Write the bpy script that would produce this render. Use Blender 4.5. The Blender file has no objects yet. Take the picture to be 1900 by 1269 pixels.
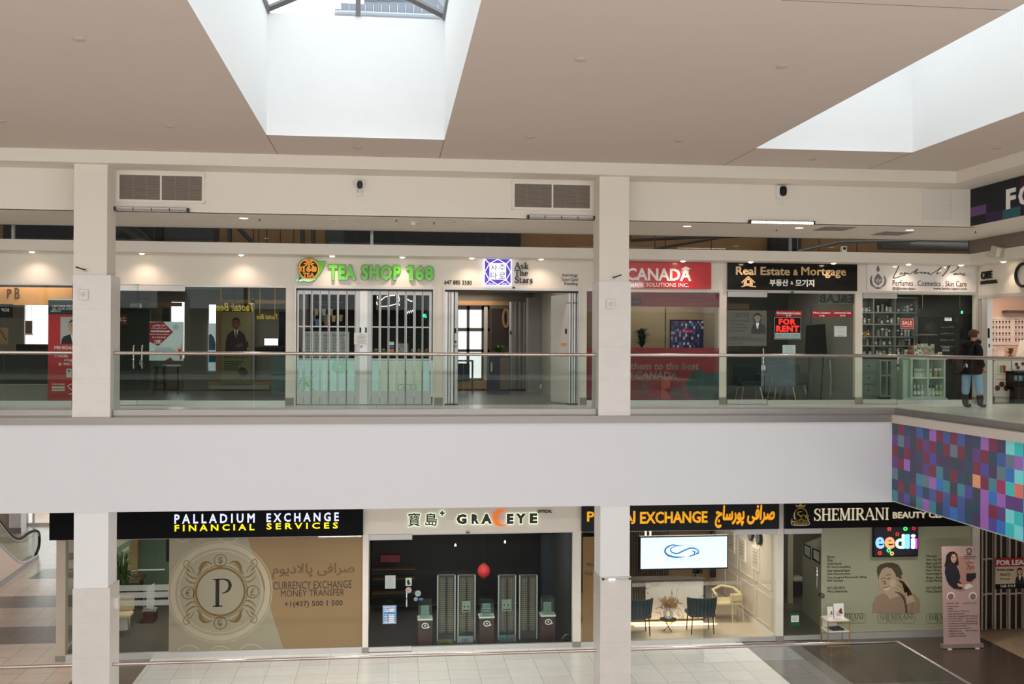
import bpy, bmesh, math, random
from mathutils import Vector, Matrix
random.seed(7)
S = bpy.context.scene
COL = S.collection
R = math.radians
# ------------------------------------------------------------------ camera
F, YAW, PIT, ROL, EYE = 1960.0, R(6.591), R(.195), R(.275), 1.30
FWD = Vector((math.sin(YAW)*math.cos(PIT), math.cos(YAW)*math.cos(PIT), math.sin(PIT)))
_r = Vector((math.cos(YAW), -math.sin(YAW), 0)); _u = _r.cross(FWD)
RT = _r*math.cos(ROL) + _u*math.sin(ROL); UP = -_r*math.sin(ROL) + _u*math.cos(ROL)
cam = bpy.data.cameras.new('camera'); cam.sensor_width = 36; cam.sensor_fit = 'HORIZONTAL'
cam.lens = F*36/1900; cam.clip_end = 500
camo = bpy.data.objects.new('camera', cam); COL.objects.link(camo)
camo.matrix_world = Matrix(((RT.x, UP.x, -FWD.x, 0), (RT.y, UP.y, -FWD.y, 0), (RT.z, UP.z, -FWD.z, EYE), (0, 0, 0, 1)))
S.camera = camo
# ------------------------------------------------------------------ world, exposure
w = bpy.data.worlds.new('overcast_sky'); S.world = w; w.use_nodes = True
bg = w.node_tree.nodes['Background']
bg.inputs['Color'].default_value = (.93, .965, 1, 1); bg.inputs['Strength'].default_value = 1.5
S.view_settings.view_transform = 'Standard'; S.view_settings.look = 'None'
S.view_settings.gamma = 1; S.view_settings.exposure = 0.45; S.view_settings.use_curve_mapping = False
S.cycles.transparent_max_bounces = 32; S.cycles.max_bounces = 12; S.cycles.diffuse_bounces = 6
S.cycles.sample_clamp_indirect = 4
def lamp(kind, name, loc, power, color=(1, 1, 1), size=.1, rot=(0, 0, 0), size_y=None, spot=None, blend=.6):
    l = bpy.data.lights.new(name, kind); l.energy = power; l.color = color
    if kind == 'AREA':
        l.size = size
        if size_y: l.shape = 'RECTANGLE'; l.size_y = size_y
    elif kind == 'SPOT':
        l.spot_size = R(spot or 80); l.spot_blend = blend; l.shadow_soft_size = size
    else: l.shadow_soft_size = size
    o = bpy.data.objects.new(name, l); o.location = loc; o.rotation_euler = rot; COL.objects.link(o); return o
# added fill lamps behind the camera, upper and lower; no fittings known there
lamp('AREA', 'opposite_upper_fill', (-2, -7.7, 4.47), 700, (1, .95, .90), 30, rot=(R(84), 0, 0), size_y=.2)
lamp('AREA', 'opposite_lower_fill', (-2, -.2, -3.2), 700, (1, .97, .94), 30, rot=(R(122), 0, 0), size_y=.9)
for _x in (-8.5, -3.2, -.8, 1.6, 6.2, 8.6, 11.5): lamp('SPOT', 'lower_walkway_fill', (_x, 21.2, -1.72), 110, (1, .96, .9), .08, spot=125, blend=.9)  # added unseen lamps that brighten the lower floor
WARM = (1, .80, .60); NEUT = (1, .93, .84)
# ------------------------------------------------------------------ pixel -> place
def ray(px, py): return FWD + RT*((px-950)/F) - UP*((py-634.5)/F)
def at(px, py, Y):
    d = ray(px, py); t = Y/d.y; return d.x*t, d.z*t+EYE
def atz(px, py, Z):
    d = ray(px, py); t = (Z-EYE)/d.z; return d.x*t, d.y*t
def atx(px, py, X):
    d = ray(px, py); t = X/d.x; return d.y*t, d.z*t+EYE
# key planes of the building (metres)
YC, YR, YB, YV = 19.33, 19.52, 19.90, 19.17      # slab edge / railing / bulkhead / cove
YK, YF = 22.42, 23.016                            # canopy front / shop fronts
ZC, ZS, ZCV = 4.687, 3.715, 4.462                 # ceiling, walkway soffit, cove soffit
ZO, ZK0, ZK1 = 2.545, 3.185, 3.41                 # shop opening head, canopy
ZL = -5.345                                       # lower floor
XW, XWB, XWF = 9.60, 11.50, 13.48                 # wing slab edge / bulkhead / shop front
# ------------------------------------------------------------------ materials
def lin(c):
    return tuple(((v/255)/12.92 if v/255 <= .04045 else ((v/255+.055)/1.055)**2.4) for v in c)
MATS = {}
def mat(name, rgb, rough=.6, metal=0, var=.04, scale=6, emit=None, emit_s=0, spec=.5, alpha=1, bump=0, coat=0):
    if name in MATS: return MATS[name]
    m = bpy.data.materials.new(name); m.use_nodes = True; nt = m.node_tree; b = nt.nodes['Principled BSDF']
    c = lin(rgb); N = nt.nodes.new; L = nt.links.new
    tc = N('ShaderNodeTexCoord'); nz = N('ShaderNodeTexNoise'); nz.inputs['Scale'].default_value = scale; nz.inputs['Detail'].default_value = 3
    L(tc.outputs['Object'], nz.inputs['Vector'])
    mx = N('ShaderNodeMix'); mx.data_type = 'RGBA'
    mx.inputs[6].default_value = (*[max(0, v*(1-var)) for v in c], 1); mx.inputs[7].default_value = (*[min(1, v*(1+var)) for v in c], 1)
    L(nz.outputs['Fac'], mx.inputs[0]); L(mx.outputs[2], b.inputs['Base Color'])
    b.inputs['Roughness'].default_value = rough; b.inputs['Metallic'].default_value = metal; b.inputs['Specular IOR Level'].default_value = spec
    if coat: b.inputs['Coat Weight'].default_value = coat
    if emit is not None:
        b.inputs['Emission Color'].default_value = (*lin(emit), 1); b.inputs['Emission Strength'].default_value = emit_s
    if alpha < 1: b.inputs['Alpha'].default_value = alpha
    if bump:
        bp = N('ShaderNodeBump'); bp.inputs['Strength'].default_value = bump; bp.inputs['Distance'].default_value = .01
        L(nz.outputs['Fac'], bp.inputs['Height']); L(bp.outputs['Normal'], b.inputs['Normal'])
    MATS[name] = m; return m
def glassmat(name, tint, base=.012, top=.85, rough=0.0):
    m = bpy.data.materials.new(name); m.use_nodes = True; nt = m.node_tree; nt.nodes.clear(); N = nt.nodes.new; L = nt.links.new
    out = N('ShaderNodeOutputMaterial'); tr = N('ShaderNodeBsdfTransparent'); gl = N('ShaderNodeBsdfGlossy'); ms = N('ShaderNodeMixShader')
    tr.inputs[0].default_value = (*tint, 1); gl.inputs['Roughness'].default_value = rough; gl.inputs[0].default_value = (.95, 1, .98, 1)
    lw = N('ShaderNodeLayerWeight'); lw.inputs['Blend'].default_value = .5
    p = N('ShaderNodeMath'); p.operation = 'POWER'; p.inputs[1].default_value = 5
    q = N('ShaderNodeMath'); q.operation = 'MULTIPLY_ADD'; q.inputs[1].default_value = top; q.inputs[2].default_value = base
    L(lw.outputs['Facing'], p.inputs[0]); L(p.outputs[0], q.inputs[0]); L(q.outputs[0], ms.inputs[0])
    L(tr.outputs[0], ms.inputs[1]); L(gl.outputs[0], ms.inputs[2]); L(ms.outputs[0], out.inputs[0])
    return m
def tilemat(name, rgb, mortar, sx=.61, sy=.61, rough=.35, gap=.006, axes='XY', var=.05, offset=0, ox=0):
    m = bpy.data.materials.new(name); m.use_nodes = True; nt = m.node_tree; b = nt.nodes['Principled BSDF']; N = nt.nodes.new; L = nt.links.new
    tc = N('ShaderNodeTexCoord'); sp = N('ShaderNodeSeparateXYZ'); cb = N('ShaderNodeCombineXYZ'); br = N('ShaderNodeTexBrick')
    L(tc.outputs['Object'], sp.inputs[0]); sh = N('ShaderNodeMath'); sh.operation = 'ADD'; sh.inputs[1].default_value = ox; L(sp.outputs[axes[0]], sh.inputs[0]); L(sh.outputs[0], cb.inputs[0]); L(sp.outputs[axes[1]], cb.inputs[1]); L(cb.outputs[0], br.inputs['Vector'])
    br.offset = offset; br.inputs['Scale'].default_value = 1; br.inputs['Mortar Size'].default_value = gap; br.inputs['Mortar Smooth'].default_value = .1
    br.inputs['Brick Width'].default_value = sx; br.inputs['Row Height'].default_value = sy
    c = lin(rgb); br.inputs['Color1'].default_value = (*[v*(1-var) for v in c], 1); br.inputs['Color2'].default_value = (*[v*(1+var) for v in c], 1)
    br.inputs['Mortar'].default_value = (*lin(mortar), 1)
    nz = N('ShaderNodeTexNoise'); nz.inputs['Scale'].default_value = 5; L(tc.outputs['Object'], nz.inputs['Vector'])
    mp = N('ShaderNodeMapRange'); mp.inputs['To Min'].default_value = .93; mp.inputs['To Max'].default_value = 1.05; L(nz.outputs['Fac'], mp.inputs['Value'])
    mx = N('ShaderNodeMix'); mx.data_type = 'RGBA'; mx.blend_type = 'MULTIPLY'; mx.inputs[0].default_value = 1
    L(br.outputs['Color'], mx.inputs[6]); L(mp.outputs[0], mx.inputs[7]); L(mx.outputs[2], b.inputs['Base Color'])
    b.inputs['Roughness'].default_value = rough; MATS[name] = m; return m
def brushed(name, rgb, rough=.3):
    m = mat(name, rgb, rough, 1, .08, 1); nt = m.node_tree
    tc = [n for n in nt.nodes if n.type == 'TEX_COORD'][0]; nz = [n for n in nt.nodes if n.type == 'TEX_NOISE'][0]
    mp = nt.nodes.new('ShaderNodeMapping'); mp.inputs['Scale'].default_value = (.6, 20, 20)
    nt.links.new(tc.outputs['Object'], mp.inputs[0]); nt.links.new(mp.outputs[0], nz.inputs['Vector']); return m
def emis(name, rgb, s, base=None): return mat(name, base or rgb, .5, emit=rgb, emit_s=s)
WHITE = mat('white_paint', (240, 241, 242), .75, var=.015)
CEILM = mat('ceiling_paint', (214, 203, 194), .85, var=.02, scale=2)
CREAM = mat('warm_white_paint', (232, 226, 216), .8, var=.015)
FASC = mat('fascia_white', (226, 228, 232), .45, var=.012, scale=1.5)
STEEL = brushed('brushed_stainless', (205, 200, 194), .28)
DSTEEL = brushed('dark_brushed_metal', (120, 115, 110), .35)
ALU = mat('clear_anodised_aluminium', (205, 205, 203), .38, .55, .03)
SILV = mat('silver_powder_coat', (196, 198, 200), .42, .25, .03)
BLACK = mat('black_plastic', (9, 9, 11), .45, spec=.3); DARK = mat('dark_grey_plastic', (40, 40, 43), .5)
PAPER = mat('white_paper', (238, 238, 236), .8); INK = mat('black_ink', (25, 25, 28), .7)
WTXT = mat('white_lettering', (245, 245, 243), .5); GREY = mat('mid_grey_paint', (140, 140, 142), .6)
CHROME = mat('polished_chrome', (225, 225, 228), .12, 1, .01)
RED = mat('sign_red', (196, 22, 38), .3, coat=.4); BRED = mat('banner_red', (205, 28, 40), .45)
WOOD = mat('oak_wood', (176, 138, 98), .5, var=.15, scale=9); DWOOD = mat('dark_walnut', (70, 46, 34), .45, var=.2, scale=8)
GREEN = mat('leaf_green', (58, 96, 40), .55, var=.3, scale=15)
GLASS = glassmat('clear_glass', (.93, .965, .945)); RGLASS = glassmat('green_edged_rail_glass', (.89, .945, .925), .025)
TGLASS = glassmat('dark_clerestory_glass', (.84, .85, .85), .02)
LGLASS = glassmat('clear_rail_glass', (.97, .98, .975), .03)
EDGE = mat('glass_edge_green', (60, 82, 76), .3)
# ------------------------------------------------------------------ mesh builder
ORG = {}
def curve(pts, w, n=5):
    """Catmull-Rom through the points, widths interpolated"""
    w = list(w) if isinstance(w,(list,tuple)) else [w]*len(pts); P = [pts[0]]+list(pts)+[pts[-1]]; o, ww = [], []
    for i in range(len(pts)-1):
        a, b, c, d = P[i:i+4]
        for k in range(n):
            t = k/n; o.append(tuple(.5*(2*b[j]+(c[j]-a[j])*t+(2*a[j]-5*b[j]+4*c[j]-d[j])*t*t+(3*b[j]-a[j]-3*c[j]+d[j])*t**3) for j in (0,1))); ww.append(w[i]*(1-t)+w[i+1]*t)
    return o+[pts[-1]], ww+[w[-1]]
class MB:
    def __init__(s): s.v = []; s.f = []; s.m = []; s.k = 0
    def mesh(s, vs, fs):
        o = len(s.v); s.v += [tuple(p) for p in vs]; s.f += [tuple(i+o for i in f) for f in fs]; s.m += [s.k]*len(fs); return s
    def box(s, x0, x1, y0, y1, z0, z1):
        if x0 > x1: x0, x1 = x1, x0
        if y0 > y1: y0, y1 = y1, y0
        if z0 > z1: z0, z1 = z1, z0
        return s.mesh([(x0,y0,z0),(x1,y0,z0),(x1,y1,z0),(x0,y1,z0),(x0,y0,z1),(x1,y0,z1),(x1,y1,z1),(x0,y1,z1)],
                      [(0,3,2,1),(4,5,6,7),(0,1,5,4),(1,2,6,5),(2,3,7,6),(3,0,4,7)])
    def rbox(s, cx, cy, cz, sx, sy, sz, rz=0, rx=0, ry=0):
        M = Matrix.Translation((cx,cy,cz)) @ Matrix.Rotation(rz,4,'Z') @ Matrix.Rotation(ry,4,'Y') @ Matrix.Rotation(rx,4,'X')
        a = [M @ Vector((x*sx/2,y*sy/2,z*sz/2)) for z in (-1,1) for x,y in ((-1,-1),(1,-1),(1,1),(-1,1))]
        return s.mesh(a, [(0,3,2,1),(4,5,6,7),(0,1,5,4),(1,2,6,5),(2,3,7,6),(3,0,4,7)])
    def p(s, px0, py0, px1, py1, Y, d=.01):      # box seen in the photo at these pixels, its face on plane Y
        my, mx = (py0+py1)/2, (px0+px1)/2
        return s.box(at(px0,my,Y)[0], at(px1,my,Y)[0], Y, Y+d, at(mx,py1,Y)[1], at(mx,py0,Y)[1])
    def tube(s, pts, r, n=8, close=False, caps=True):
        pts = [Vector(p) for p in pts]; k = len(pts); rr = r if isinstance(r,(list,tuple)) else [r]*k; rings = []
        nrm = None; vs = []
        for i,p in enumerate(pts):
            a = pts[i-1] if (i or close) else p; b = pts[(i+1)%k] if (i < k-1 or close) else p
            t = (b-a); t = t.normalized() if t.length > 1e-9 else Vector((0,0,1))
            if nrm is None:
                nrm = t.cross(Vector((0,0,1)));
                if nrm.length < 1e-4: nrm = Vector((1,0,0))
            nrm = (nrm - t*nrm.dot(t)); nrm = nrm.normalized() if nrm.length > 1e-6 else t.orthogonal().normalized()
            bn = t.cross(nrm)
            vs += [p + (nrm*math.cos(6.28318*j/n)+bn*math.sin(6.28318*j/n))*rr[i] for j in range(n)]
        fs = []
        for i in range(k if close else k-1):
            for j in range(n):
                a, b = i*n, ((i+1)%k)*n; fs.append((a+j, a+(j+1)%n, b+(j+1)%n, b+j))
        if caps and not close: fs += [tuple(range(n))[::-1], tuple(range((k-1)*n, k*n))]
        return s.mesh(vs, fs)
    def cyl(s, p0, p1, r, n=12, r1=None): return s.tube([p0,p1], [r, r if r1 is None else r1], n)
    def lathe(s, prof, cx, cy, cz, n=16, sx=1, sy=1):
        vs = []; fs = []; k = len(prof)
        for r, z in prof: vs += [(cx+r*sx*math.cos(6.28318*j/n), cy+r*sy*math.sin(6.28318*j/n), cz+z) for j in range(n)]
        for i in range(k-1):
            for j in range(n): fs.append((i*n+j, i*n+(j+1)%n, (i+1)*n+(j+1)%n, (i+1)*n+j))
        fs += [tuple(range(n))[::-1], tuple(range((k-1)*n, k*n))]
        return s.mesh(vs, fs)
    def ball(s, c, r, sx=1, sy=1, sz=1, n=14, m=8):
        return s.lathe([(max(1e-4,r*math.sin(math.pi*i/m)), -r*sz*math.cos(math.pi*i/m)) for i in range(m+1)], *c, n, sx, sy)
    def prism(s, poly, y0, y1):                  # outline in x,z given depth along y
        n = len(poly); vs = [(x,y0,z) for x,z in poly]+[(x,y1,z) for x,z in poly]
        return s.mesh(vs, [tuple(range(n)), tuple(range(2*n-1,n-1,-1))]+[(i,i+n,(i+1)%n+n,(i+1)%n) for i in range(n)])
    def prismx(s, poly, x0, x1):                 # outline in y,z
        n = len(poly); vs = [(x0,y,z) for y,z in poly]+[(x1,y,z) for y,z in poly]
        return s.mesh(vs, [tuple(range(n)), tuple(range(2*n-1,n-1,-1))]+[(i,i+n,(i+1)%n+n,(i+1)%n) for i in range(n)])
    def pp(s, pts, Y, d=.003): return s.prism([at(x,y,Y) for x,y in pts], Y, Y+d)
    def ribbon(s, pts, wd, Y, d=.004, close=False):   # a stroke of given width in the x,z plane
        k = len(pts); ww = wd if isinstance(wd,(list,tuple)) else [wd]*k; L, Rr = [], []
        for i in range(k):
            a = pts[i-1] if (i or close) else pts[i]; b = pts[(i+1)%k] if (i < k-1 or close) else pts[i]
            dx, dz = b[0]-a[0], b[1]-a[1]; l = math.hypot(dx,dz) or 1; nx, nz = -dz/l*ww[i]/2, dx/l*ww[i]/2
            L.append((pts[i][0]+nx, pts[i][1]+nz)); Rr.append((pts[i][0]-nx, pts[i][1]-nz))
        vs = [(x,y,z) for y in (Y,Y+d) for x,z in L+Rr]; fs = []; K = 2*k
        for i in range(k if close else k-1):
            j = (i+1)%k; fs += [(i,j,k+j,k+i), (K+i,K+k+i,K+k+j,K+j), (i,K+i,K+j,j), (k+i,k+j,K+k+j,K+k+i)]
        if not close: fs += [(0,k,K+k,K), (k-1,K+k-1,K+K-1,K-1+0)]
        return s.mesh(vs, fs)
    def rp(s, pts, wpx, Y, d=.004, close=False):
        if not close and len(pts) > 3: pts, wpx = curve(pts, wpx)
        q = [at(x,y,Y) for x,y in pts]; return s.ribbon(q, ([v*Y/F for v in wpx] if isinstance(wpx,(list,tuple)) else wpx*Y/F), Y, d, close)
    def ring(s, cx, cz, r, wd, Y, d=.004, n=40, sx=1): return s.ribbon([(cx+r*sx*math.cos(6.28318*i/n), cz+r*math.sin(6.28318*i/n)) for i in range(n)], wd, Y, d, True)
    def disc(s, cx, cz, rx, Y, d=.003, rz=None, n=28): return s.prism([(cx+rx*math.cos(6.28318*i/n), cz+(rz or rx)*math.sin(6.28318*i/n)) for i in range(n)], Y, Y+d)
    def text(s, body, x0, x1, z0, z1, Y, d=.006, bold=0, mirror=False, keep=False, align='L', res=2, shear=0, turn=None, sp=1):
        me = textmesh(body, bold, res, shear, sp); xs = [v[0] for v in me[0]]; ys = [v[1] for v in me[0]]
        a, b, c, e = min(xs), max(xs), min(ys), max(ys); kz = (z1-z0)/max(e-c,1e-5); kx = (x1-x0)/max(b-a,1e-5); ox = x0
        if keep and kx > kz: kx = kz; ox = x0 if align == 'L' else (x1-(b-a)*kx if align == 'R' else (x0+x1-(b-a)*kx)/2)
        vs = []
        for x, y, z in me[0]:
            X = (b-x if mirror else x-a)*kx+ox; Z = (y-c)*kz+z0; D = Y+d/2-z*d
            vs.append((X, D, Z) if turn is None else turn(X, D, Z))
        return s.mesh(vs, me[1])
    def tp(s, body, px0, py0, px1, py1, Y, **k):     # text over these photo pixels on plane Y
        my, mx = (py0+py1)/2, (px0+px1)/2
        return s.text(body, at(px0,my,Y)[0], at(px1,my,Y)[0], at(mx,py1,Y)[1], at(mx,py0,Y)[1], Y, **k)
    def build(s, name, mats, parent=None, smooth=None, bevel=0, org=None, label=None):
        me = bpy.data.meshes.new(name); vs = s.v
        o = Vector((0,0,0))
        if parent is not None: o = ORG[parent.name]
        elif org is not None: o = Vector(org)
        elif vs:
            xs, ys, zs = zip(*vs); o = Vector(((min(xs)+max(xs))/2, (min(ys)+max(ys))/2, min(zs)))
        me.from_pydata([(x-o.x, y-o.y, z-o.z) for x,y,z in vs], [], s.f)
        for m in (mats if isinstance(mats,(list,tuple)) else [mats]): me.materials.append(m)
        me.polygons.foreach_set('material_index', s.m)
        bm = bmesh.new(); bm.from_mesh(me); bmesh.ops.recalc_face_normals(bm, faces=bm.faces); bm.to_mesh(me); bm.free()
        if smooth:
            me.polygons.foreach_set('use_smooth', [True]*len(me.polygons)); me.set_sharp_from_angle(angle=R(smooth))
        ob = bpy.data.objects.new(name, me); COL.objects.link(ob)
        if parent is not None: ob.parent = parent
        else: ob.location = o
        ORG[ob.name] = o
        if label: ob['label'] = label
        if bevel:
            b = ob.modifiers.new('bevel','BEVEL'); b.width = bevel; b.segments = 2; b.limit_method = 'ANGLE'; b.angle_limit = R(40)
        return ob
_TM = {}
def textmesh(body, bold, res, shear, sp=1):
    key = (body, bold, res, shear, sp)
    if key not in _TM:
        c = bpy.data.curves.new('lettering','FONT'); c.body = body; copies = abs(bold) if bold < 0 or bold and ('M' in body or not body.isascii()) else 0; c.offset = 0 if copies else bold; c.resolution_u = res; c.extrude = .5; c.shear = shear; c.space_character = sp
        o = bpy.data.objects.new('lettering', c); me = bpy.data.meshes.new_from_object(o)
        vs, fs = [tuple(v.co) for v in me.vertices], [tuple(p.vertices) for p in me.polygons]
        if copies:                                # heavier weight from shifted copies where outline growth would break the glyph
            V, Fs = [], []
            for i, (dx, dy) in enumerate(((0,0),(1,0),(-1,0),(0,1),(0,-1),(.7,.7),(-.7,.7),(.7,-.7),(-.7,-.7))):
                n = len(V); V += [(x+dx*copies, y+dy*copies, z*(1-.02*i)) for x,y,z in vs]; Fs += [tuple(j+n for j in f) for f in fs]
            vs, fs = V, Fs
        _TM[key] = (vs, fs)
        bpy.data.objects.remove(o); bpy.data.curves.remove(c); bpy.data.meshes.remove(me)
    return _TM[key]
def tag(o, label, cat, group=None):
    o['label'] = label; o['category'] = cat
    if group: o['group'] = group
    return o
def thing(name, label, cat, loc, group=None):
    o = bpy.data.objects.new(name, None); COL.objects.link(o); o.location = loc; o.empty_display_size = .1
    ORG[o.name] = Vector(loc); return tag(o, label, cat, group)
def struct(o): o['kind'] = 'structure'; return o
def dup(root, loc, label=None, rz=None, scale=None):
    r = root.copy(); COL.objects.link(r); r.location = loc; ORG[r.name] = Vector(loc)
    if label: r['label'] = label
    if rz is not None: r.rotation_euler.z = rz
    if scale is not None: r.scale = scale
    for ch in list(root.children):
        c = ch.copy(); COL.objects.link(c); c.parent = r
        for g in list(ch.children):
            d = g.copy(); COL.objects.link(d); d.parent = c
    return r
# flat printed portrait: head and shoulders inside a rectangle on plane Y
SKIN = mat('printed_skin', (214, 168, 140), .6); SUIT = mat('printed_dark_suit', (38, 38, 46), .6); HAIRM = mat('printed_dark_hair', (36, 26, 22), .6)
GHAIR = mat('printed_grey_hair', (84, 76, 70), .6); TIE = mat('printed_tie', (30, 34, 60), .6); LIPS = mat('printed_lips', (170, 80, 76), .6)
def bust(parent, x0, x1, z0, z1, Y, suit=None, hair=None, skin=None, shirt=None, tie=None, longhair=False, headx=.5, heads=.2, name='portrait_print'):
    W, Hh = x1-x0, z1-z0; b = MB(); h = heads*Hh; cx = x0+headx*W; hz = z1-h*1.25
    def q(*pts): return [(x0+a*W, z0+c*Hh) for a, c in pts]
    b.k = 0; sh = (hz-h*1.05-z0)/Hh
    b.prism(q((.0,0),(.02,sh*.45),(.1,sh*.75),(headx-.14,sh*.95),(headx,sh*.9),(headx+.14,sh*.95),(.9,sh*.75),(.98,sh*.45),(1,0)), Y-.002, Y)
    if longhair:
        b.k = 1; b.prism([(cx+h*.95*math.cos(a), hz+h*.1+h*(1.1 if math.sin(a) > 0 else 1.75)*math.sin(a)) for a in [i*6.283/24 for i in range(24)]], Y-.003, Y)
    b.k = 2; b.prism([(cx-h*.35, hz-h*1.3), (cx+h*.35, hz-h*1.3), (cx+h*.33, hz-h*.5), (cx-h*.33, hz-h*.5)], Y-.0035, Y)
    if shirt is not False:
        b.k = 3; b.prism([(cx-h*.42, hz-h*1.1), (cx, hz-h*1.35), (cx+h*.42, hz-h*1.1), (cx+h*.1, hz-h*2.6), (cx-h*.1, hz-h*2.6)], Y-.0045, Y)
        if tie: b.k = 4; b.prism([(cx-h*.12, hz-h*1.35), (cx+h*.12, hz-h*1.35), (cx+h*.16, hz-h*2.4), (cx, hz-h*2.6), (cx-h*.12, hz-h*2.4)], Y-.0055, Y)
    b.k = 2; b.disc(cx, hz, h*.72, Y-.006, .006, h)
    for e in (-1, 1): b.prism([(cx+e*h*.70, hz+h*.15), (cx+e*h*.84, hz+h*.2), (cx+e*h*.8, hz-h*.2), (cx+e*h*.68, hz-h*.25)], Y-.0055, Y)
    b.k = 1
    b.prism([(cx+h*.76*math.cos(a), hz+h*1.06*math.sin(a)) for a in [R(v) for v in range(10, 171, 16)]] + [(cx-h*.6, hz+h*.45), (cx-h*.2, hz+h*.62), (cx+h*.3, hz+h*.6), (cx+h*.6, hz+h*.4)], Y-.007, Y)
    for e in (-1, 1):
        b.disc(cx+e*h*.28, hz+h*.08, h*.1, Y-.0075, .004, h*.055, 10); b.box(cx+e*h*.28-h*.16, cx+e*h*.28+h*.16, Y-.0075, Y-.004, hz+h*.24, hz+h*.29)
    b.k = 5; b.prism([(cx-h*.25, hz-h*.45), (cx, hz-h*.4), (cx+h*.25, hz-h*.45), (cx, hz-h*.55)], Y-.0075, Y-.004)
    b.prism([(cx-h*.03, hz+h*.05), (cx+h*.1, hz-h*.2), (cx-h*.1, hz-h*.2)], Y-.0072, Y-.005)
    return b.build(name, [suit or SUIT, hair or HAIRM, skin or SKIN, WTXT, tie or TIE, LIPS], parent)
# serif capitals drawn as strokes
def _pl(*a): return a
SER = {
 'A': (.86, [('l',.03,0,.42,1,.06),('l',.40,1,.80,0,.15),('l',.2,.34,.6,.34,.06),('l',-.04,.02,.18,.02,.05),('l',.62,.02,.94,.02,.05)]),
 'E': (.66, [('l',.14,0,.14,1,.15),('l',.0,.97,.62,.97,.06),('l',.0,.03,.64,.03,.06),('l',.14,.52,.48,.52,.06),('l',.6,.98,.6,.78,.05),('l',.62,.02,.62,.24,.05),('l',.47,.62,.47,.42,.05)]),
 'H': (.9, [('l',.16,0,.16,1,.15),('l',.72,0,.72,1,.15),('l',.16,.52,.72,.52,.06),('l',0,.02,.32,.02,.05),('l',0,.98,.32,.98,.05),('l',.56,.02,.88,.02,.05),('l',.56,.98,.88,.98,.05)]),
 'I': (.36, [('l',.16,0,.16,1,.15),('l',0,.02,.32,.02,.05),('l',0,.98,.32,.98,.05)]),
 'M': (1.06, [('l',.13,0,.15,1,.06),('l',.16,1,.5,.05,.15),('l',.5,.05,.84,1,.06),('l',.88,0,.88,1,.15),('l',0,.02,.28,.02,.05),('l',0,.98,.2,.98,.05),('l',.72,.02,1.04,.02,.05),('l',.82,.98,1.04,.98,.05)]),
 'N': (.92, [('l',.14,0,.14,1,.06),('l',.14,1,.76,.02,.15),('l',.76,.02,.76,1,.06),('l',0,.02,.3,.02,.05),('l',0,.98,.2,.98,.05),('l',.62,.98,.9,.98,.05)]),
 'R': (.84, [('l',.16,0,.16,1,.15),('p',[(.16,.97),(.42,.97),(.58,.9),(.63,.75),(.56,.6),(.4,.52),(.16,.52)],[.06,.07,.13,.15,.13,.07,.06]),('l',.38,.52,.74,.02,.15),('l',0,.02,.32,.02,.05),('l',0,.98,.3,.98,.05),('l',.68,.02,.88,.02,.05)]),
 'P': (.72, [('l',.18,0,.18,1,.14),('p',[(.18,.98),(.42,.98),(.6,.92),(.67,.75),(.6,.58),(.46,.5),(.36,.48)],[.04,.05,.09,.13,.09,.05,.03]),('l',.0,.02,.38,.02,.04),('l',.0,.98,.3,.98,.04)]),
 'S': (.66, [('p',[(.56,.76),(.5,.92),(.34,.98),(.18,.92),(.1,.76),(.18,.62),(.34,.53),(.5,.43),(.58,.26),(.5,.08),(.32,.02),(.14,.08),(.06,.26)],[.05,.06,.06,.1,.13,.15,.16,.15,.13,.1,.06,.06,.05]),('l',.57,.7,.57,.98,.04),('l',.05,.3,.05,.02,.04)]),
 'T': (.76, [('l',.38,0,.38,1,.15),('l',.02,.97,.74,.97,.06),('l',.22,.02,.54,.02,.05),('l',.04,.98,.04,.76,.05),('l',.72,.98,.72,.76,.05)]),
 's': (.5, [('p',[(.4,.5),(.34,.61),(.22,.63),(.1,.55),(.1,.44),(.22,.35),(.36,.27),(.4,.15),(.32,.04),(.18,.03),(.06,.14)],[.04,.05,.05,.1,.12,.13,.12,.1,.06,.05,.04])]),
 'k': (.64, [('l',.14,0,.14,1,.13),('l',.14,.28,.5,.62,.05),('l',.24,.38,.54,.02,.13),('l',0,.02,.28,.02,.05),('l',0,.98,.14,.98,.05),('l',.36,.62,.6,.62,.05),('l',.42,.02,.64,.02,.05)]),
 'h': (.66, [('l',.14,0,.14,1,.13),('p',[(.14,.46),(.26,.6),(.4,.62),(.5,.5),(.5,0)],[.05,.06,.08,.13,.13]),('l',0,.02,.28,.02,.05),('l',0,.98,.14,.98,.05),('l',.38,.02,.64,.02,.05)]),
 'e': (.58, [('p',[(.1,.36),(.48,.36),(.46,.52),(.3,.63),(.14,.54),(.08,.34),(.14,.12),(.3,.02),(.5,.12)],[.05,.05,.08,.06,.1,.13,.1,.06,.04])]),
 't': (.42, [('p',[(.18,.84),(.18,.14),(.28,.03),(.4,.1)],[.05,.13,.1,.04]),('l',.02,.62,.38,.62,.05)]),
 'a': (.58, [('p',[(.08,.5),(.2,.62),(.36,.6),(.42,.46),(.42,.1),(.54,.03)],[.08,.06,.08,.13,.12,.05]),('p',[(.42,.38),(.2,.3),(.08,.16),(.18,.03),(.42,.14)],[.05,.07,.12,.08,.05])]),
 'r': (.48, [('l',.14,0,.14,.62,.13),('p',[(.14,.44),(.26,.6),(.42,.58)],[.05,.06,.12]),('l',0,.02,.3,.02,.05),('l',0,.61,.14,.61,.05)]),
 ' ': (.4, []), '-': (.4, [('l',.05,.4,.35,.4,.08)])}
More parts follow.
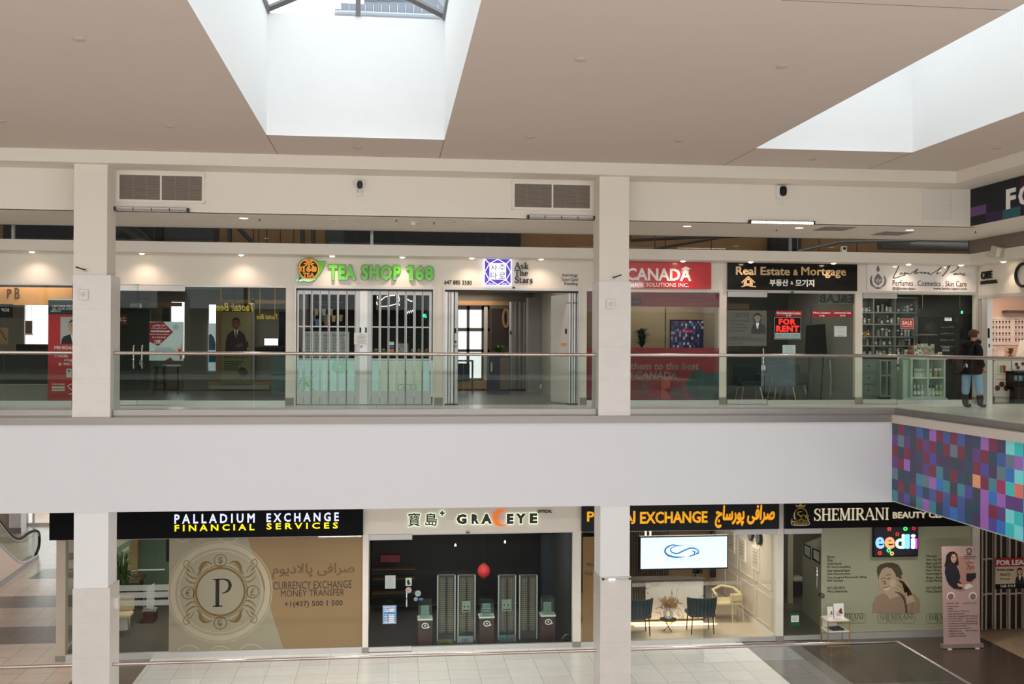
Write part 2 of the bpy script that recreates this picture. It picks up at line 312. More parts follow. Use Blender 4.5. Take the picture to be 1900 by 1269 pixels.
def serif(mb, s, x0, x1, z0, z1, Y, d=.01, gap=.07, bold=0):
    tot = sum(SER[c][0]+gap for c in s)-gap; k = (x1-x0)/tot; kz = z1-z0; x = 0
    for c in s:
        for st in SER[c][1]:
            if st[0] == 'l': pts = [(st[1],st[2]),(st[3],st[4])]; wd = [st[5]+bold]*2
            else: pts, wd = curve(st[1], [v+bold for v in st[2]], 4)
            mb.ribbon([(x0+(x+a)*k, z0+b*kz) for a,b in pts], [v*(k+kz)/2 if abs(k/kz-1) < .8 else v*min(k,kz) for v in wd], Y, d)
        x += SER[c][0]+gap
# ================================================================== SETTING
XL, XVC = -20.0, 10.79
TILE = tilemat('floor_tile_light', (232, 230, 226), (186, 182, 176), rough=.22)
TILE2 = tilemat('floor_tile_beige', (224, 202, 184), (160, 146, 132), rough=.25)
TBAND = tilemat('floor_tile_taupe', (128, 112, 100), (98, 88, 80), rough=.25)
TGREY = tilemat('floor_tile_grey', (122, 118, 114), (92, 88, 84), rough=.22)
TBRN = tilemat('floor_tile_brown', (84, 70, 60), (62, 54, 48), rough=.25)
TTAN = tilemat('floor_tile_tan', (196, 170, 140), (140, 122, 104), rough=.3)
SLATE = tilemat('shop_floor_slate', (92, 88, 86), (64, 62, 60), .15, .9, .3, .004)
CARPET = mat('ribbed_grey_carpet', (92, 84, 76), .95, var=.25, scale=60, bump=.4)
CLAD = tilemat('column_tile', (228, 224, 219), (212, 207, 202), 9, .61, .3, .003, 'XZ', .006, ox=4.5)
def S1(name, mb, m, **k): return struct(mb.build(name, m, **k))
# --- ceiling with skylight openings
SKY = [(-10.25, -7.37), (-2.0, .874), (6.18, 9.0)]; SY0, SY1, SZ = 4.0, 17.43, 6.67
b = MB(); xs = [XL] + [v for s in SKY for v in s] + [XVC]
for i in range(len(xs)-1):
    hole = any(abs(xs[i]-s[0]) < .01 for s in SKY)
    for y0, y1 in ((-1, SY0), (SY1, YV)) if hole else ((-1, SY0), (SY0, SY1), (SY1, YV)): b.mesh([(xs[i],y0,ZC),(xs[i],y1,ZC),(xs[i+1],y1,ZC),(xs[i+1],y0,ZC)], [(0,1,2,3)])
S1('ceiling', b, CEILM)
for i, (x0, x1) in enumerate(SKY):
    b = MB(); t = .15
    b.box(x0-t, x0, SY0-t, SY1+t, ZC+.002, SZ); b.box(x1, x1+t, SY0-t, SY1+t, ZC+.002, SZ); b.box(x0, x1, SY1, SY1+t, ZC+.002, SZ); b.box(x0, x1, SY0-t, SY0, ZC+.002, SZ)
    S1('wall_skylight_shaft', b, WHITE)
    xm, zr = (x0+x1)/2, SZ+.72
    f = MB()
    for y in [SY1-.03] + [SY1-1.9*k for k in range(1, 8)]:
        for e in (x0, x1): f.tube([(e, y, SZ+.05), (xm, y, zr)], .055 if y > SY1-.1 else .035, 4)
    f.box(xm-.05, xm+.05, SY0, SY1, zr-.05, zr+.05); f.box(x0-.06, x0+.04, SY0, SY1, SZ-.01, SZ+.09); f.box(x1-.04, x1+.06, SY0, SY1, SZ-.01, SZ+.09)
    f.box(xm-.02, xm+.06, SY1-.05, SY1+.05, SZ, zr)
    wn = S1('window_%d' % (i+1), f, DARK if False else mat('skylight_grey_frame', (112, 112, 114), .45, .4))
    g = MB(); g.mesh([(x0, SY0, SZ+.09), (xm, SY0, zr+.06), (xm, SY1, zr+.06), (x0, SY1, SZ+.09)], [(0,1,2,3)]); g.mesh([(x1, SY0, SZ+.09), (xm, SY0, zr+.06), (xm, SY1, zr+.06), (x1, SY1, SZ+.09)], [(0,1,2,3)])
    g.mesh([(x0, SY1, SZ), (x1, SY1, SZ), (xm, SY1, zr)], [(0,1,2)]); g.mesh([(x0, SY0, SZ), (x1, SY0, SZ), (xm, SY0, zr)], [(0,1,2)])
    g.build('glass', GLASS, wn)
# control joints in the ceiling
b = MB()
for x in (-2.0, .874, 6.18, 9.0): b.box(x-.005, x+.005, SY1, YV, ZC-.003, ZC+.002)
(xa, ya), (xb, yb) = atz(1450, 0, ZC), atz(1876, 17, ZC); b.box(xa, xb, ya-.004, ya+.004, ZC-.003, ZC+.002)
S1('trim_1', b, mat('joint_grey', (120, 112, 104), .9))
# --- cove, bulkhead, walkway soffit
b = MB(); b.box(XL, XVC, YV, YV+.08, ZCV, ZC); b.box(XVC, XVC+.08, -1, YB+.1, ZCV, ZC)
b.box(XL, XVC, YV+.08, YB+.1, ZCV, ZCV+.05); b.box(XVC+.08, XWB+.1, -1, YB+.1, ZCV, ZCV+.051)
S1('trim_2', b, CREAM)
b = MB(); b.box(XL, XWB, YB, YB+.12, ZS, ZCV+.01); S1('wall_bulkhead', b, CREAM)
b = MB(); b.box(XWB, XWB+.12, -1, YB+.12, ZS, ZCV+.01); S1('wall_wing_bulkhead', b, CREAM)
b = MB(); b.box(XL, 16, YB+.02, 22.56, ZS, ZS+.1); b.box(XWB+.02, 13.1, -1, YB+.03, ZS+.001, ZS+.1); S1('ceiling_walkway', b, CREAM)
b = MB(); b.box(XL, 13.48, YK, YF+.1, ZK0, ZK1); b.box(12.97, XWF+.1, 5, YK+.3, ZK0+.001, ZK1+.001); S1('trim_3', b, CREAM)
b = MB(); b.box(12.98, 13.06, 5, 22.55, ZK1, ZS); S1('wall_wing_infill', b, mat('taupe_panel', (128, 116, 106), .7))
# --- shop front wall above the openings, and the piers
b = MB(); b.box(XL, 13.5, YF, YF+.12, ZO, ZK0+.05); S1('wall_front', b, CREAM)
b = MB(); b.box(XWF, XWF+.12, 5, YF, 2.47, ZK0+.05); b.box(XWF, XWF+.12, 5, 19.2, 0, 2.47); S1('wall_wing_front', b, CREAM)
def X(px, py=640, Y=YF): return at(px, py, Y)[0]
for a, c in ((-6.3, X(216.5)), (X(530), X(546)), (X(806), X(822)), (X(1075), X(1088.5)), (X(1335), X(1348)), (X(1587), X(1600)), (X(1809), 13.5)):
    b = MB(); b.box(a, c, YF, YF+.12, .16, ZO); o = S1('wall_pier', b, CREAM)
    q = MB(); q.box(a-.004, c+.004, YF-.012, YF+.124, 0, .16); q.build('baseboard', mat('grey_base_tile', (148, 142, 136), .5), o)
# --- floors and slab edge
b = MB(); b.box(XL, XW, YC, YF+.05, -.12, 0); b.box(XW, 17, 5, YF+.05, -.12, -.0005); S1('floor', b, TILE)
b = MB(); b.box(XL, 17, YF+.05, 31, -.12, 0); S1('floor_shops', b, SLATE)
b = MB(); b.box(XL, XW, YC, YC+.2, -1.673, -.127); S1('wall_fascia', b, FASC)
b = MB(); b.box(XW, XW+.2, 5, YC+.2, -1.64, -.147); S1('wall_wing_fascia', b, FASC)
b = MB(); b.box(XL, XW+.01, YC-.035, YC+.1, -.127, .002); S1('trim_4', b, brushed('slab_edge_steel', (150, 146, 142), .45))
b = MB(); b.box(XW-.035, XW+.1, 5, YC-.03, -.147, .003); S1('trim_5', b, mat('slab_edge_cream_metal', (214, 206, 196), .4, .2))
b = MB(); b.box(XL, 17, YC+.01, 31, -1.672, -1.5); b.box(XW+.01, 17, 5, YC+.02, -1.638, -1.5); b.box(XL, -6.9, 31, 45, -1.672, -1.5); S1('ceiling_lower', b, WHITE)
# lower floor: a mesh of tiled fields
b = MB(); Zt = ZL
def fl(k, x0, x1, y0, y1, top=0):
    b.k = k; b.mesh([(x0,y0,Zt+top),(x1,y0,Zt+top),(x1,y1,Zt+top),(x0,y1,Zt+top)], [(0,1,2,3)])
xd = atz(271, 1235, ZL)[0]
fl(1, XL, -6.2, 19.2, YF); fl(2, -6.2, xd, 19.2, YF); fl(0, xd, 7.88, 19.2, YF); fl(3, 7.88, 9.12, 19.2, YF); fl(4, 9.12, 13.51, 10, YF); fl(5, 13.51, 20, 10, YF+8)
bands = [(24.45, 25.93), (27.78, 29.08), (31.15, 32.5), (33.8, 34.95), (37, 38.3)]; y = YF; XK = -6.88
for y0, y1 in bands:
    fl(1, XL, XK, y, y0); fl(1, XL, -10.1, y0, y1); fl(2, -10.1, XK, y0, y1); y = y1
fl(1, XL, XK, y, 45)
fl(6, XK, 13.51, YF, 30)
b.k = 1; b.box(XL, XW+.2, 19.19, 19.45, ZL-.6, ZL-.002); b.box(9.6, 9.9, 8, 19.2, ZL-.6, ZL-.002)
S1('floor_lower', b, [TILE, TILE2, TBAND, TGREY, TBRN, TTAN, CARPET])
b = MB(); b.box(XL, 20, -1, 22, -11.2, -11); S1('floor_basement', b, TILE2)
b = MB(); b.box(XL, XW+.1, 19.7, 19.8, -11, ZL-.1); S1('wall_basement', b, WHITE)
# --- unseen gallery behind the camera, its end and roof left open to add daylight fill
b = MB(); b.box(XL, 12, -8, -.35, -.4, 0); S1('floor_gallery', b, TILE)
b = MB(); b.box(XL, 12, -.5, -.35, -1.6, .02); S1('wall_gallery_parapet', b, FASC)
b = MB(); b.box(XL, 17, -8.2, -8, -11, 3.0)
S1('wall_gallery_end', b, mat('opposite_shopfront_dark', (52, 50, 50), .7)); b = MB(); b.box(XL, 12, -.5, -.3, -11, -5.3); S1('wall_gallery_lower', b, mat('opposite_dark_taupe', (96, 88, 82), .8))  # walls darkened to keep reflections in the shop glass weak
b = MB()
for k in range(11): b.box(XL+k*3.2-.09, XL+k*3.2+.09, -8.12, -7.98, 3.0, ZC)
b.box(XL, 17, -8.12, -7.98, 2.98, 3.08); S1('window_4', b, mat('dark_mullion', (60, 58, 58), .5, .5))
b = MB()
for k in range(14): b.box(XL+k*2.4-.05, XL+k*2.4+.05, -8, -1, ZC, ZC+.12)
S1('ceiling_gallery', b, mat('dark_mullion', (60, 58, 58), .5, .5))
b = MB(); b.box(XL-.1, XL, -8, 46, -11, ZC); S1('wall_left', b, CREAM)
b = MB(); b.box(17, 17.1, 5, 31, -11, 5); S1('wall_right', b, CREAM)
# --- columns
SENS = mat('off_white_plastic', (232, 229, 222), .5)
def column(cx0, cx1, sx0, sx1, ztop, zb, zc):
    b = MB(); b.box(sx0, sx1, YC+.03, YC+.62, max(zc, zb), ztop); o = S1('column', b, CREAM if ztop > 0 else WHITE)
    q = MB(); q.box(cx0, cx1, YC, YC+.66, zb, zc); q.build('tile_cladding', CLAD, o)
    return o
column(at(134.5,640,YC)[0], at(205,640,YC)[0], at(136,400,YC)[0], at(198,400,YC)[0], ZCV, .003, 2.51)
column(at(1111,640,YC)[0], at(1170,640,YC)[0], at(1113,400,YC)[0], at(1168,400,YC)[0], ZCV, .003, 2.505)
column(at(134,1180,YC)[0], at(203.5,1180,YC)[0], at(136,1000,YC)[0], at(200,1000,YC)[0], -1.673, -11, -3.01)
column(at(1113.5,1180,YC)[0], at(1170.5,1180,YC)[0], at(1114.5,1000,YC)[0], at(1169,1000,YC)[0], -1.673, -11, -2.995)
# --- dark void over the shops behind the clerestory glass
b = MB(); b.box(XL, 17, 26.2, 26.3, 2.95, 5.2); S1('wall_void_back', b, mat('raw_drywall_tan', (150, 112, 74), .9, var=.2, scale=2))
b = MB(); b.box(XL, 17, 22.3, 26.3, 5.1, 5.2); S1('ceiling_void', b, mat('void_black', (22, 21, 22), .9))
b = MB(); b.box(XL, 17, YF+.1, 31, 2.86, 2.95); S1('ceiling_shops', b, mat('shop_ceiling_grey', (176, 172, 166), .9))
b = MB()
for px in (24, 690, 1467): x = at(px, 430, 22.6)[0]; b.box(x-.03, x+.03, 22.6, 22.66, ZK1, ZS)
S1('trim_6', b, ALU)
b = MB(); b.box(XL, 13.0, 22.5, 22.51, ZK1, ZS); S1('window_5', b, TGLASS)
b = MB()
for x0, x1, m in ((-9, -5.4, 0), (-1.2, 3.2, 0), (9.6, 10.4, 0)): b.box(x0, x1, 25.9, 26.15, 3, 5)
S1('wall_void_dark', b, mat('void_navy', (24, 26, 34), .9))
DUCT = mat('black_insulated_duct', (26, 27, 30), .6); PIPE = mat('black_steel_pipe', (20, 20, 21), .5); GDUCT = mat('galvanised_duct', (120, 118, 115), .45, .6)
def vp(px, py, Y): x, z = at(px, py, Y); return (x, Y, z)
def tube_thing(name, pts, r, m, label, cat, group=None, n=10):
    o = tag(MB().tube(pts, r, n).build(name, m, smooth=50), label, cat, group)
    for p in (pts[0], pts[-1]): MB().cyl((p[0], p[1], p[2]), (p[0], p[1], 5.12), .012, 6).build('hanger', m, o)
    return o
tube_thing('flexible_duct', [vp(205,422,24.4), vp(240,428,24.3), vp(262,445,24.2), vp(285,470,24.1)], .16, DUCT, 'black flexible duct sagging behind the clerestory beside the left column', 'duct')
tag(MB().box(at(312,430,25)[0], at(402,430,25)[0], 24.6, 25.4, 3.3, 4.1).cyl((at(357,430,25)[0],25,4.0),(at(357,430,25)[0],25,5.12),.02,6).build('air_duct', DUCT), 'large black rectangular duct in the void above the glass double door', 'duct')
tag(MB().box(at(606,430,25)[0], at(640,430,25)[0], 24.4, 25.2, 3.2, 4.2).cyl((at(623,430,24.8)[0],24.8,4.1),(at(623,430,24.8)[0],24.8,5.12),.02,6).build('air_duct', DUCT), 'black duct box in the void above the tea shop lettering', 'duct')
tube_thing('round_duct', [vp(1632,452,24.2), vp(1802,455,24.2)], .15, GDUCT, 'grey round duct behind the clerestory above the perfume shop sign', 'duct')
for px in (425, 560, 580): tube_thing('drain_pipe', [vp(px,405,24.5), vp(px+3,475,24.5)], .05, PIPE, 'black vertical pipe in the void above the tea shop and glass shop front', 'pipe', 'black pipes in the ceiling void')
tube_thing('brace_pipe', [vp(436,416,24.3), vp(480,462,24.3)], .05, PIPE, 'black diagonal pipe in the void left of the tea shop', 'pipe')
tube_thing('conduit', [vp(1170,446,24.0), vp(1300,440,24.0), vp(1340,436,24.6)], .035, PIPE, 'dark conduit run above the red shop sign', 'pipe')
tube_thing('conduit', [vp(1215,462,23.8), vp(1340,440,23.9), vp(1380,438,23.9)], .03, PIPE, 'slanting dark pipe above the red shop sign', 'pipe')
tube_thing('conduit', [vp(1480,466,23.8), vp(1560,448,23.9), vp(1700,446,23.9)], .04, GDUCT, 'pale pipe rising above the black real estate sign', 'pipe')
rod = None
for i, px in enumerate((288, 470, 495, 520, 545, 660, 735, 905, 935, 1235, 1320, 1520, 1590)):
    c = vp(px, 440, 24.7)
    if rod is None: rod = tag(MB().cyl((c[0],c[1],3.0), (c[0],c[1],5.1), .012, 6).build('hanger_rod', PIPE), 'thin hanger rod in the dark void above the shop fronts', 'rod', 'hanger rods in the ceiling void')
    else: dup(rod, (c[0], c[1], 3.0))
lamp('AREA', 'void_fill_lamp', (-3, 25.2, 5.0), 26, (1, .85, .7), 16, size_y=.3); lamp('AREA', 'void_fill_lamp', (9, 25.2, 5.0), 12, (1, .85, .7), 8, size_y=.3)  # added lamps, no fitting seen, to lift the tan wall in the void
# --- back walls and partitions of the shops
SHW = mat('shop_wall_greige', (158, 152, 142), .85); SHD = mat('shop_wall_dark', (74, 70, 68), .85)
def wallbox(n, x0, x1, y0, y1, z0, z1, m): return S1(n, MB().box(x0, x1, y0, y1, z0, z1), m)
for px in (538, 814, 1081, 1341, 1593): wallbox('wall_partition', X(px)-.05, X(px)+.05, YF+.12, 31, 0, 2.86, SHW)
q = MB(); q.mesh([(x,y,z) for z in (0,2.86) for x,y in ((-6.2,YF+.12),(-6.08,YF+.12),(-8.2,31),(-8.32,31))], [(0,1,2,3),(4,7,6,5),(0,4,5,1),(1,5,6,2),(2,6,7,3),(3,7,4,0)]); S1('wall_partition', q, SHW)
wallbox('wall_back', X(822), X(1075)+2, 31, 31.1, 0, 2.9, SHW)
wallbox('wall_back', X(1088)+.0, 17, 28.6, 28.7, 0, 2.86, SHW)
# ------------------------------------------------------------------ building seen through the skylight
BY = 70.0
def bpx(mb, x0, y0, x1, y1, Y=BY, d=1): return mb.p(x0, y0, x1, y1, Y, d)
c = at(730, 40, BY); bl = thing('apartment_building', 'pale glass apartment block with balconies seen through the skylight', 'building', (c[0], BY, -8))
m = MB(); bpx(m, 676, -160, 1000, 20, BY+2, 4); bpx(m, 620, 24, 1000, 400, BY, 6); m.build('wall', mat('pale_concrete', (150, 155, 164), .8), bl)
m = MB()
for i in range(4):
    for k in range(4): bpx(m, 676+i*26, -60+k*16, 700+i*26, -47+k*16, BY+1.9, .1)
m.build('window', mat('hazy_blue_glass', (112, 126, 142), .2), bl)
m = MB(); bpx(m, 632, 10, 845, 24, BY-.3, .06); m.build('balcony_railing', mat('frosted_rail', (128, 134, 148), .3), bl)
m = MB(); [bpx(m, 632+k*15, 9, 633.5+k*15, 24, BY-.36, .05) for k in range(14)]; bpx(m, 620, 23, 845, 25.5, BY-.5, .6); m.build('balcony_slab', mat('white_slab', (186, 190, 196), .7), bl)
# ================================================================== RAILINGS
def railing(label, xs, zb, zt, zr, shoe=True, G=None, wing=None, name='glass_railing', wy=None):
    """xs: pane joints along x; wing: pane joints along y at x = xs[-1]"""
    t = thing(name, label, 'railing', ((xs[0]+xs[-1])/2, YR, zb))
    m = MB(); m.tube([(xs[0]+.0, YR, zr), (xs[-1], YR, zr)] + ([(xs[-1], wing[-1], zr)] if wing else []), .031, 12)
    m.build('handrail', brushed('handrail_stainless', (200, 190, 184), .25), t, smooth=40)
    for a, c in zip(xs[:-1], xs[1:]):
        MB().box(a+.006, c-.006, YR-.008, YR+.008, zb+.03, zr-.02).build('glass_panel', G or (RGLASS if zb > -1 else LGLASS), t)
    if wing:
        X0 = xs[-1]
        for a, c in zip(wing[:-1], wing[1:]):
            MB().box(X0-.008, X0+.008, a-.006, c+.006, zb+.03, zr-.02).build('glass_panel', RGLASS, t)
    if shoe:
        m = MB(); m.box(xs[0], xs[-1]+(.06 if wing else 0), YR-.06, YR+.06, zb, zb+.125)
        if wing: m.box(xs[-1]-.06, xs[-1]+.06, wing[-1], YR-.06, zb, zb+.124)
        m.build('base_shoe', brushed('shoe_steel', (156, 152, 148), .42), t)
    return t
PR = lambda px, py=700: at(px, py, YR)[0]
CX = [-5.538, -4.885, 3.845, 4.461]
railing('upper floor glass railing with steel handrail left of the left column', [-12, -10.8, -9.55, -8.2, PR(7), CX[0]], 0, 1.145, 1.135)
railing('long upper floor glass railing with steel handrail between the two columns', [CX[1]]+[PR(p) for p in (339, 471, 602, 731, 860, 985)]+[CX[2]], 0, 1.145, 1.135)
wx = at(1663, 700, YR)[0]
railing('upper floor glass railing turning the corner before the perfume shop', [CX[3]]+[PR(p) for p in (1294, 1418, 1542)]+[wx], 0, 1.145, 1.135, wing=[YR]+[atx(p, 720, wx)[0] for p in (1729, 1804, 1891)]+[13.6, 12.2])
PL = lambda px, py=1240: at(px, py, YR)[0]
zr = -4.41
railing('lower floor glass railing at the far left of the lower columns', [-12, -10.7, -9.4, -8, PL(8), CX[0]+.01], ZL, zr, zr)
railing('long lower floor glass railing below the optician between the lower columns', [CX[1]]+[PL(p) for p in (359, 484, 608, 733, 861, 985)]+[CX[2]+.03], ZL, zr, zr)
wl = at(1665, 1191, YR)[0]
railing('lower floor glass railing turning the corner before the beauty clinic', [CX[3]+.02]+[PL(p) for p in (1297, 1423, 1543)]+[wl], ZL, zr, zr, wing=[YR]+[atx(p, 1230, wl)[0] for p in (1731, 1800)]+[15.5, 14.1])
# ================================================================== CEILING FIXTURES
EM_WARM = emis('warm_lamp_glow', (255, 226, 186), 14); EM_DAY = emis('downlight_glow', (255, 240, 215), 9)
TRIMW = mat('white_metal_trim', (232, 230, 226), .4)
cap = None; caps = [(147,72),(3,224),(315,234),(664,274),(1077,110),(1451,123),(984,254),(1259,261),(1507,295),(1849,274)]
for i, (px, py) in enumerate(caps):
    x, y = atz(px, py, ZC)
    if cap is None:
        cap = MB().lathe([(.075,0),(.075,-.012),(.05,-.022),(.001,-.024)], x, y, ZC, 18).build('concealed_sprinkler', mat('cap_grey', (188, 176, 166), .6), org=(x, y, ZC), smooth=40)
        tag(cap, 'flat round sprinkler cap on the beige main ceiling', 'sprinkler', 'concealed sprinkler caps'); src = cap
    else: src = dup(cap, (x, y, ZC))
    src['label'] = ['sprinkler cap on the ceiling at the top left, left of the big skylight','sprinkler cap on the ceiling at the far left edge of the photo','sprinkler cap on the ceiling above the left air vent','sprinkler cap directly below the big skylight','sprinkler cap on the ceiling right of the big skylight','sprinkler cap on the ceiling left of the slanting second skylight','sprinkler cap above the chipped spot over the right air vent','sprinkler cap on the ceiling above the right column','sprinkler cap just below the second skylight opening','sprinkler cap on the ceiling right of the second skylight near the FO sign'][i]
x, z = at(968, 290, YV); tag(MB().rbox(x, YV-.004, z, .012, .006, .16, ry=R(35)).build('hanging_paint_flake', CREAM), 'small peeling flake of paint hanging from the ceiling edge', 'paint flake')
# vents in the bulkhead
def vent(px0, py0, px1, py1, label):
    (x0, z1), (x1, z0) = at(px0, py0, YB), at(px1, py1, YB); t = thing('air_vent', label, 'vent', ((x0+x1)/2, YB, z0), 'return air grilles in the bulkhead')
    b = MB(); w = .05
    for a in (z0, z1-w): b.box(x0, x1, YB-.025, YB+.01, a, a+w)
    for a in (x0, (x0+x1)/2-w/2+.01, x1-w): b.box(a, a+w-(.02 if a not in (x0, x1-w) else 0), YB-.024, YB+.01, z0, z1)
    b.build('frame', CREAM, t)
    for a, c in ((x0+w, (x0+x1)/2-.015), ((x0+x1)/2+.015, x1-w)):
        g = MB(); g.k = 1; g.box(a, c, YB-.002, YB+.004, z0+w, z1-w); g.k = 0; n = 24
        for i in range(n):
            z = z0+w+(z1-z0-2*w)*(i+.5)/n; g.rbox((a+c)/2, YB-.01, z, c-a, .004, (z1-z0-2*w)/n*.75, rx=R(-35))
        for u in (1/3, 2/3): xx = a+(c-a)*u; g.box(xx-.004, xx+.004, YB-.02, YB-.014, z0+w, z1-w)
        g.build('louvre_panel', [mat('louvre_taupe', (158, 148, 138), .6), mat('vent_shadow', (84, 76, 70), .8)], t)
vent(217, 319, 380, 378, 'beige double louvre air vent beside the left column')
vent(950, 336, 1099, 392, 'beige double louvre air vent beside the right column')
# linear lights under the bulkhead
def bar(px0, px1, py, lit, label):
    (x0, z), (x1, _) = at(px0, py, YB-.06), at(px1, py, YB-.06); z = z
    t = thing('linear_light', label, 'light', ((x0+x1)/2, YB-.06, z), 'linear wash lights on the bulkhead edge')
    MB().box(x0+.06, x1-.06, YB-.02, YB+.0, z-.01, z+.05).build('mounting_rail', DSTEEL, t)
    MB().box(x0, x1, YB-.10, YB-.02, z-.005, z+.035).build('housing', mat('pale_housing', (186, 182, 176), .4, .5), t)
    l = MB(); n = 24
    for i in range(n): a = x0+(x1-x0)*(i+.15)/n; l.box(a, a+(x1-x0)/n*.7, YB-.108, YB-.10, z-.025, z+.012)
    l.build('lens', EM_DAY if lit else mat('dull_lens', (150, 146, 140), .35), t)
    e = MB(); [e.box(a-.02, a+.02, YB-.112, YB-.015, z-.03, z+.04) for a in (x0, x1)]; [e.box(x0+(x1-x0)*k-.006, x0+(x1-x0)*k+.006, YB-.111, YB-.09, z-.028, z+.03) for k in (.25, .5, .75)]
    e.build('end_cap', DARK, t)
bar(214, 349, 388, False, 'unlit linear light bar under the left air vent')
bar(980, 1102, 403, False, 'unlit linear light bar under the right air vent')
bar(1391, 1509, 412, True, 'lit linear light bar below the dome camera right of the right column')
# wall cameras
x, z = at(668, 345, YB); t = thing('wall_camera', 'small silver camera with two side pods high on the bulkhead above the tea shop', 'camera', (x, YB, z-.12))
MB().box(x-.045, x+.045, YB-.05, YB, z-.12, z+.11).build('bracket', SILV, t, bevel=.01)
m = MB(); m.ball((x, YB-.09, z+.01), .06, 1, 1, 1.25); m.build('camera_head', DARK, t, smooth=40)
m = MB(); [m.cyl((x+s*.06, YB-.09, z-.03), (x+s*.06, YB-.09, z+.09), .018, 8) for s in (-1, 1)]; m.build('side_pod', TRIMW, t)
m = MB(); m.tube([(x+.06*math.cos(a), YB-.012, z-.15+.06*math.sin(a)) for a in [i*.628 for i in range(10)]], .006, 6, True); m.build('cable_loop', TRIMW, t)
x, z = at(1448, 358, YB); t = thing('wall_camera', 'black dome camera on a white wall box right of the right column', 'camera', (x, YB, z-.14))
MB().box(x-.1, x+.1, YB-.08, YB, z-.12, z+.14).build('wall_box', TRIMW, t, bevel=.012)
m = MB(); m.lathe([(.001,-.1),(.05,-.08),(.068,-.03),(.068,.05),(.05,.09),(.001,.1)], x+.02, YB-.1, z+.02, 14); m.build('camera_head', BLACK, t, smooth=40)
m = MB(); m.tube([(x+.065*math.cos(a), YB-.012, z-.2+.065*math.sin(a)) for a in [i*.628 for i in range(10)]], .006, 6, True); m.build('cable_loop', TRIMW, t)
# access panel
(x0, z1), (x1, z0) = at(1709, 350, YB), at(1767, 410, YB); t = thing('access_hatch', 'white square access panel in the bulkhead near the corner', 'panel', ((x0+x1)/2, YB, z0))
m = MB(); [m.box(a, b_, YB-.012, YB+.01, c, d) for a, b_, c, d in ((x0,x1,z0,z0+.03),(x0,x1,z1-.03,z1),(x0,x0+.03,z0+.03,z1-.03),(x1-.03,x1,z0+.03,z1-.03))]; m.build('frame', CREAM, t)
MB().box(x0+.036, x1-.036, YB-.008, YB+.01, z0+.036, z1-.036).build('door', mat('panel_white', (226, 222, 216), .5), t)
MB().cyl((x1-.06, YB-.012, (z0+z1)/2), (x1-.06, YB, (z0+z1)/2), .008, 8).build('lock', DARK, t)
# FO wall sign on the wing bulkhead
t = thing('wall_sign', 'dark pixel patterned wall sign with letters FO on the wing bulkhead', 'sign', (XWB, 17, ZS))
ya = 19.86; ysz = .28; cols = {'k':(17,20,30),'n':(26,31,52),'r':(66,22,36),'p':(50,32,78),'b':(24,70,128),'v':(106,70,128),'t':(38,98,108)}
MK = list(cols); pat = ['kkkrnrnkkkkkkk','kkkprrkkkbkkkk','vkkprkbkkkkpkk','kptkvbkkkkkkkk']
m = MB()
zt, zb = ZCV-.01, ZS+.01; rh = (zt-zb)/4
for r in range(4):
    for c in range(14):
        m.k = MK.index(pat[r][c]); y1 = ya-c*ysz*2; m.mesh([(XWB-.02, y1, zt-r*rh), (XWB-.02, y1-ysz*2*1, zt-r*rh), (XWB-.02, y1-ysz*2, zt-(r+1)*rh), (XWB-.02, y1, zt-(r+1)*rh)], [(0,1,2,3)])
m.k = 0; m.box(XWB-.0195, XWB, ya-14*2*ysz, ya, zb, zt)
m.build('panel', [mat('sign_px_'+k, v, .7) for k, v in cols.items()], t)
def on_x(Xp): return lambda px_, d_, z_: (Xp-.01+d_*1.0, -px_, z_)
y0 = atx(1870, 370, XWB)[0]; y1 = atx(1887, 370, XWB)[0]; z0, z1 = atx(1878, 387, XWB)[1], atx(1878, 350, XWB)[1]
m = MB(); m.text('F', -y0, -y1, z0, z1, 0, d=.02, bold=.035, turn=on_x(XWB-.03)); wF = y0-y1
m.text('O', -(y1-.10), -(y1-.10-wF*1.5), z0, z1, 0, d=.02, bold=.035, turn=on_x(XWB-.03)); m.build('lettering', WTXT, t)
# walkway soffit fixtures
def disc_light(px, py, zc, r, lit, label, group, name='recessed_downlight'):
    x, y = atz(px, py, zc); t = thing(name, label, 'light', (x, y, zc), group)
    m = MB(); m.tube([(x+r*math.cos(a), y+r*math.sin(a), zc-.004) for a in [i*6.2832/24 for i in range(24)]], .012, 6, True); m.build('trim_ring', TRIMW, t, smooth=50)
    MB().lathe([(r*.93, 0), (r*.93, -.004)], x, y, zc-.001, 24).build('lens', EM_DAY if lit else mat('unlit_lens', (84, 78, 72), .3), t); return x, y
for px, py, lab in ((452,404,'lit round downlight in the walkway soffit above the glass double door'),(1275,419,'lit round downlight in the walkway soffit above the red shop sign'),(1483,422,'lit round downlight above the real estate sign'),(1688,426,'lit round downlight above the perfume shop')):
    x, y = disc_light(px, py, ZS, .09, True, lab, 'walkway downlights')
    lamp('SPOT', 'downlight_lamp', (x, y, ZS-.03), 30, NEUT, .08, spot=120)
disc_light(617, 408, ZS, .09, False, 'unlit dark round downlight above the tea shop', 'unlit walkway downlights'); disc_light(842, 411, ZS, .1, False, 'unlit flush round fitting above the phone number', 'unlit walkway downlights')
disc_light(268, 397, ZS, .09, True, 'lit round downlight partly hidden by the left column', 'walkway downlights') if False else None
sp = None
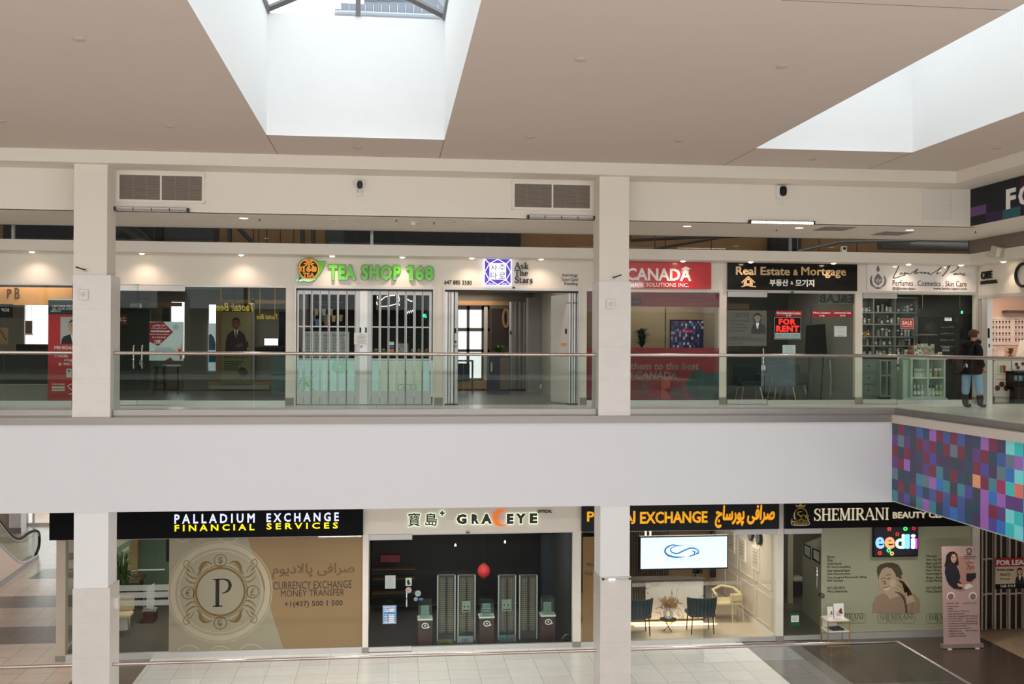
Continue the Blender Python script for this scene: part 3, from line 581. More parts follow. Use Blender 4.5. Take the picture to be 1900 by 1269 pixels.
for px, py, lab in ((482,405,'small sprinkler head beside the left lit downlight'),(805,411,'small sprinkler head above the phone number wall'),(1441,424,'small sprinkler head left of the real estate downlight'),(1810,428,'small sprinkler head near the wing corner'),(735,406,'small sprinkler head above the end of the tea shop lettering')):
    x, y = atz(px, py, ZS)
    if sp is None:
        sp = thing('sprinkler_head', lab, 'sprinkler', (x, y, ZS), 'sprinkler heads in the walkway soffit')
        MB().cyl((x,y,ZS), (x,y,ZS-.008), .035, 14).build('escutcheon', TRIMW, sp); m = MB(); m.cyl((x,y,ZS-.008), (x,y,ZS-.05), .012, 8); m.cyl((x,y,ZS-.05), (x,y,ZS-.055), .028, 12); m.build('deflector', DSTEEL, sp)
    else: dup(sp, (x, y, ZS), lab)
x, y = atz(767, 412, ZS); t = thing('smoke_detector', 'square smoke detector on the soffit above the tea shop 168 digits', 'smoke detector', (x, y, ZS))
MB().box(x-.07, x+.07, y-.07, y+.07, ZS-.02, ZS).build('base', TRIMW, t); MB().lathe([(.05,0),(.045,-.035),(.001,-.04)], x, y, ZS-.02, 14).build('head', SENS, t, smooth=40)
for px0, py0, px1, py1, lab in ((860,408,948,412,'flush white access hatch in the soffit above the purple sign'),):
    x0, y0 = atz(px0, py0, ZS); x1, y1 = atz(px1, py1+2, ZS); t = thing('ceiling_hatch', lab, 'panel', ((x0+x1)/2, (y0+y1)/2, ZS))
    q = MB(); [q.box(*v, ZS-.008, ZS+.002) for v in ((x0,x1,y0,y0+.02),(x0,x1,y1-.02,y1),(x0,x0+.02,y0+.02,y1-.02),(x1-.02,x1,y0+.02,y1-.02))]; q.build('frame', TRIMW, t); MB().box(x0+.025, x1-.025, min(y0,y1)+.025, max(y0,y1)-.025, ZS-.003, ZS+.002).build('door', CREAM, t)
for pts, lab in (((1548, 424), 'grey square ceiling grille above the real estate sign end'), ((1655, 433), 'grey square ceiling grille above the perfume shop logo')):
    x, y = atz(*pts, ZS); t = thing('ceiling_grille', lab, 'vent', (x, y, ZS), 'square grilles in the walkway soffit')
    m = MB(); [m.box(*v, ZS-.01, ZS+.002) for v in ((x-.32,x+.32,y-.32,y-.28),(x-.32,x+.32,y+.28,y+.32),(x-.32,x-.28,y-.28,y+.28),(x+.28,x+.32,y-.28,y+.28))]; m.build('frame', mat('grille_grey', (160, 154, 148), .6), t)
    m = MB(); [m.rbox(x, y-.27+k*.06, ZS-.006, .56, .05, .004, rx=R(25)) for k in range(10)]; m.build('louvre', mat('grille_grey', (160, 154, 148), .6), t)
# canopy spotlights that wash the sign wall
i = 0
sl = ['far left of the left column','right after the left column','above the glass shop front left of the tea shop','above the letter T of the tea shop','above the tea shop digits','above the phone number','right of the purple square sign','right after the right column above the red sign','between the red and black signs','above the end of the black real estate sign','above the signature of the perfume sign','at the corner of the canopy','on the wing canopy above the cafe letters']
for (px, py), lab in zip(((47,463),(255,466),(443,469),(615,472),(747,474),(877,476),(1007,478),(1276,481),(1403,483),(1560,485),(1702,487),(1804,488)), sl):
    x, y = atz(px, py, ZK0); y = 22.62
    t = thing('canopy_spotlight', 'small lit spotlight under the canopy, '+lab, 'light', (x, y, ZK0), 'canopy spotlights over the shop signs')
    m = MB(); m.tube([(x+.06*math.cos(a), y+.06*math.sin(a), ZK0-.004) for a in [k*6.2832/18 for k in range(18)]], .01, 6, True); m.build('trim_ring', TRIMW, t, smooth=50)
    MB().lathe([(.055, 0), (.055, -.012), (.03, -.03), (.001, -.034)], x, y, ZK0-.001, 18).build('bulb', EM_WARM, t, smooth=50)
    lamp('SPOT', 'canopy_lamp', (x, y+.02, ZK0-.045), 13, (1, .75, .58), .03, rot=(R(10), 0, 0), spot=130, blend=.9)
y, z = atx(1880, 477, 13.2); x, y = 13.25, 21.6; t = thing('canopy_spotlight', 'small lit recessed spotlight under the wing canopy over the cafe sign', 'light', (x, y, ZK0), 'canopy spotlights over the shop signs')
m = MB(); m.tube([(x+.06*math.cos(a), y+.06*math.sin(a), ZK0-.003) for a in [k*6.2832/18 for k in range(18)]], .01, 6, True); m.build('trim_ring', TRIMW, t); MB().lathe([(.055, 0), (.055, -.012), (.03, -.03), (.001, -.034)], x, y, ZK0, 18).build('bulb', EM_WARM, t)
lamp('SPOT', 'canopy_lamp', (x, y, ZK0-.045), 10, (1, .75, .58), .03, spot=105, blend=.8)
# devices on the canopy
x, z = at(1567, 461, YK); t = thing('canopy_camera', 'little white camera standing on the canopy above the real estate sign', 'camera', (x, YK+.05, ZK1))
MB().box(x-.05, x+.05, YK+.0, YK+.1, ZK1, ZK1+.02).build('base', TRIMW, t); MB().box(x-.06, x+.06, YK, YK+.1, ZK1+.02, ZK1+.13).build('body', TRIMW, t, bevel=.012); MB().box(x-.035, x+.035, YK-.006, YK, ZK1+.05, ZK1+.11).build('lens', DARK, t)
X1_ = 12.97; yy, zz = atx(1850, 467, X1_-.1); t = thing('flood_light', 'beige angled floodlight clipped to the wing canopy edge', 'light', (X1_-.02, yy, zz-.1))
MB().rbox(X1_-.09, yy, zz, .16, .26, .22, rz=R(25), rx=R(15)).build('housing', mat('beige_housing', (196, 186, 170), .5), t, bevel=.02); MB().rbox(X1_-.15, yy-.14, zz-.03, .12, .03, .18, rz=R(25), rx=R(15)).build('lens', mat('frosted_lens', (232, 228, 218), .3), t)
m = MB(); m.tube([(X1_-.02, yy+.1, zz-.02), (X1_-.03, yy+.25, zz-.08), (X1_-.03, yy+.45, zz-.06), (X1_-.03, yy+.55, zz+.02)], .006, 6); m.build('cable', mat('beige_housing', (196, 186, 170), .5), t)
# on the columns
for px, py, s, lab in ((159,501,-1,'thin dark bracket rod sticking out of the left column'), (1138,515,1,'thin dark bracket rod sticking out of the right column')):
    x, z = at(px, py, YC); t = thing('bracket_rod', lab, 'bracket', (x, YC, z), 'bracket rods on the columns')
    MB().box(x-.02+.09*-s*0, x+.02, YC-.02, YC+.005, z-.03, z+.03).build('wall_plate', SILV, t); MB().cyl((x, YC-.02, z), (x+s*.08, YC-.3, z+.03), .013, 8).build('rod', DARK, t, smooth=40)
for px, py, lab in ((156,547,'square off-white wall speaker on the left column'), (1132,564,'square off-white wall speaker on the right column')):
    x, z = at(px, py, YC); t = thing('wall_speaker', lab, 'speaker', (x, YC, z-.09), 'wall speakers on the columns')
    MB().box(x-.075, x+.075, YC-.05, YC, z-.09, z+.09).build('body', SENS, t, bevel=.012)
    m = MB(); m.ring(x, z, .045, .008, YC-.054, .005, 20); m.disc(x, z, .03, YC-.053, .004, n=16); m.build('grille', mat('speaker_grey', (206, 203, 196), .5), t)
x, z = at(213, 1120, YC+.3); t = thing('wall_speaker', 'slim white box on the side of the lower left column', 'speaker', (-4.87, YC+.4, z-.1)); MB().box(-4.9, -4.82, YC+.32, YC+.46, z-.1, z+.1).build('body', SENS, t, bevel=.01); MB().box(-4.822, -4.815, YC+.34, YC+.44, z-.07, z+.07).build('grille', mat('speaker_grey', (206, 203, 196), .5), t)
(x0, z1), (x1, z0) = at(1117, 1071, YC), at(1170, 1073, YC); t = thing('strip_lamp', 'thin lit strip lamp across the lower right column', 'light', ((x0+x1)/2, YC, z0))
MB().box(x0, x1, YC-.03, YC, z0-.012, z0+.012).build('housing', SILV, t); MB().box(x0+.22*(x1-x0), x0+.45*(x1-x0), YC-.034, YC-.029, z0-.014, z0+.004).build('lens', emis('strip_glow', (255,250,240), 6), t); m = MB(); [m.box(a-.02, a+.02, YC-.036, YC, z0-.018, z0+.016) for a in (x0+.02, x1-.02)]; m.build('end_cap', DARK, t)
# ================================================================== pixel mural on the wing fascia
t = thing('pixel_mural', 'wing fascia panel of coloured pixel squares in purple, teal and blue', 'mural', (XW, 15, -1.65))
PC = dict(k=(44,62,74),r=(112,36,62),p=(88,58,126),b=(54,84,152),v=(146,96,178),g=(94,116,132),t=(58,126,146),n=(38,66,92),d=(64,50,86),a=(112,206,216),c=(48,186,190),o=(240,146,116),m=(152,40,92),u=(40,110,186),y=(76,66,152),s=(204,112,100))
PAT = ['krndbnvrbrbdnvrdac'+'pcubpu','pgpkrprnrgrkprnbgv'+'capubs','rkrdnrydd'+'kdnrydgua'+'cupcab','prvkdprtnrnkortmcs'+'upcabu','gknd'+'tgvutktykvuvpp'+'cuapcu','nrkrbnbrbrbnnvrpac'+'pubcpa','tdyktvtnbubndvyuca'+'upcabc']
keys = list(PC); m = MB(); cw, rh = .2355, (1.64-.147)/7
random.seed(12)
for r in range(7):
    for c in range(46):
        ch = PAT[r][c] if c < len(PAT[r]) else random.choice('pubcavtbmoys'); m.k = keys.index(ch); y1 = YC-c*cw; z1 = -.147-r*rh; m.mesh([(XW-.006, y1, z1), (XW-.006, y1-cw, z1), (XW-.006, y1-cw, z1-rh), (XW-.006, y1, z1-rh)], [(0,1,2,3)])
m.k = 0; m.box(XW-.0055, XW, YC-46*cw, YC, -1.64, -.147)
m.build('printed_panel', [mat('mural_'+k, tuple(min(255, int(c_*1.18)) for c_ in v), .35, var=.06) for k, v in PC.items()], t)
MB().box(XW-.012, XW-.0005, YC-46*cw, YC, -1.655, -1.638).build('bottom_trim', SILV, t)
# ================================================================== UPPER SHOPS
def zf(py, px, Y=YF): return at(px, py, Y)[1]
wn_i = 10; dn_i = 1
def shopwin(px0, px1, seams, zb=0.0, zt=ZO, sill=.1, head=.03, Y=YF+.03, m=None):
    """fixed shop glazing: sill channel, head rail, one mesh per pane"""
    global wn_i
    x0, x1 = X(px0, 640, Y), X(px1, 640, Y); wn_i += 1
    b = MB(); b.box(x0, x1, Y-.03, Y+.05, zb, zb+sill)
    w = struct(b.build('window_%d' % wn_i, ALU)); q = MB(); q.box(x0, x1, Y-.02, Y+.04, zt-head, zt); q.build('head_rail', ALU, w)
    xs = [x0]+[X(s, 640, Y) for s in seams]+[x1]
    for a, c in zip(xs[:-1], xs[1:]): MB().box(a+.003, c-.003, Y, Y+.01, zb+sill, zt-head).build('glass_pane', m or GLASS, w)
    return w
def glassdoor(px0, px1, zb=0.0, zt=ZO-.006, Y=YF+.03, hpx=None, hz=(.78, 1.27), top=.12, bot=.11, hinge=True):
    global dn_i
    x0, x1 = X(px0, 640, Y), X(px1, 640, Y); dn_i += 1
    d = struct(MB().box(x0+.004, x1-.004, Y, Y+.012, zb+bot, zt-top).build('door_%d' % dn_i, GLASS))
    MB().box(x0+.004, x1-.004, Y-.02, Y+.035, zb+.01, zb+bot).build('bottom_rail', ALU, d); MB().box(x0+.004, x1-.004, Y-.02, Y+.035, zt-top, zt).build('top_rail', ALU, d)
    if hpx:
        hx = X(hpx, 640, Y-.06); m = MB(); m.tube([(hx, Y-.01, zb+hz[0]+.04), (hx, Y-.05, zb+hz[0]+.005), (hx, Y-.07, zb+hz[0]+.04), (hx, Y-.07, zb+hz[1]-.04), (hx, Y-.05, zb+hz[1]-.005), (hx, Y-.01, zb+hz[1]-.04)], .016, 8)
        m.build('pull_handle', CHROME, d, smooth=50)
    return d
def padlock(px, py, Y, label):
    x, z = at(px, py, Y); t = thing('padlock', label, 'padlock', (x, Y, z-.05)); MB().box(x-.035, x+.035, Y-.02, Y+.02, z-.06, z+.01).build('body', DSTEEL, t, bevel=.006)
    MB().tube([(x-.022, Y, z), (x-.022, Y, z+.045), (x, Y, z+.065), (x+.022, Y, z+.045), (x+.022, Y, z)], .007, 6).build('shackle', CHROME, t)
def sheet(name, label, cat, px0, py0, px1, py1, Y, m=PAPER, lines=0, group=None, d=.003):
    (x0, z1), (x1, z0) = at(px0, (py0+py1)/2, Y), at(px1, (py0+py1)/2, Y); z1 = at((px0+px1)/2, py0, Y)[1]; z0 = at((px0+px1)/2, py1, Y)[1]
    t = thing(name, label, cat, ((x0+x1)/2, Y, z0), group); MB().box(x0, x1, Y, Y+d, z0, z1).build('sheet', m, t)
    if lines:
        q = MB(); random.seed(int(px0*7+py0))
        for i in range(lines):
            z = z1-(z1-z0)*(.15+.72*i/max(1, lines-1)); wd = random.uniform(.35, .78)*(x1-x0); q.box((x0+x1-wd)/2, (x0+x1+wd)/2, Y-.002, Y, z-(z1-z0)*.012-.002, z+(z1-z0)*.012)
        q.build('printed_lines', GREY, t)
    return t, x0, x1, z0, z1
def room_light(x, y, z, p, c=NEUT, sx=1.5, sy=1.5): lamp('AREA', 'shop_ceiling_lamp', (x, y, z), p, c, sx, size_y=sy)
# ---- back of the deep shops: glazed rear shopfront with daylight beyond
m = MB(); xs_ = [XL, at(45,600,31)[0], at(90,600,31)[0], at(317,600,31)[0], at(342,600,31)[0], at(387,600,31)[0], at(400.5,600,31)[0], at(488,600,31)[0], X(538)]
for i in range(len(xs_)-1):
    if i in (1, 3, 5): m.box(xs_[i], xs_[i+1], 31, 31.1, 0, at(60,664,31)[1] if i != 5 else at(390,688,31)[1]); m.box(xs_[i], xs_[i+1], 31, 31.1, at(60,562,31)[1] if i != 3 else at(330,560,31)[1], 2.9)
    else: m.box(xs_[i], xs_[i+1], 31, 31.1, 0, 2.9)
S1('wall_back', m, SHW)
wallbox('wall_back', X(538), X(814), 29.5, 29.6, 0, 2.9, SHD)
# ------------------------------------------------ shop left of the left column
shopwin(-160, 134, (-60, 7, 68), sill=.1); 
t, x0, x1, z0, z1 = sheet('roll_up_banner', 'red roll-up banner with a suited man behind glass left of the left column', 'banner', 89, 557, 160, 744, 23.5, BRED)
b = MB(); b.box(x0-.02, x1+.02, 23.44, 23.6, z0-.08, z0+.0); b.build('base', ALU, t); MB().box(x0, x1, 23.49, 23.52, z1, z1+.03).build('top_bar', ALU, t)
MB().box(x0, x1, 23.497, 23.5, zf(583.5,110,23.5), z1).build('dark_header', DARK, t)
bx = at(112, 640, 23.5)[0]; MB().box(bx, bx+.55, 23.496, 23.5, zf(638,130,23.5), zf(588,130,23.5)).build('photo_background', mat('photo_backdrop', (196, 198, 200), .6), t)
bust(t, bx+.02, bx+.53, zf(638,130,23.5), zf(589,130,23.5), 23.494, hair=GHAIR, tie=TIE, heads=.27)
q = MB()
for s, a, c, e, f in (('I AM YOUR SPECIALIST FOR',97,566,158,570),('ALL YOUR COMMERCIAL',97,571,152,575),('NEEDS AT',94,575.5,113,579),('MEHRDAD SH',101,642,150,648),('C: 416.836.',101,658,127,663),('GTA@G',119,666,140,671),('B: 905.731.',109,673,146,678)): q.tp(s, a, c, e, f, 23.494, d=.003, bold=.02)
q.tp('Community', 96, 710, 120, 716, 23.494, d=.003, bold=.01); q.p(96, 717, 120, 720, 23.494, .003); q.p(96, 723, 120, 725, 23.494, .003); q.tp('ROYAL LEPAGE', 97, 720, 120, 723, 23.494, d=.003)
q.rp([(134,712),(126,716),(131,722),(139,727),(128,732)], 1.5, 23.494, .003); q.build('lettering', WTXT, t)
q = MB(); q.tp('UNIT B2 - 1191 YONGE', 95, 732, 150, 737, 23.494, d=.003); q.build('address_lettering', mat('dark_red_ink', (90, 16, 24), .6), t); MB().p(123, 684, 133, 700, 23.494, .003).build('award_label', PAPER, t); q = MB(); q.pp([(125,686),(131,686),(128,692)], 23.492); q.build('award_mark', mat('teal_ink', (40, 110, 120), .5), t)
# wood header with letters, dark board, desks and chairs inside
t = thing('wood_fascia', 'oak header panel with bronze letters P B in the far left shop', 'panel', (-9, 27, 2.2)); MB().box(-14, at(134,540,27)[0], 27, 27.1, zf(566,60,27), zf(533,60,27)).build('panel', mat('lit_oak', (196, 146, 92), .5, var=.15), t)
q = MB(); q.tp('P', 13, 536, 21, 553, 26.97, d=.03); q.tp('B', 27, 534, 36, 554, 26.97, d=.03); q.build('lettering', mat('bronze', (96, 66, 36), .35, .6), t)
t, *_ = sheet('menu_board', 'dark board with white mirrored writing at the far left edge', 'sign', -8, 564, 24, 589, 26, BLACK); q = MB(); q.tp('SOP', 2, 572, 17, 578, 25.99, d=.003, bold=.02, mirror=True); q.build('lettering', WTXT, t)
t, *_ = sheet('framed_picture', 'tan picture board below the dark board at the far left edge', 'picture', -4, 608, 15, 639, 26, mat('kraft', (166, 138, 100), .8)); q = MB(); [q.p(0+k*3, 612+k*5, 3+k*3, 616+k*5, 25.995, .003) for k in range(4)]; q.build('printed_marks', mat('brown_ink', (104, 80, 54), .8), t)
t, *_ = sheet('wall_screen', 'brown hanging panel in front of the bright rear window at far left', 'panel', 47, 595, 60, 619, 28, mat('brown_panel', (92, 70, 60), .5)); MB().p(46.5, 619, 60.5, 622, 27.99, .03).build('lower_rail', ALU, t); m = MB(); [m.cyl(vp(px,596,28.0), (vp(px,596,28.0)[0], 28.0, 2.87), .006, 5) for px in (49, 58)]; m.build('hanging_wire', DSTEEL, t)
def deskth(label, x0, x1, y0, y1, h, m):
    t = thing('desk', label, 'desk', ((x0+x1)/2, (y0+y1)/2, 0)); MB().box(x0, x1, y0, y1, h-.05, h).build('worktop', DWOOD, t); MB().box(x0+.03, x1-.03, y0+.05, y0+.09, 0.05, h-.05).build('front_panel', m, t)
    for a in (x0+.03, x1-.07): MB().box(a, a+.04, y0+.09, y1-.03, 0, h-.05).build('side_panel', m, t)
    return t
deskth('dark reception desk behind the handrail at the far left shop', -9.6, -7.2, 26.2, 26.9, 1.05, mat('dark_laminate', (58, 56, 54), .5))
MB_ = MB().box(-14, -6.95, 25.2, 25.4, 0, .36); tag(MB_.build('low_plinth', mat('pale_plinth', (176, 170, 156), .6)), 'long low pale plinth at the foot of the far left shop window', 'plinth')
def officechair(label, x, y, m, group=None):
    t = thing('office_chair', label, 'chair', (x, y, 0), group); MB().box(x-.24, x+.24, y-.24, y+.24, .46, .54).build('seat', m, t, bevel=.02); MB().box(x-.22, x+.22, y-.26, y-.19, .6, 1.28).build('backrest', m, t, bevel=.03)
    b = MB(); b.cyl((x,y,.08), (x,y,.46), .03, 8); [b.cyl((x,y,.1), (x+.28*math.cos(k*1.2566), y+.28*math.sin(k*1.2566), .04), .02, 6) for k in range(5)]; b.build('pedestal', BLACK, t)
    for s in (-1, 1): MB().box(x+s*.27-.025, x+s*.27+.025, y-.18, y+.12, .68, .71).build('armrest', BLACK, t)
    return t
c = at(53, 640, 27.6); officechair('black office chair before the bright rear window, left one', c[0], 27.6, BLACK, 'office chairs in the far left shop'); c = at(82, 640, 27.2); officechair('black office chair beside the red banner, right one', c[0], 27.2, BLACK, 'office chairs in the far left shop')
room_light(-8.5, 26.5, 2.8, 22, WARM); room_light(-9, 27, 2.8, 12, WARM, 2, .4)
# ------------------------------------------------ glass double door shop
glassdoor(217, 255.5, hpx=248); glassdoor(255.5, 343, hpx=263.5); shopwin(343, 530, (435, 472))
padlock(262, 672, YF-.06, 'grey padlock on the double door handles')
o = MB(); x, z = at(254, 526, YF); o.box(x-.05, x+.05, YF-.04, YF, z-.02, z+.02); tag(o.build('door_sensor', TRIMW), 'tiny white sensor above the glass double door', 'sensor')
# poster on the door
t, x0, x1, z0, z1 = sheet('door_poster', 'red and white poster hanging behind the glass double door', 'poster', 277, 597, 341, 669, YF+.06, mat('pale_poster', (206, 220, 224), .6))
q = MB(); q.pp([(277,598),(303,597),(321,616),(294,642),(277,634)], YF+.056); q.pp([(306,669),(316,663),(322,669)], YF+.056); q.build('red_shape', mat('maroon', (142, 20, 34), .6), t)
q = MB(); q.pp([(337,632),(335,648),(329,646),(331,652),(323,658),(334,660),(333,668),(337,666)], YF+.055); q.build('maple_leaf_print', mat('leaf_red', (214, 40, 44), .6), t)
q = MB()
for s, a, c_, e, f, bo in (('ﯽﺗﺮﺟﺎﻬﻣ ﺮﺘﻓﺩ',283,601,307,606,.01),('ﻩﺩﺍﺯ ﻢﻴﻫﺍﺮﺑﺍ ﺪﻴﻣﺍ',281,607,309,611,.01),('Omid Ebrahimzadeh',280,612.5,315,616,.03),('Regulated Canadian Immigration',278,619,314,621.5,.02),('416.756.8238',282,624.5,307,627,.01)): q.tp(s, a, c_, e, f, YF+.053, d=.002, bold=bo)
q.tp('OMI', 289, 632, 297, 636, YF+.053, d=.002, bold=.03); q.rp([(286,631),(299,631),(299,637),(286,637)], .7, YF+.053, .002, True); q.build('lettering', WTXT, t)
q = MB(); q.ring(*at(325,607,YF), .045, .012, YF+.053, .002, 20); q.disc(*at(325,607,YF), .02, YF+.053, .002, n=12); [q.p(287, 645+k*2.2, 318+k*4, 646+k*2.2, YF+.053, .002) for k in range(3)]; q.build('seal_print', mat('pale_blue_ink', (130, 160, 186), .6), t)
# things inside
t, *_ = sheet('exit_sign', 'small dark red sign strip high inside the double door shop', 'sign', 256, 551, 278, 556, 27, mat('maroon', (142, 20, 34), .6)); q = MB(); [q.p(258+k*4, 552.2, 260.5+k*4, 555, 26.99, .004) for k in range(5)]; q.build('printed_marks', BLACK, t)
t, *_ = sheet('red_wall_sign', 'faded red sign with white mirrored characters left inside the double door', 'sign', 218, 584, 236, 603, 28, mat('faded_red', (150, 52, 56), .6)); q = MB(); q.tp('구지', 219, 588, 235, 600, 27.99, d=.003, bold=.03, mirror=True); q.build('lettering', WTXT, t)
t = thing('wall_heater', 'white wall unit high on the wall behind the left door leaf', 'heater', (at(250,570,29)[0], 29, 2)); (a, zz) = at(241, 567, 29); MB().box(a, a+.26, 29, 29.2, zz-.06, zz+.06).build('body', TRIMW, t, bevel=.01); MB().box(a+.02, a+.24, 28.99, 29, zz-.05, zz-.035).build('outlet_slot', DARK, t)
wallbox('wall_inner', at(212,640,30)[0], at(278,640,30)[0], 30, 30.1, 0, at(240,574,30)[1], mat('green_grey_wall', (92, 96, 88), .8))
tag(MB().p(276, 561, 336, 568, 29, .15).build('oak_rail', WOOD), 'short oak beam over the poster in the double door shop', 'beam')
t, *_ = sheet('notice_board', 'brown framed board on the rear wall above the door poster', 'board', 301, 574, 314, 596, 30.99, mat('brown_panel', (92, 70, 60), .5)); MB().p(300.3, 573, 314.7, 574.4, 30.96, .03).build('frame', DARK, t)
def stool(label, x, y, h=.75):
    t = thing('bar_stool', label, 'stool', (x, y, 0)); MB().lathe([(.17,0),(.18,.03),(.15,.05)], x, y, h-.05, 14).build('seat', mat('teal_seat', (84, 104, 98), .6), t, smooth=40)
    for k in range(4): a = k*1.571+.78; MB().cyl((x+.12*math.cos(a), y+.12*math.sin(a), h-.05), (x+.2*math.cos(a), y+.2*math.sin(a), 0), .014, 6).build('leg', BLACK, t)
    MB().tube([(x+.165*math.cos(a), y+.165*math.sin(a), .28) for a in [k*.7854 for k in range(8)]], .01, 6, True).build('foot_ring', BLACK, t)
c = at(297, 690, 28); stool('round bar stool behind the door poster', c[0], 28)
t = thing('side_table', 'thin white topped table behind the double door poster', 'table', (at(318,680,28.6)[0], 28.6, 0)); a = at(318, 678, 28.6); MB().box(a[0]-.2, a[0]+.2, 28.4, 28.8, a[1]-.02, a[1]+.02).build('tabletop', PAPER, t)
for sx in (-1, 1): MB().box(a[0]+sx*.17-.015, a[0]+sx*.17+.015, 28.58, 28.62, 0, a[1]-.02).build('leg', BLACK, t)
tag(MB().p(280, 707, 338, 722, 30.7, .2).build('wood_skirting_box', mat('grey_oak', (128, 114, 96), .6)), 'low grey oak box on the floor behind the door poster', 'plinth')
# standing poster of a man between wood posts
for px0, px1, lab in ((400.5, 410, 'oak post left of the standing poster of the suited man'), (466, 472, 'pale post right of the standing poster of the suited man')):
    tag(MB().p(px0, 553, px1, 712, 30.4, .12).build('wood_post', WOOD if px0 < 440 else mat('pale_post', (176, 170, 162), .6)), lab, 'post')
tag(MB().p(407, 556, 530, 563, 30.4, .12).build('oak_rail', WOOD), 'long oak beam above the standing poster of the suited man', 'beam')
tag(MB().p(387, 708, 503, 715, 30.3, .15).build('kickboard', WOOD), 'oak base board below the standing poster of the suited man', 'board'); tag(MB().p(387, 715, 500, 722, 30.2, .2).build('low_plinth', mat('pale_plinth', (176, 170, 156), .6)), 'pale plinth under the oak base board', 'plinth')
t, x0, x1, z0, z1 = sheet('standing_poster', 'large olive poster of a man with folded arms inside the glass shop', 'poster', 410, 578.5, 466, 713, 30.2, mat('olive_poster', (150, 144, 104), .7))
bust(t, x0+.12, x1-.12, at(440,652,30.2)[1], at(440,587,30.2)[1], 30.19, suit=mat('brown_suit', (64, 54, 58), .7), skin=mat('brown_skin', (122, 86, 64), .7), tie=TIE, heads=.155)
q = MB(); q.pp([(420,645),(440,636),(452,640),(460,632),(461,643),(446,650),(424,653)], 30.185, .004); q.build('folded_arms_print', mat('brown_suit', (64, 54, 58), .7), t); MB().pp([(437,640),(449,636),(452,641),(441,646)], 30.183, .004).build('hands_print', mat('brown_skin', (122, 86, 64), .7), t)
q = MB(); q.tp('(647) 849-1811', 416, 660, 459, 666, 30.19, d=.003, bold=.02); [q.p(416, 670+k*4, 452-(k%3)*5, 671.5+k*4, 30.19, .003) for k in range(5)]; q.pp([(441,690),(448,680),(456,684),(462,695),(450,699)], 30.19); q.tp('M', 441, 702, 447, 706, 30.19, d=.003); q.build('lettering', mat('olive_ink', (74, 70, 52), .7), t)
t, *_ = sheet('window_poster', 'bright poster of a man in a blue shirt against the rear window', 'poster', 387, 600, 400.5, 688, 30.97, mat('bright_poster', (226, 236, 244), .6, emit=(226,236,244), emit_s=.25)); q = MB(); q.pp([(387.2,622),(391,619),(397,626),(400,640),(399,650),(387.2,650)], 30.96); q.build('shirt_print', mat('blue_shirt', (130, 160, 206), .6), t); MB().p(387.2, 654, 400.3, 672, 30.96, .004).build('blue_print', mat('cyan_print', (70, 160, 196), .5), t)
YEL = mat('yellow_neon_script', (196, 168, 30), .4, emit=(214,180,30), emit_s=.25)
t = thing('script_sign', 'yellow mirrored script hung high above the standing poster', 'sign', (at(436,568,29.8)[0], 29.8, 2.2)); q = MB(); [q.cyl(vp(px,563,29.81), (vp(px,563,29.81)[0], 29.81, 2.87), .005, 5) for px in (410, 462)]; q.tp('Taotai: Bee', 401, 562, 471, 577, 29.8, d=.02, bold=.012, mirror=True, shear=.2); q.build('lettering', YEL, t); tag(t, t['label'], 'sign')
t = thing('script_sign', 'reflection of the yellow script, built as dim letters right of the suited man poster', 'sign', (at(495,588,30)[0], 30, 2)); q = MB(); [q.cyl(vp(px,584,30.01), (vp(px,584,30.01)[0], 30.01, 2.87), .005, 5) for px in (482, 510)]; q.tp('Taotai Bee', 476, 583, 515, 592, 30, d=.02, mirror=True, shear=.2); q.build('lettering', YEL, t)  # reflection of the larger script, modelled as hung letters
t = thing('monitor', 'bright white screen on the counter at the right end of the glass shop', 'monitor', (at(503,637,28.5)[0], 28.5, .9)); MB().p(489.5, 626.5, 516.5, 646, 28.5, .05).build('bezel', BLACK, t); MB().p(490.5, 628, 515.8, 645, 28.49, .01).build('screen', emis('white_screen', (240, 244, 246), .9), t); MB().p(501, 646, 505, 656, 28.52, .03).build('stand', BLACK, t)
t = thing('counter', 'dark topped glass front counter at the right end of the glass shop', 'counter', (at(515,700,28)[0], 28, 0)); a0, a1 = at(503,690,28)[0], at(531,690,28)[0]; zt_ = at(515,655,28)[1]; MB().box(a0-.3, a1+.3, 27.9, 28.7, zt_, zt_+.05).build('worktop', BLACK, t); MB().box(a0, a1+.3, 28, 28.6, 0, zt_).build('front_panel', mat('teal_grey_panel', (92, 116, 112), .3), t); MB().box(a0, a1+.3, 27.985, 28, .5, .53).build('trim_line', DARK, t)
t = thing('printer', 'dark printer on the counter below the white screen', 'printer', (at(500,645,28.2)[0], 28.2, zt_+.05)); a = at(500,647,28.2); MB().box(a[0]-.36, a[0]+.4, 28, 28.5, zt_+.05, zt_+.17).build('body', BLACK, t, bevel=.02); MB().box(a[0]-.3, a[0]+.2, 28.05, 28.45, zt_+.17, zt_+.2).build('lid', DARK, t, bevel=.01)
tag(MB().p(517, 578, 530, 728, 29.2, .3).build('dark_cabinet', BLACK), 'tall black cabinet at the right end of the glass shop', 'cabinet')
room_light(-4.2, 26, 2.8, 22, NEUT); room_light(-3.2, 29, 2.8, 8, NEUT)
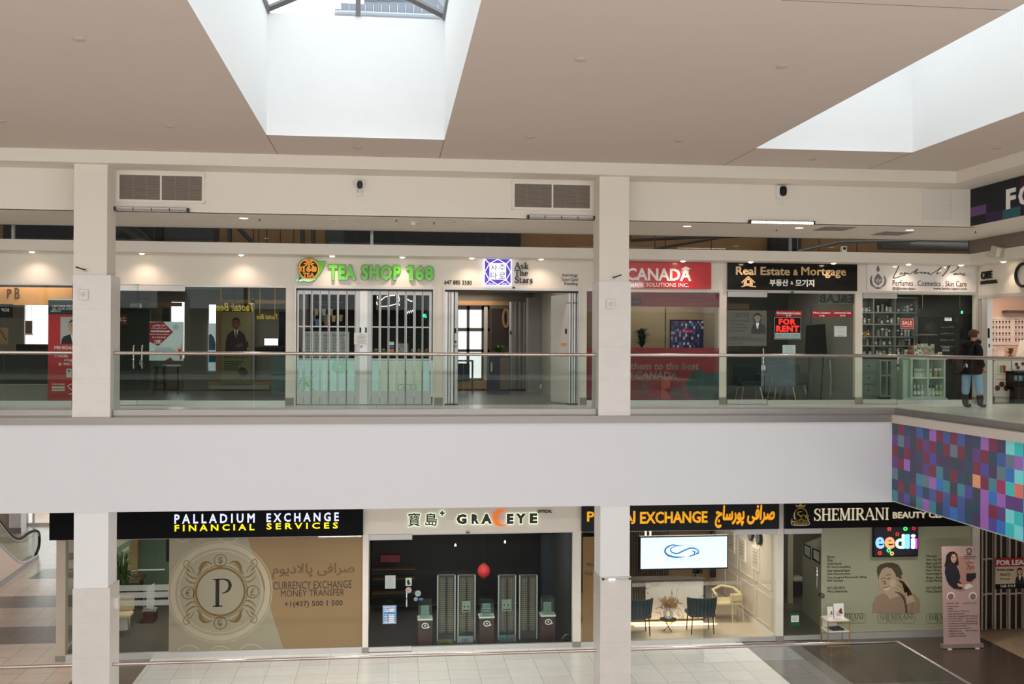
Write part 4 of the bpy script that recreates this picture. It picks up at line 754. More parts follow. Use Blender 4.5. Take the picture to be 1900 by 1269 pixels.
# ------------------------------------------------ tea shop with folding gate
JAMB = mat('white_metal_jamb', (214, 212, 208), .4, .2)
def jambs(px0, px1, label=None):
    x0, x1 = X(px0), X(px1); b = MB(); b.box(x0, x0+.035, YF-.03, YF+.1, 0, ZO-.035); b.box(x1-.035, x1, YF-.03, YF+.1, 0, ZO-.035); b.box(x0, x1, YF-.03, YF+.1, ZO-.035, ZO+.02); S1('trim_jamb', b, JAMB); MB_ = MB().box(x0+.035, x1-.035, YF-.0, YF+.09, ZO-.075, ZO-.035); S1('trim_track', MB_, DARK)
jambs(546, 806); jambs(822, 1075.5)
t = thing('folding_gate', 'closed silver folding gate with tall glazed slots across the tea shop', 'gate', (X(676), YF+.03, 0))
wins = [(554,561.5),(565.5,576),(580,592),(595.6,608),(612,624.7),(628.4,641),(645,657.6)], [(690.8,702.6),(706.8,719),(722.5,734.7),(738.5,750.6),(754.8,766.6),(771,782.3),(785.4,796.3)]
zt_, zb_ = ZO-.08, .02; zz = [zf(y, 676) for y in (546.7, 605.2, 607.6, 665.4, 667.4, 725.7)]
for grp, lo, hi in ((wins[0], 550.5, 659), (wins[1], 689, 801)):
    ed = [lo]+[(grp[i][1]+grp[i+1][0])/2 for i in range(6)]+[hi]
    for i, (wa, wb) in enumerate(grp):
        a, c, p, r = X(ed[i])+.004, X(ed[i+1])-.004, X(wa), X(wb); yo = YF+(.02 if i % 2 else .035); m = MB(); y1 = yo+.03
        m.box(a, p, yo, y1, zb_, zt_); m.box(r, c, yo, y1, zb_, zt_); m.box(p, r, yo, y1, zz[0], zt_); m.box(p, r, yo, y1, zb_, zz[5]); m.box(p, r, yo, y1, zz[2], zz[1]); m.box(p, r, yo, y1, zz[4], zz[3])
        g = m.build('gate_panel', SILV, t); MB().box(p, r, yo+.012, yo+.018, zz[5], zz[0]).build('glass', GLASS, g)
        if i % 2: MB().tube([(c, yo-.004, zb_), (c, yo-.004, zt_)], .008, 6).build('hinge', DSTEEL, g)
m = MB(); m.box(X(659)+.003, X(667.5), YF+.02, YF+.05, zb_, zt_); m.box(X(681.5), X(689)-.003, YF+.02, YF+.05, zb_, zt_); m.build('closing_stile', SILV, t); MB().box(X(667.5), X(681.5), YF+.005, YF+.045, zb_, zt_).build('centre_post', mat('bright_aluminium', (222, 223, 222), .35, .3), t)
m = MB(); m.p(667.2, 607.5, 670.2, 617, YF-.01, .02); m.p(677.5, 607.5, 680.5, 617, YF-.01, .02); m.build('flush_pull', BLACK, t); x, z = at(670.5, 643, YF); MB().cyl((x, YF-.012, z), (x, YF+.01, z), .025, 14).build('lock_cylinder', DSTEEL, t)
t, *_ = sheet('paper_notice', 'white paper notice taped to the middle of the tea shop gate', 'notice', 657, 617.5, 683, 639, YF-.006, PAPER, 7)
# sign: leaf with badge and letters
LG = mat('sign_lime_green', (92, 196, 8), .3, coat=.3); DG = mat('sign_dark_green', (20, 62, 22), .5); OR = mat('badge_orange', (255, 164, 24), .4, emit=(255,164,24), emit_s=.12)  # slight glow in the badge orange only brightens it
t = thing('tea_shop_sign', 'raised lime green sign lettering with a round leaf badge over the folding gate', 'sign', (X(680), YF-.06, 2.7)); Ys = YF-.075
def leafpts(s=0): return [(553,520),(557,514),(554,505),(553.5,492),(560,483),(572,479),(584,481),(590,486),(604,485.5),(600,497),(594,508),(585,519),(574,523.5),(562,521),(556,523)]
m = MB(); m.prism([at(x, y, Ys) for x, y in leafpts()], Ys, YF-.005); m.prism([at(x, y, Ys) for x, y in ((549.5,519),(557.5,513),(559.5,516),(551.5,522.5))], Ys, YF-.005); m.build('leaf', LG, t); m = MB(); m.rp(leafpts(), 1.2, Ys+.004, .05, True); m.build('leaf_outline', DG, t)
cx, cz = at(573, 499, Ys); r = 18.2*Ys/F; m = MB(); m.disc(cx, cz, r, Ys-.012, .01); m.build('badge_disc', BLACK, t); m = MB(); m.ring(cx, cz, r*.97, r*.1, Ys-.016, .01)
m.tp('68', 567.5, 493.5, 588, 504.5, Ys-.016, d=.008, bold=.05); m.pp([(562,493.5),(565.3,493.5),(565.3,503),(566.5,504.5),(560.5,504.5),(562,503),(562,496.5),(560,496.5)], Ys-.016, .008); m.pp([(556.5,494.5),(559.5,493.8),(559.5,504),(556.5,503)], Ys-.016, .008); m.tp('TEA', 562, 506, 583.5, 514.5, Ys-.016, d=.008, bold=.03); m.tp('茶', 563, 482, 584, 495, Ys-.016, d=.008, bold=.02); m.build('badge_lettering', OR, t)
m = MB(); m.tp('TEA', 609.5, 491, 660, 519, Ys, d=.05, bold=.055, sp=1.16); m.tp('SHOP', 670, 491, 744, 520, Ys, d=.05, bold=.055, sp=1.16); m.tp('68', 770, 492, 805, 521, Ys, d=.05, bold=.055, sp=1.12); m.pp([(759.5,492),(767,492),(767,520.5),(759.5,520.5),(759.5,500.5),(754.5,502),(754.5,496.5)], Ys, .05); m.build('lettering', LG, t); q = MB(); q.tp('TEA', 609, 490.4, 660.5, 519.6, Ys+.026, d=.04, bold=.066, sp=1.16); q.tp('SHOP', 669.5, 490.4, 744.5, 520.6, Ys+.026, d=.04, bold=.066, sp=1.16); q.tp('68', 769.5, 491.4, 805.5, 521.6, Ys+.026, d=.04, bold=.066, sp=1.12); q.pp([(759,491.4),(767.5,491.4),(767.5,521),(759,521),(759,501.5),(754,502.6),(754,496)], Ys+.026, .04); q.build('letter_returns', DG, t)
# tea shop interior
t = thing('tea_counter', 'counter with lit aqua and cream glass front behind the tea shop gate', 'counter', (X(676), 24.4, 0)); Yc_ = 24.2
AQ = mat('aqua_glass_panel', (214, 238, 232), .25, emit=(206,236,228), emit_s=.3); CRM = mat('cream_glass_panel', (226, 230, 212), .25, emit=(222,228,206), emit_s=.27)
MB().box(X(546)+.1, X(806)-.1, Yc_, Yc_+.7, zf(668,676,Yc_), zf(665,676,Yc_)).build('worktop', mat('worktop_steel', (190, 190, 188), .3, .8), t); MB().box(X(546)+.1, X(806)-.1, Yc_+.05, Yc_+.65, 0, .12).build('plinth', BLACK, t)
for a, c, mm in ((549,660,AQ),(661,689,AQ),(689,706,AQ),(706,785,CRM),(785,803,AQ)): MB().box(max(at(a,700,Yc_+.04)[0]+.003, X(538)+.07), at(c,700,Yc_+.04)[0]-.003, Yc_+.03, Yc_+.06, .12, zf(668.5,676,Yc_)).build('front_panel', mm, t)
q = MB(); x, z = at(630, 680, Yc_); [q.ring(x, z, .05+k*.035, .012, Yc_+.02, .005, 24) for k in range(4)]
[q.rp([(553+k*3, 726), (556+k*5, 712), (562+k*8, 700-k*2)], 1, Yc_+.02, .004) for k in range(4)]; [q.rp([(553, 700+k*5), (566+k*4, 706+k*5), (578+k*4, 726)], .9, Yc_+.02, .004) for k in range(3)]; q.build('leaf_print', mat('leaf_print_green', (140, 206, 130), .4, emit=(140,206,130), emit_s=.15), t)
q = MB(); [q.rp([(a,714),(a+9,713),(a+9,723),(a,724)], 1, Yc_+.02, .004, True) for a in (739, 752, 763)]; q.build('stamp_print', mat('stamp_blue', (96, 168, 180), .4), t)
t, x0, x1, z0, z1 = sheet('drinks_poster', 'dark poster with rows of bubble tea cups behind the left half of the gate', 'poster', 582, 551, 648, 606, 29.46, mat('poster_charcoal', (46, 42, 46), .6))
cc = [(226,200,170),(240,220,214),(226,190,170),(150,130,170),(120,110,120),(140,166,120),(236,206,130),(222,170,120),(130,150,190),(190,120,110)]
for i, (px, py) in enumerate(((587,580),(601,580),(614,580),(582,591),(601,592),(606,590),(619,592),(632,591),(588,599),(605,600))):
    q = MB(); q.pp([(px-4,py-7),(px+4,py-7),(px+2.8,py+5),(px-2.8,py+5)], 29.45, .006); q.build('cup_print', mat('cup_%d' % i, cc[i], .5, emit=cc[i], emit_s=.12), t)
q = MB(); q.p(583, 559.5, 637, 560.6, 29.45, .004); q.tp('BUBBLE TEA', 596, 563, 618, 567, 29.45, d=.003); q.build('lettering', WTXT, t)
t, *_ = sheet('menu_poster', 'pale printed menu behind the left half of the tea shop gate', 'menu', 565, 615, 648, 663, 25.0, mat('menu_pale', (206, 206, 204), .6, emit=(206,206,204), emit_s=.12)); q = MB()
random.seed(5)
for cl in range(5):
    for k in range(16): a = 568+cl*16; q.p(a, 619+k*2.7, a+random.uniform(6, 12), 619.9+k*2.7, 24.992, .003)
q.build('menu_lines', mat('menu_ink', (120, 118, 116), .7), t); MB().p(563, 611, 650, 615, 24.98, .05).build('header', BLACK, t); m = MB(); [m.cyl(vp(px,611,25.0), (vp(px,611,25.0)[0], 25.0, 2.87), .006, 6) for px in (570, 643)]; m.build('hanging_wire', DSTEEL, t)
t, *_ = sheet('neon_sign', 'dark window sign outlined with white tube light behind the right half of the gate', 'sign', 697, 546, 746, 577, 29.46, mat('neon_backing', (40, 34, 36), .5)); q = MB(); NE = emis('white_neon', (240, 240, 235), 1.6)
for pts in ([(700,549),(701,555)],[(700,566),(699,560)],[(707,557),(714,551),(723,548.5),(733,548)],[(707,568.5),(720,568),(735,564)],[(739,548),(741,555),(740,560)],[(740,563),(741,567)]): q.tube([(*[v for v in (at(x,y,29.43)[0],)], 29.43, at(x,y,29.43)[1]) for x, y in pts], .012, 6)
q.build('tube_light', NE, t)
t = thing('neon_script', 'thin white neon script on the back wall at the right of the gate', 'sign', (at(762,578,29.47)[0], 29.47, 2)); q = MB(); q.tube([(at(x,y,29.48)[0], 29.48, at(x,y,29.48)[1]) for x, y in ((755,582),(758,577),(759,581),(762,576),(763,580),(766,575),(767,578))], .012, 6); q.tube([(at(x,y,29.48)[0], 29.48, at(x,y,29.48)[1]) for x, y in ((756,555),(760,558),(765,559))], .014, 6); q.build('tube_light', NE, t)
t = thing('neon_script', 'bright green neon script at the right edge of the tea shop gate', 'sign', (at(790,588,29.47)[0], 29.47, 2)); q = MB(); q.tube([(at(x,y,29.48)[0], 29.48, at(x,y,29.48)[1]) for x, y in ((784,591),(786,584),(789,583),(787,587),(790,589),(792,584),(793,587),(796,582))], .016, 6); q.build('tube_light', emis('green_neon', (40, 240, 160), 2.5), t)
for i, (px0, py0, px1, py1, mm, lab) in enumerate(((722,634,731,640,PAPER,'white payment sticker'),(722,641,731,645.5,mat('sticker_blue',(70,96,190),.5),'blue payment sticker'),(722,647,731,654,mat('sticker_orange',(216,130,60),.5),'orange payment sticker'))): tt, *_ = sheet('payment_sticker', lab+' on the glass inside the tea shop gate', 'sticker', px0, py0, px1, py1, YF+.09, mm, 1)
t = thing('coffee_machine', 'grey espresso machine on the tea counter behind the right half of the gate', 'machine', (at(746,650,24.6)[0], 24.6, 1.02)); a = at(746, 650, 24.6); MB().box(a[0]-.16, a[0]+.16, 24.45, 24.8, 1.03, 1.35).build('body', DSTEEL, t, bevel=.02); MB().cyl((a[0], 24.4, 1.2), (a[0], 24.46, 1.2), .05, 12).build('dial', CHROME, t); MB().box(a[0]-.13, a[0]+.13, 24.4, 24.46, 1.03, 1.06).build('drip_tray', BLACK, t)
jar = None
for i, px in enumerate((560, 697, 712, 765, 778, 792)):
    a = at(px, 655, 24.5)
    if jar is None:
        jar = thing('topping_jar', 'small glass jar on the tea counter at the left end', 'jar', (a[0], 24.5, 1.03), 'topping jars on the tea counter'); MB().lathe([(.06,0),(.065,.02),(.065,.12),(.05,.15)], a[0], 24.5, 1.03, 14).build('jar_body', mat('jar_amber', (150, 120, 80), .2), jar, smooth=40); MB().lathe([(.055,.15),(.055,.18),(.02,.19)], a[0], 24.5, 1.03, 14).build('lid', CHROME, jar, smooth=40)
    else: dup(jar, (a[0], 24.5, 1.03), ['', 'topping jar on the counter just right of the gate middle', 'topping jar on the counter under the payment stickers', 'topping jar right of the espresso machine', 'topping jar second from the right end of the tea counter', 'topping jar at the right end of the tea counter'][i])
t, *_ = sheet('leaf_mural', 'dark green leaf patterned panel behind the right half of the gate', 'panel', 724, 610, 797, 662, 29.49, mat('leaf_panel', (52, 70, 62), .5)); q = MB(); [q.rp([(750,612+k*5),(770,616+k*6),(798,630+k*8)], .9, 29.485, .004) for k in range(5)]; q.build('leaf_print', mat('leaf_print_dark', (74, 106, 82), .5), t)
tag(MB().p(644, 555, 704, 660, 29.47, .03).build('wall_lining', mat('oxblood_panel', (74, 44, 42), .6)), 'oxblood wall panel behind the middle of the gate', 'panel')
room_light(0-.55, 25.6, 2.8, 10, NEUT)
# ------------------------------------------------ astrology shop
t = thing('phone_lettering', 'small black phone number on the cream wall left of the purple sign', 'lettering', (X(850), YF-.01, 2.6)); q = MB(); q.tp('647 885 3580', 824.5, 520, 875.5, 528, YF-.012, d=.012, bold=.01); q.build('digits', INK, t)
t = thing('square_sign', 'lit purple square sign with four white-backed characters', 'sign', (X(923), YF-.06, 2.6)); Y1 = YF-.1
(x0, z1), (x1, z0) = at(898, 479, Y1), at(949, 530, Y1); MB().box(x0, x1, Y1, YF-.002, z0, z1).build('light_box', emis('sign_white_glow', (236, 236, 255), .85), t); W = x1-x0; Hh = z1-z0
PU = mat('sign_purple', (92, 62, 190), .4, emit=(92,62,200), emit_s=.3)
def sq(a, c): return (x0+a*W, z0+c*Hh)
m = MB(); m.box(x0+.03*W, x1-.03*W, Y1-.006, Y1, z0+.03*Hh, z1-.03*Hh); m.build('purple_face', PU, t)
m = MB(); g = emis('sign_white_glow', (236, 236, 255), .85); m.box(x0+.2*W, x1-.2*W, Y1-.012, Y1-.006, z0+.22*Hh, z1-.18*Hh)
for pts in ([(.03,.97),(.2,.8)],[(.97,.97),(.8,.8)],[(.03,.03),(.2,.2)],[(.97,.03),(.8,.2)],[(.2,.8),(.5,.97),(.8,.8)],[(.2,.8),(.03,.5),(.2,.2)],[(.8,.8),(.97,.5),(.8,.2)],[(.2,.22),(.5,.03),(.8,.22)]): m.ribbon([sq(*p) for p in pts], .03*W, Y1-.012, .006)
m.text('Since', *[sq(.17,0)[0], sq(.37,0)[0], sq(0,.05)[1], sq(0,.1)[1]], Y1-.012, d=.005); m.text('2003', *[sq(.66,0)[0], sq(.84,0)[0], sq(0,.05)[1], sq(0,.1)[1]], Y1-.012, d=.005); m.build('white_pattern', g, t)
m = MB()
for ch, a, c in (('사',.24,.54),('주',.54,.54),('타',.24,.25),('로',.54,.25)): m.text(ch, *[sq(a,0)[0], sq(a+.24,0)[0], sq(0,c)[1], sq(0,c+.23)[1]], Y1-.018, d=.006)
m.build('characters', INK, t)
t = thing('serif_lettering', 'three stacked dark serif raised words right of the purple sign', 'lettering', (X(972), YF-.03, 2.6)); q = MB(); Yl = YF-.035
DKL = mat('dark_plum_letters', (44, 36, 52), .4)
for s, a, c, e, f in (('Ask',955,487,981,499),('The',955,500.5,980,511.5),('Stars',955,513,989,525)):
    (u0, v1), (u1, v0) = at(a, c, Yl), at(e, f, Yl); serif(q, s, u0, u1, v0, v1, Yl, .03, bold=.03)
q.build('letters', DKL, t)
t = thing('service_lettering', 'three right aligned small black lines about astrology on the cream wall', 'lettering', (X(1057), YF-.01, 2.6)); q = MB(); q.tp('Astrology', 1043, 507.5, 1072, 515, YF-.008, d=.008); q.tp('Tarot Card', 1041, 515.5, 1072, 521.5, YF-.008, d=.008); q.tp('Reading', 1047.5, 523, 1072, 530.5, YF-.008, d=.008); q.build('words', INK, t)
x, z = at(953, 533.5, YF-.03); tag(MB().box(x-.025, x+.025, YF-.05, YF-.03, z-.02, z+.02).build('door_sensor', DARK), 'tiny dark sensor over the open astrology shop entrance', 'sensor')
def stack(label, pxs, lean, tag_items, px_face):
    t = thing('folded_gate', label, 'gate', (X(pxs[0][0]), YF+.05, 0))
    for i, (a, c) in enumerate(pxs): m = MB(); m.box(X(a), X(c), YF+.0+.004*i, YF+.34, .03, ZO-.08); m.build('gate_panel', SILV if i % 2 else mat('bright_aluminium', (222, 223, 222), .35, .3), t, bevel=.004)
    a, c = pxs[0][0], pxs[-1][1]; MB().box(X(a), X(c), YF-.01, YF+.36, 0.0, .03).build('bottom_guide', DARK, t); MB().box(X(a), X(c), YF-.01, YF+.36, ZO-.08, ZO-.06).build('trolley', DARK, t)
    for px, py0, py1, mm, nm in tag_items: MB().p(px-1.6, py0, px+1.6, py1, YF-.012, .014).build(nm, mm, t)
    return t
stack('stack of folded silver gate panels at the left side of the astrology shop', ((825,830.5),(831.5,836),(837,841.5),(843.5,849.5)), 0, ((845,609,618,BLACK,'flush_pull'),(845.5,632,636.5,mat('sticker_navy',(50,50,110),.5),'sticker'),(846,640,645,DSTEEL,'lock_cylinder')), 0)
stack('stack of folded silver gate panels at the right side of the astrology shop', ((1055.5,1058.5),(1060,1064),(1065,1068),(1070,1072.5)), 0, (), 0)
t = thing('swung_gate', 'wide white gate leaf swung inward at the right of the astrology shop', 'gate', (X(1046), YF+.2, 0)); m = MB()
pa, pb = (X(1035), YF+1.0), (X(1055), YF+.06); m.mesh([(pb[0], pb[1], .03), (pa[0], pa[1], .03), (pa[0], pa[1], ZO-.1), (pb[0], pb[1], ZO-.1), (pb[0]+.03, pb[1]+.02, .03), (pa[0]+.03, pa[1]+.02, .03), (pa[0]+.03, pa[1]+.02, ZO-.1), (pb[0]+.03, pb[1]+.02, ZO-.1)], [(0,1,2,3),(4,7,6,5),(0,4,5,1),(3,2,6,7),(0,3,7,4),(1,5,6,2)]); m.build('leaf', TRIMW, t)
MB().p(1048.5, 610, 1051.5, 619, YF+.12, .02).build('flush_pull', BLACK, t); MB().p(1041, 636.5, 1050.5, 641.5, YF+.14, .01).build('orange_label', mat('orange_label', (222, 140, 104), .6), t)
m = MB(); [m.tube([(X(px), YF-.02, zf(562,1060)), (X(px+9), YF-.02, zf(562,1060))], .01, 6) for px in (1050, 1062)]; tag(m.build('gate_hook_bar', DSTEEL), 'short steel hook bar across the right folded gate', 'bar')
BK = 31.0
DFR = mat('taupe_door_frame', (92, 84, 74), .5); LITP = emis('frosted_glow_pane', (244, 246, 246), .6)  # panes glow by themselves, standing in for daylight behind them
t = thing('french_door', 'taupe framed door with bright frosted panes at the back of the astrology shop', 'door', (at(875,640,BK)[0], BK-.1, 0)); Yd = BK-.12
m = MB()
for v in ((838,567,908,574.5),(838,608.4,908,614.6),(838,648,908,653),(838,701.6,908,707.5),(838,567,850,707),(865.8,567,871,707),(893.4,567,908,707)): m.p(*v, Yd, .05)
m.build('frame', DFR, t)
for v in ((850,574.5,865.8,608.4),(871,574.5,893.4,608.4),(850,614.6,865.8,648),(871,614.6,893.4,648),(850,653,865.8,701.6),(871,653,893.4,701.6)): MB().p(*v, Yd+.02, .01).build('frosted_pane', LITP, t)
tag(MB().p(898, 569, 904.5, 706, BK-.3, .05).build('bright_strip', mat('bright_jamb', (214, 204, 188), .6)), 'narrow bright jamb right of the taupe french door', 'jamb')
tag(MB().p(848, 558.5, 944, 566, BK-.35, .1).build('wood_fascia', mat('lit_oak', (196, 146, 92), .5, var=.15)), 'oak header across the back of the astrology shop', 'panel')
tag(MB().p(845, 707, 980, 722, BK-.4, .2).build('kickboard', mat('pale_oak', (190, 160, 124), .5, var=.1)), 'low pale oak base along the back of the astrology shop', 'board')
wallbox('wall_inner', at(908,640,BK)[0], at(946,640,BK)[0], BK-.2, BK-.1, 0, 2.3, mat('taupe_wall', (112, 98, 88), .8))
t, *_ = sheet('wall_mirror', 'dark framed panel with a round mirror at the back of the astrology shop', 'mirror', 912, 573, 941, 650, BK-.25, mat('dark_brown_cloth', (62, 50, 44), .7)); q = MB(); x, z = at(938.5, 590, BK-.3); q.ring(x, z, .26, .06, BK-.3, .04, 28, .3); q.build('mirror_frame', WOOD, t)
t = thing('bench', 'dark blue grey bench before the frosted panes', 'bench', (at(860,690,29.5)[0], 29.5, 0)); a0, a1 = at(845,690,29.5)[0], at(877.5,690,29.5)[0]; z_ = at(860,668,29.5)[1]; MB().box(a0, a1, 29.3, 29.9, z_-.04, z_).build('tabletop', mat('slate_blue', (70, 82, 92), .5), t); MB().box(a0, a1-.1, 29.4, 29.9, .3, z_-.1).build('cushion', mat('slate_cushion', (58, 66, 74), .8), t)
for a in (a0, a1-.05): MB().box(a, a+.05, 29.32, 29.37, 0, z_-.04).build('leg', DFR, t)
def plant(label, x, y, z0, h, w, n, pot=None, m=None, name='potted_plant', seed=1, lw=.05, up=.5):
    t = thing(name, label, 'plant', (x, y, z0)); random.seed(seed); ph = 0
    if pot: pr, ph, pm = pot; MB().lathe([(pr*.75,0),(pr,ph*.9),(pr*1.06,ph),(pr*.9,ph),(pr*.85,ph*.85)], x, y, z0, 16).build('pot', pm, t, smooth=40)
    f = MB(); st = MB()
    for i in range(n):
        a = random.uniform(0, 6.283); b_ = random.random(); r = w*(.25+.75*random.random()); zt = z0+ph+h*(.35+.65*b_); zs = z0+ph+h*.25*b_; mx, my = x+.35*r*math.cos(a), y+.35*r*math.sin(a); ex, ey = x+r*math.cos(a), y+r*math.sin(a); ez = zt-(1-up)*h*.35*random.random()
        nx, ny = -math.sin(a)*lw/2, math.cos(a)*lw/2
        f.mesh([(x, y, zs), (mx+nx, my+ny, zt-.1*h), (ex, ey, ez), (mx-nx, my-ny, zt-.1*h-.01)], [(0,1,2,3)])
    f.build('foliage', m or GREEN, t); MB().cyl((x, y, z0+ph*.5), (x, y, z0+ph+h*.6), .018, 8, .008).build('stem', DWOOD, t); return t
a = at(925, 650, 28.5); plant('leafy green plant on the dark cabinet in the astrology shop', a[0], 28.5, at(925,656,28.5)[1], .25, .3, 60, None, mat('bright_leaf', (64, 120, 44), .5, var=.3), seed=4, lw=.06)
t = thing('cabinet', 'low dark cabinet under the leafy plant in the astrology shop', 'cabinet', (at(915,690,28.6)[0], 28.6, 0)); a0, a1 = at(905,690,28.6)[0], at(945,690,28.6)[0]; z_ = at(925,656,28.6)[1]; MB().box(a0, a1, 28.3, 28.9, 0, z_).build('body', mat('dark_navy_cabinet', (46, 52, 62), .5), t); MB().box(a0+.3, a1-.02, 28.28, 28.3, .12, z_-.1).build('door', mat('brown_grey_panel', (98, 88, 80), .5), t); MB().box(a0+.05, a0+.09, 28.27, 28.3, .6, .85).build('handle', CHROME, t)
t = thing('folding_partition', 'grey folding partition at the back right of the astrology shop', 'partition', (at(962,640,30.4)[0], 30.4, 0))
for i in range(8): a = at(945+i*4.2, 640, 30.4)[0]; MB().rbox(a+.03, 30.4, at(960,641,30.4)[1], .07, .03, at(960,560,30.4)[1]-.02-.02, rz=R(35 if i % 2 else -35)).build('slat', mat('partition_grey', (150, 146, 142), .5) if i > 1 else SILV, t)
MB().p(946.5, 614, 949, 621, 30.2, .02).build('flush_pull', BLACK, t)
wallbox('wall_inner', at(980,640,29.2)[0], at(1003.5,640,29.2)[0], 29.2, 29.7, 0, at(990,552,29.2)[1], mat('grey_pillar', (150, 148, 146), .7))
t = thing('power_outlet', 'white power outlet low on the wall behind the grey pillar', 'outlet', (at(1006,716,29)[0], 29, .2)); a = at(1005.5, 717, 29); MB().box(a[0]-.05, a[0]+.05, 28.98, 29, a[1]-.06, a[1]+.06).build('plate', TRIMW, t); m = MB(); [m.box(a[0]-.02, a[0]+.02, 28.975, 28.98, a[1]+s*.03-.012, a[1]+s*.03+.012) for s in (-1, 1)]; m.build('socket', GREY, t)
wallbox('wall_inner', at(1003.5,640,29.4)[0], X(1081)-.05, 29.4, 29.5, 0, 2.86, mat('brown_brick_wall', (84, 72, 66), .85, var=.2, scale=12))
xw = X(1081)-.06; q = MB(); random.seed(9)
for k in range(16): yy = random.uniform(25.2, 27.6); z_ = random.uniform(1.75, 2.4) if k > 3 else random.uniform(1.5, 1.8); q.mesh([(xw, yy, z_), (xw, yy-.09, z_+.03), (xw, yy-.03, z_-.07), (xw-.006, yy-.04, z_)], [(0,1,3),(1,2,3),(2,0,3)])
tag(q.build('wall_decals', BLACK), 'scatter of small black bird decals on the right wall of the astrology shop', 'decal')
for i, (yy, e) in enumerate(((26.4, 1), (29.0, 1))): pass
m = MB().lathe([(.06,0),(.06,-.02),(.001,-.022)], at(1013,540,26)[0], 26, 2.86, 16); tag(m.build('ceiling_spot', emis('soft_white_lamp', (255,250,240), 6)), 'small round lit ceiling spot at the right of the astrology shop', 'light')
lamp('SPOT', 'ceiling_spot_lamp', (at(1013,540,26)[0]-.2, 26, 2.8), 25, NEUT, .05, spot=110); room_light(2.6, 26, 2.8, 40, NEUT); room_light(2.2, 30, 2.8, 16, NEUT)
# ------------------------------------------------ red education shop
def film(name, rgb, a, rough=.5): return mat(name, rgb, rough, alpha=a, var=.02)
RFILM = film('red_window_film', (132, 36, 46), .86); RF2 = film('red_window_film_deep', (150, 36, 46), .86)
shopwin(1088.5, 1335, (1102, 1250)); shopwin(1423.5, 1587, (1504, 1546)); glassdoor(1349, 1423, hpx=1416.5)
YS_ = YF-.07
t = thing('shop_sign', 'red sign board with white letters and a graduation cap right of the right column', 'sign', (X(1230), YS_, 2.58)); x0, x1 = X(1104), X(1317.5); z0, z1 = zf(536, 1240), zf(487.5, 1240)
MB().box(x0, x1, YS_, YF-.002, z0, z1).build('board', RED, t)
q = MB(); q.tp('CANADA', 1162, 497.5, 1283, 521, YS_-.012, d=.012, bold=.03); q.tp('TURE SOLUTIONS INC.', 1170, 524.5, 1278, 532, YS_-.008, d=.008, bold=.012); q.build('lettering', WTXT, t)
q = MB(); q.pp([(1264,498.5),(1273,494),(1282,498.5),(1273,503)], YS_-.02, .01); q.pp([(1268,501.5),(1273,504),(1278,501.5),(1278,506),(1273,508),(1268,506)], YS_-.019, .008); q.rp([(1265.5,499),(1265.5,507)], 1, YS_-.02, .006); q.build('graduation_cap', WTXT, t)
def filmthing(name, label, px0, py0, px1, py1, m, Y=YF+.045): return sheet(name, label, 'window film', px0, py0, px1, py1, Y, m, d=.002)[0]
t = filmthing('window_film', 'dull red film band along the top of the education shop window', 1104, 543, 1334, 569, RFILM); q = MB(); q.p(1160, 574-21, 1190, 566, YF+.042, .002); q.build('dark_patch', film('dark_red_film', (74, 40, 44), .8), t); q = MB(); q.tp('20080', 1166, 557.5, 1186, 562.5, YF+.038, d=.002); q.build('digits', mat('faint_pink_grey', (150, 110, 112), .7), t)
q = MB(); [q.p(1209+k*8, 553+k*4, 1328-k*3, 554.6+k*4, YF+.04, .002) for k in range(3)]; q.build('faint_lines', film('faint_line', (160, 90, 94), .6), t)
t = filmthing('window_film', 'large red lower film with faded words on the education shop window', 1104, 645, 1334, 741, RF2)
GT = mat('faded_grey_letters', (146, 118, 118), .6); q = MB(); q.tp('them to the best', 1170, 672, 1297, 686, YF+.04, d=.002, bold=.025, shear=.15); q.tp('of CANADA', 1170-12, 689, 1257, 703, YF+.04, d=.002, bold=.03, shear=.15); q.build('lettering', GT, t)
q = MB(); q.pp([(1228,705),(1244,698),(1244,741),(1226,741)], YF+.041, .002); q.build('orange_print', film('orange_print', (210, 84, 70), .7), t); q = MB(); q.pp([(1275,705),(1285,690),(1300,684),(1310,696),(1320,690),(1334,692),(1334,741),(1290,741),(1270,725)], YF+.041, .002); q.build('teal_print', film('teal_print', (60, 92, 92), .65), t)
q = MB(); q.pp([(1185,708),(1203,710),(1205,728),(1188,732)], YF+.041, .002); q.pp([(1230,722),(1266,716),(1270,741),(1262,741),(1240,730)], YF+.041, .002); q.build('grey_print', film('grey_print', (110, 84, 84), .6), t); q = MB(); q.pp([(1194,711),(1197,716),(1201,715),(1199,721),(1195,724),(1190,721),(1188,716),(1192,716)], YF+.039, .002); q.build('maple_leaf_print', mat('leaf_print_red', (150, 60, 60), .6), t)
filmthing('window_film', 'narrow red film strip left of the right column', 1089, 541, 1101, 572, RFILM); filmthing('window_film', 'narrow dark red lower film strip left of the right column', 1089, 645, 1101, 738, RF2)
wallbox('wall_inner', X(1088), X(1341)-.05, 24.4, 24.5, 0, 2.86, mat('warm_greige_wall', (164, 148, 126), .85))
tag(MB().p(1234.2, 570, 1235.4, 646, 24.38, .02).build('wall_batten', DARK), 'thin dark vertical wall joint left of the wall screen', 'joint')
t = thing('television', 'wall television showing a grid of small blue pictures in the red shop', 'television', (at(1275,645,24.3)[0], 24.3, 1.2)); MB().p(1244, 593.5, 1306, 646, 24.325, .06).build('bezel', BLACK, t)
TV = [mat('tv_%d' % i, c, .4, emit=c, emit_s=.1) for i, c in enumerate(((40,44,90),(70,80,140),(110,120,170),(30,30,60),(150,130,150),(60,60,120),(180,180,200),(90,60,90)))]
q = MB(); random.seed(3)
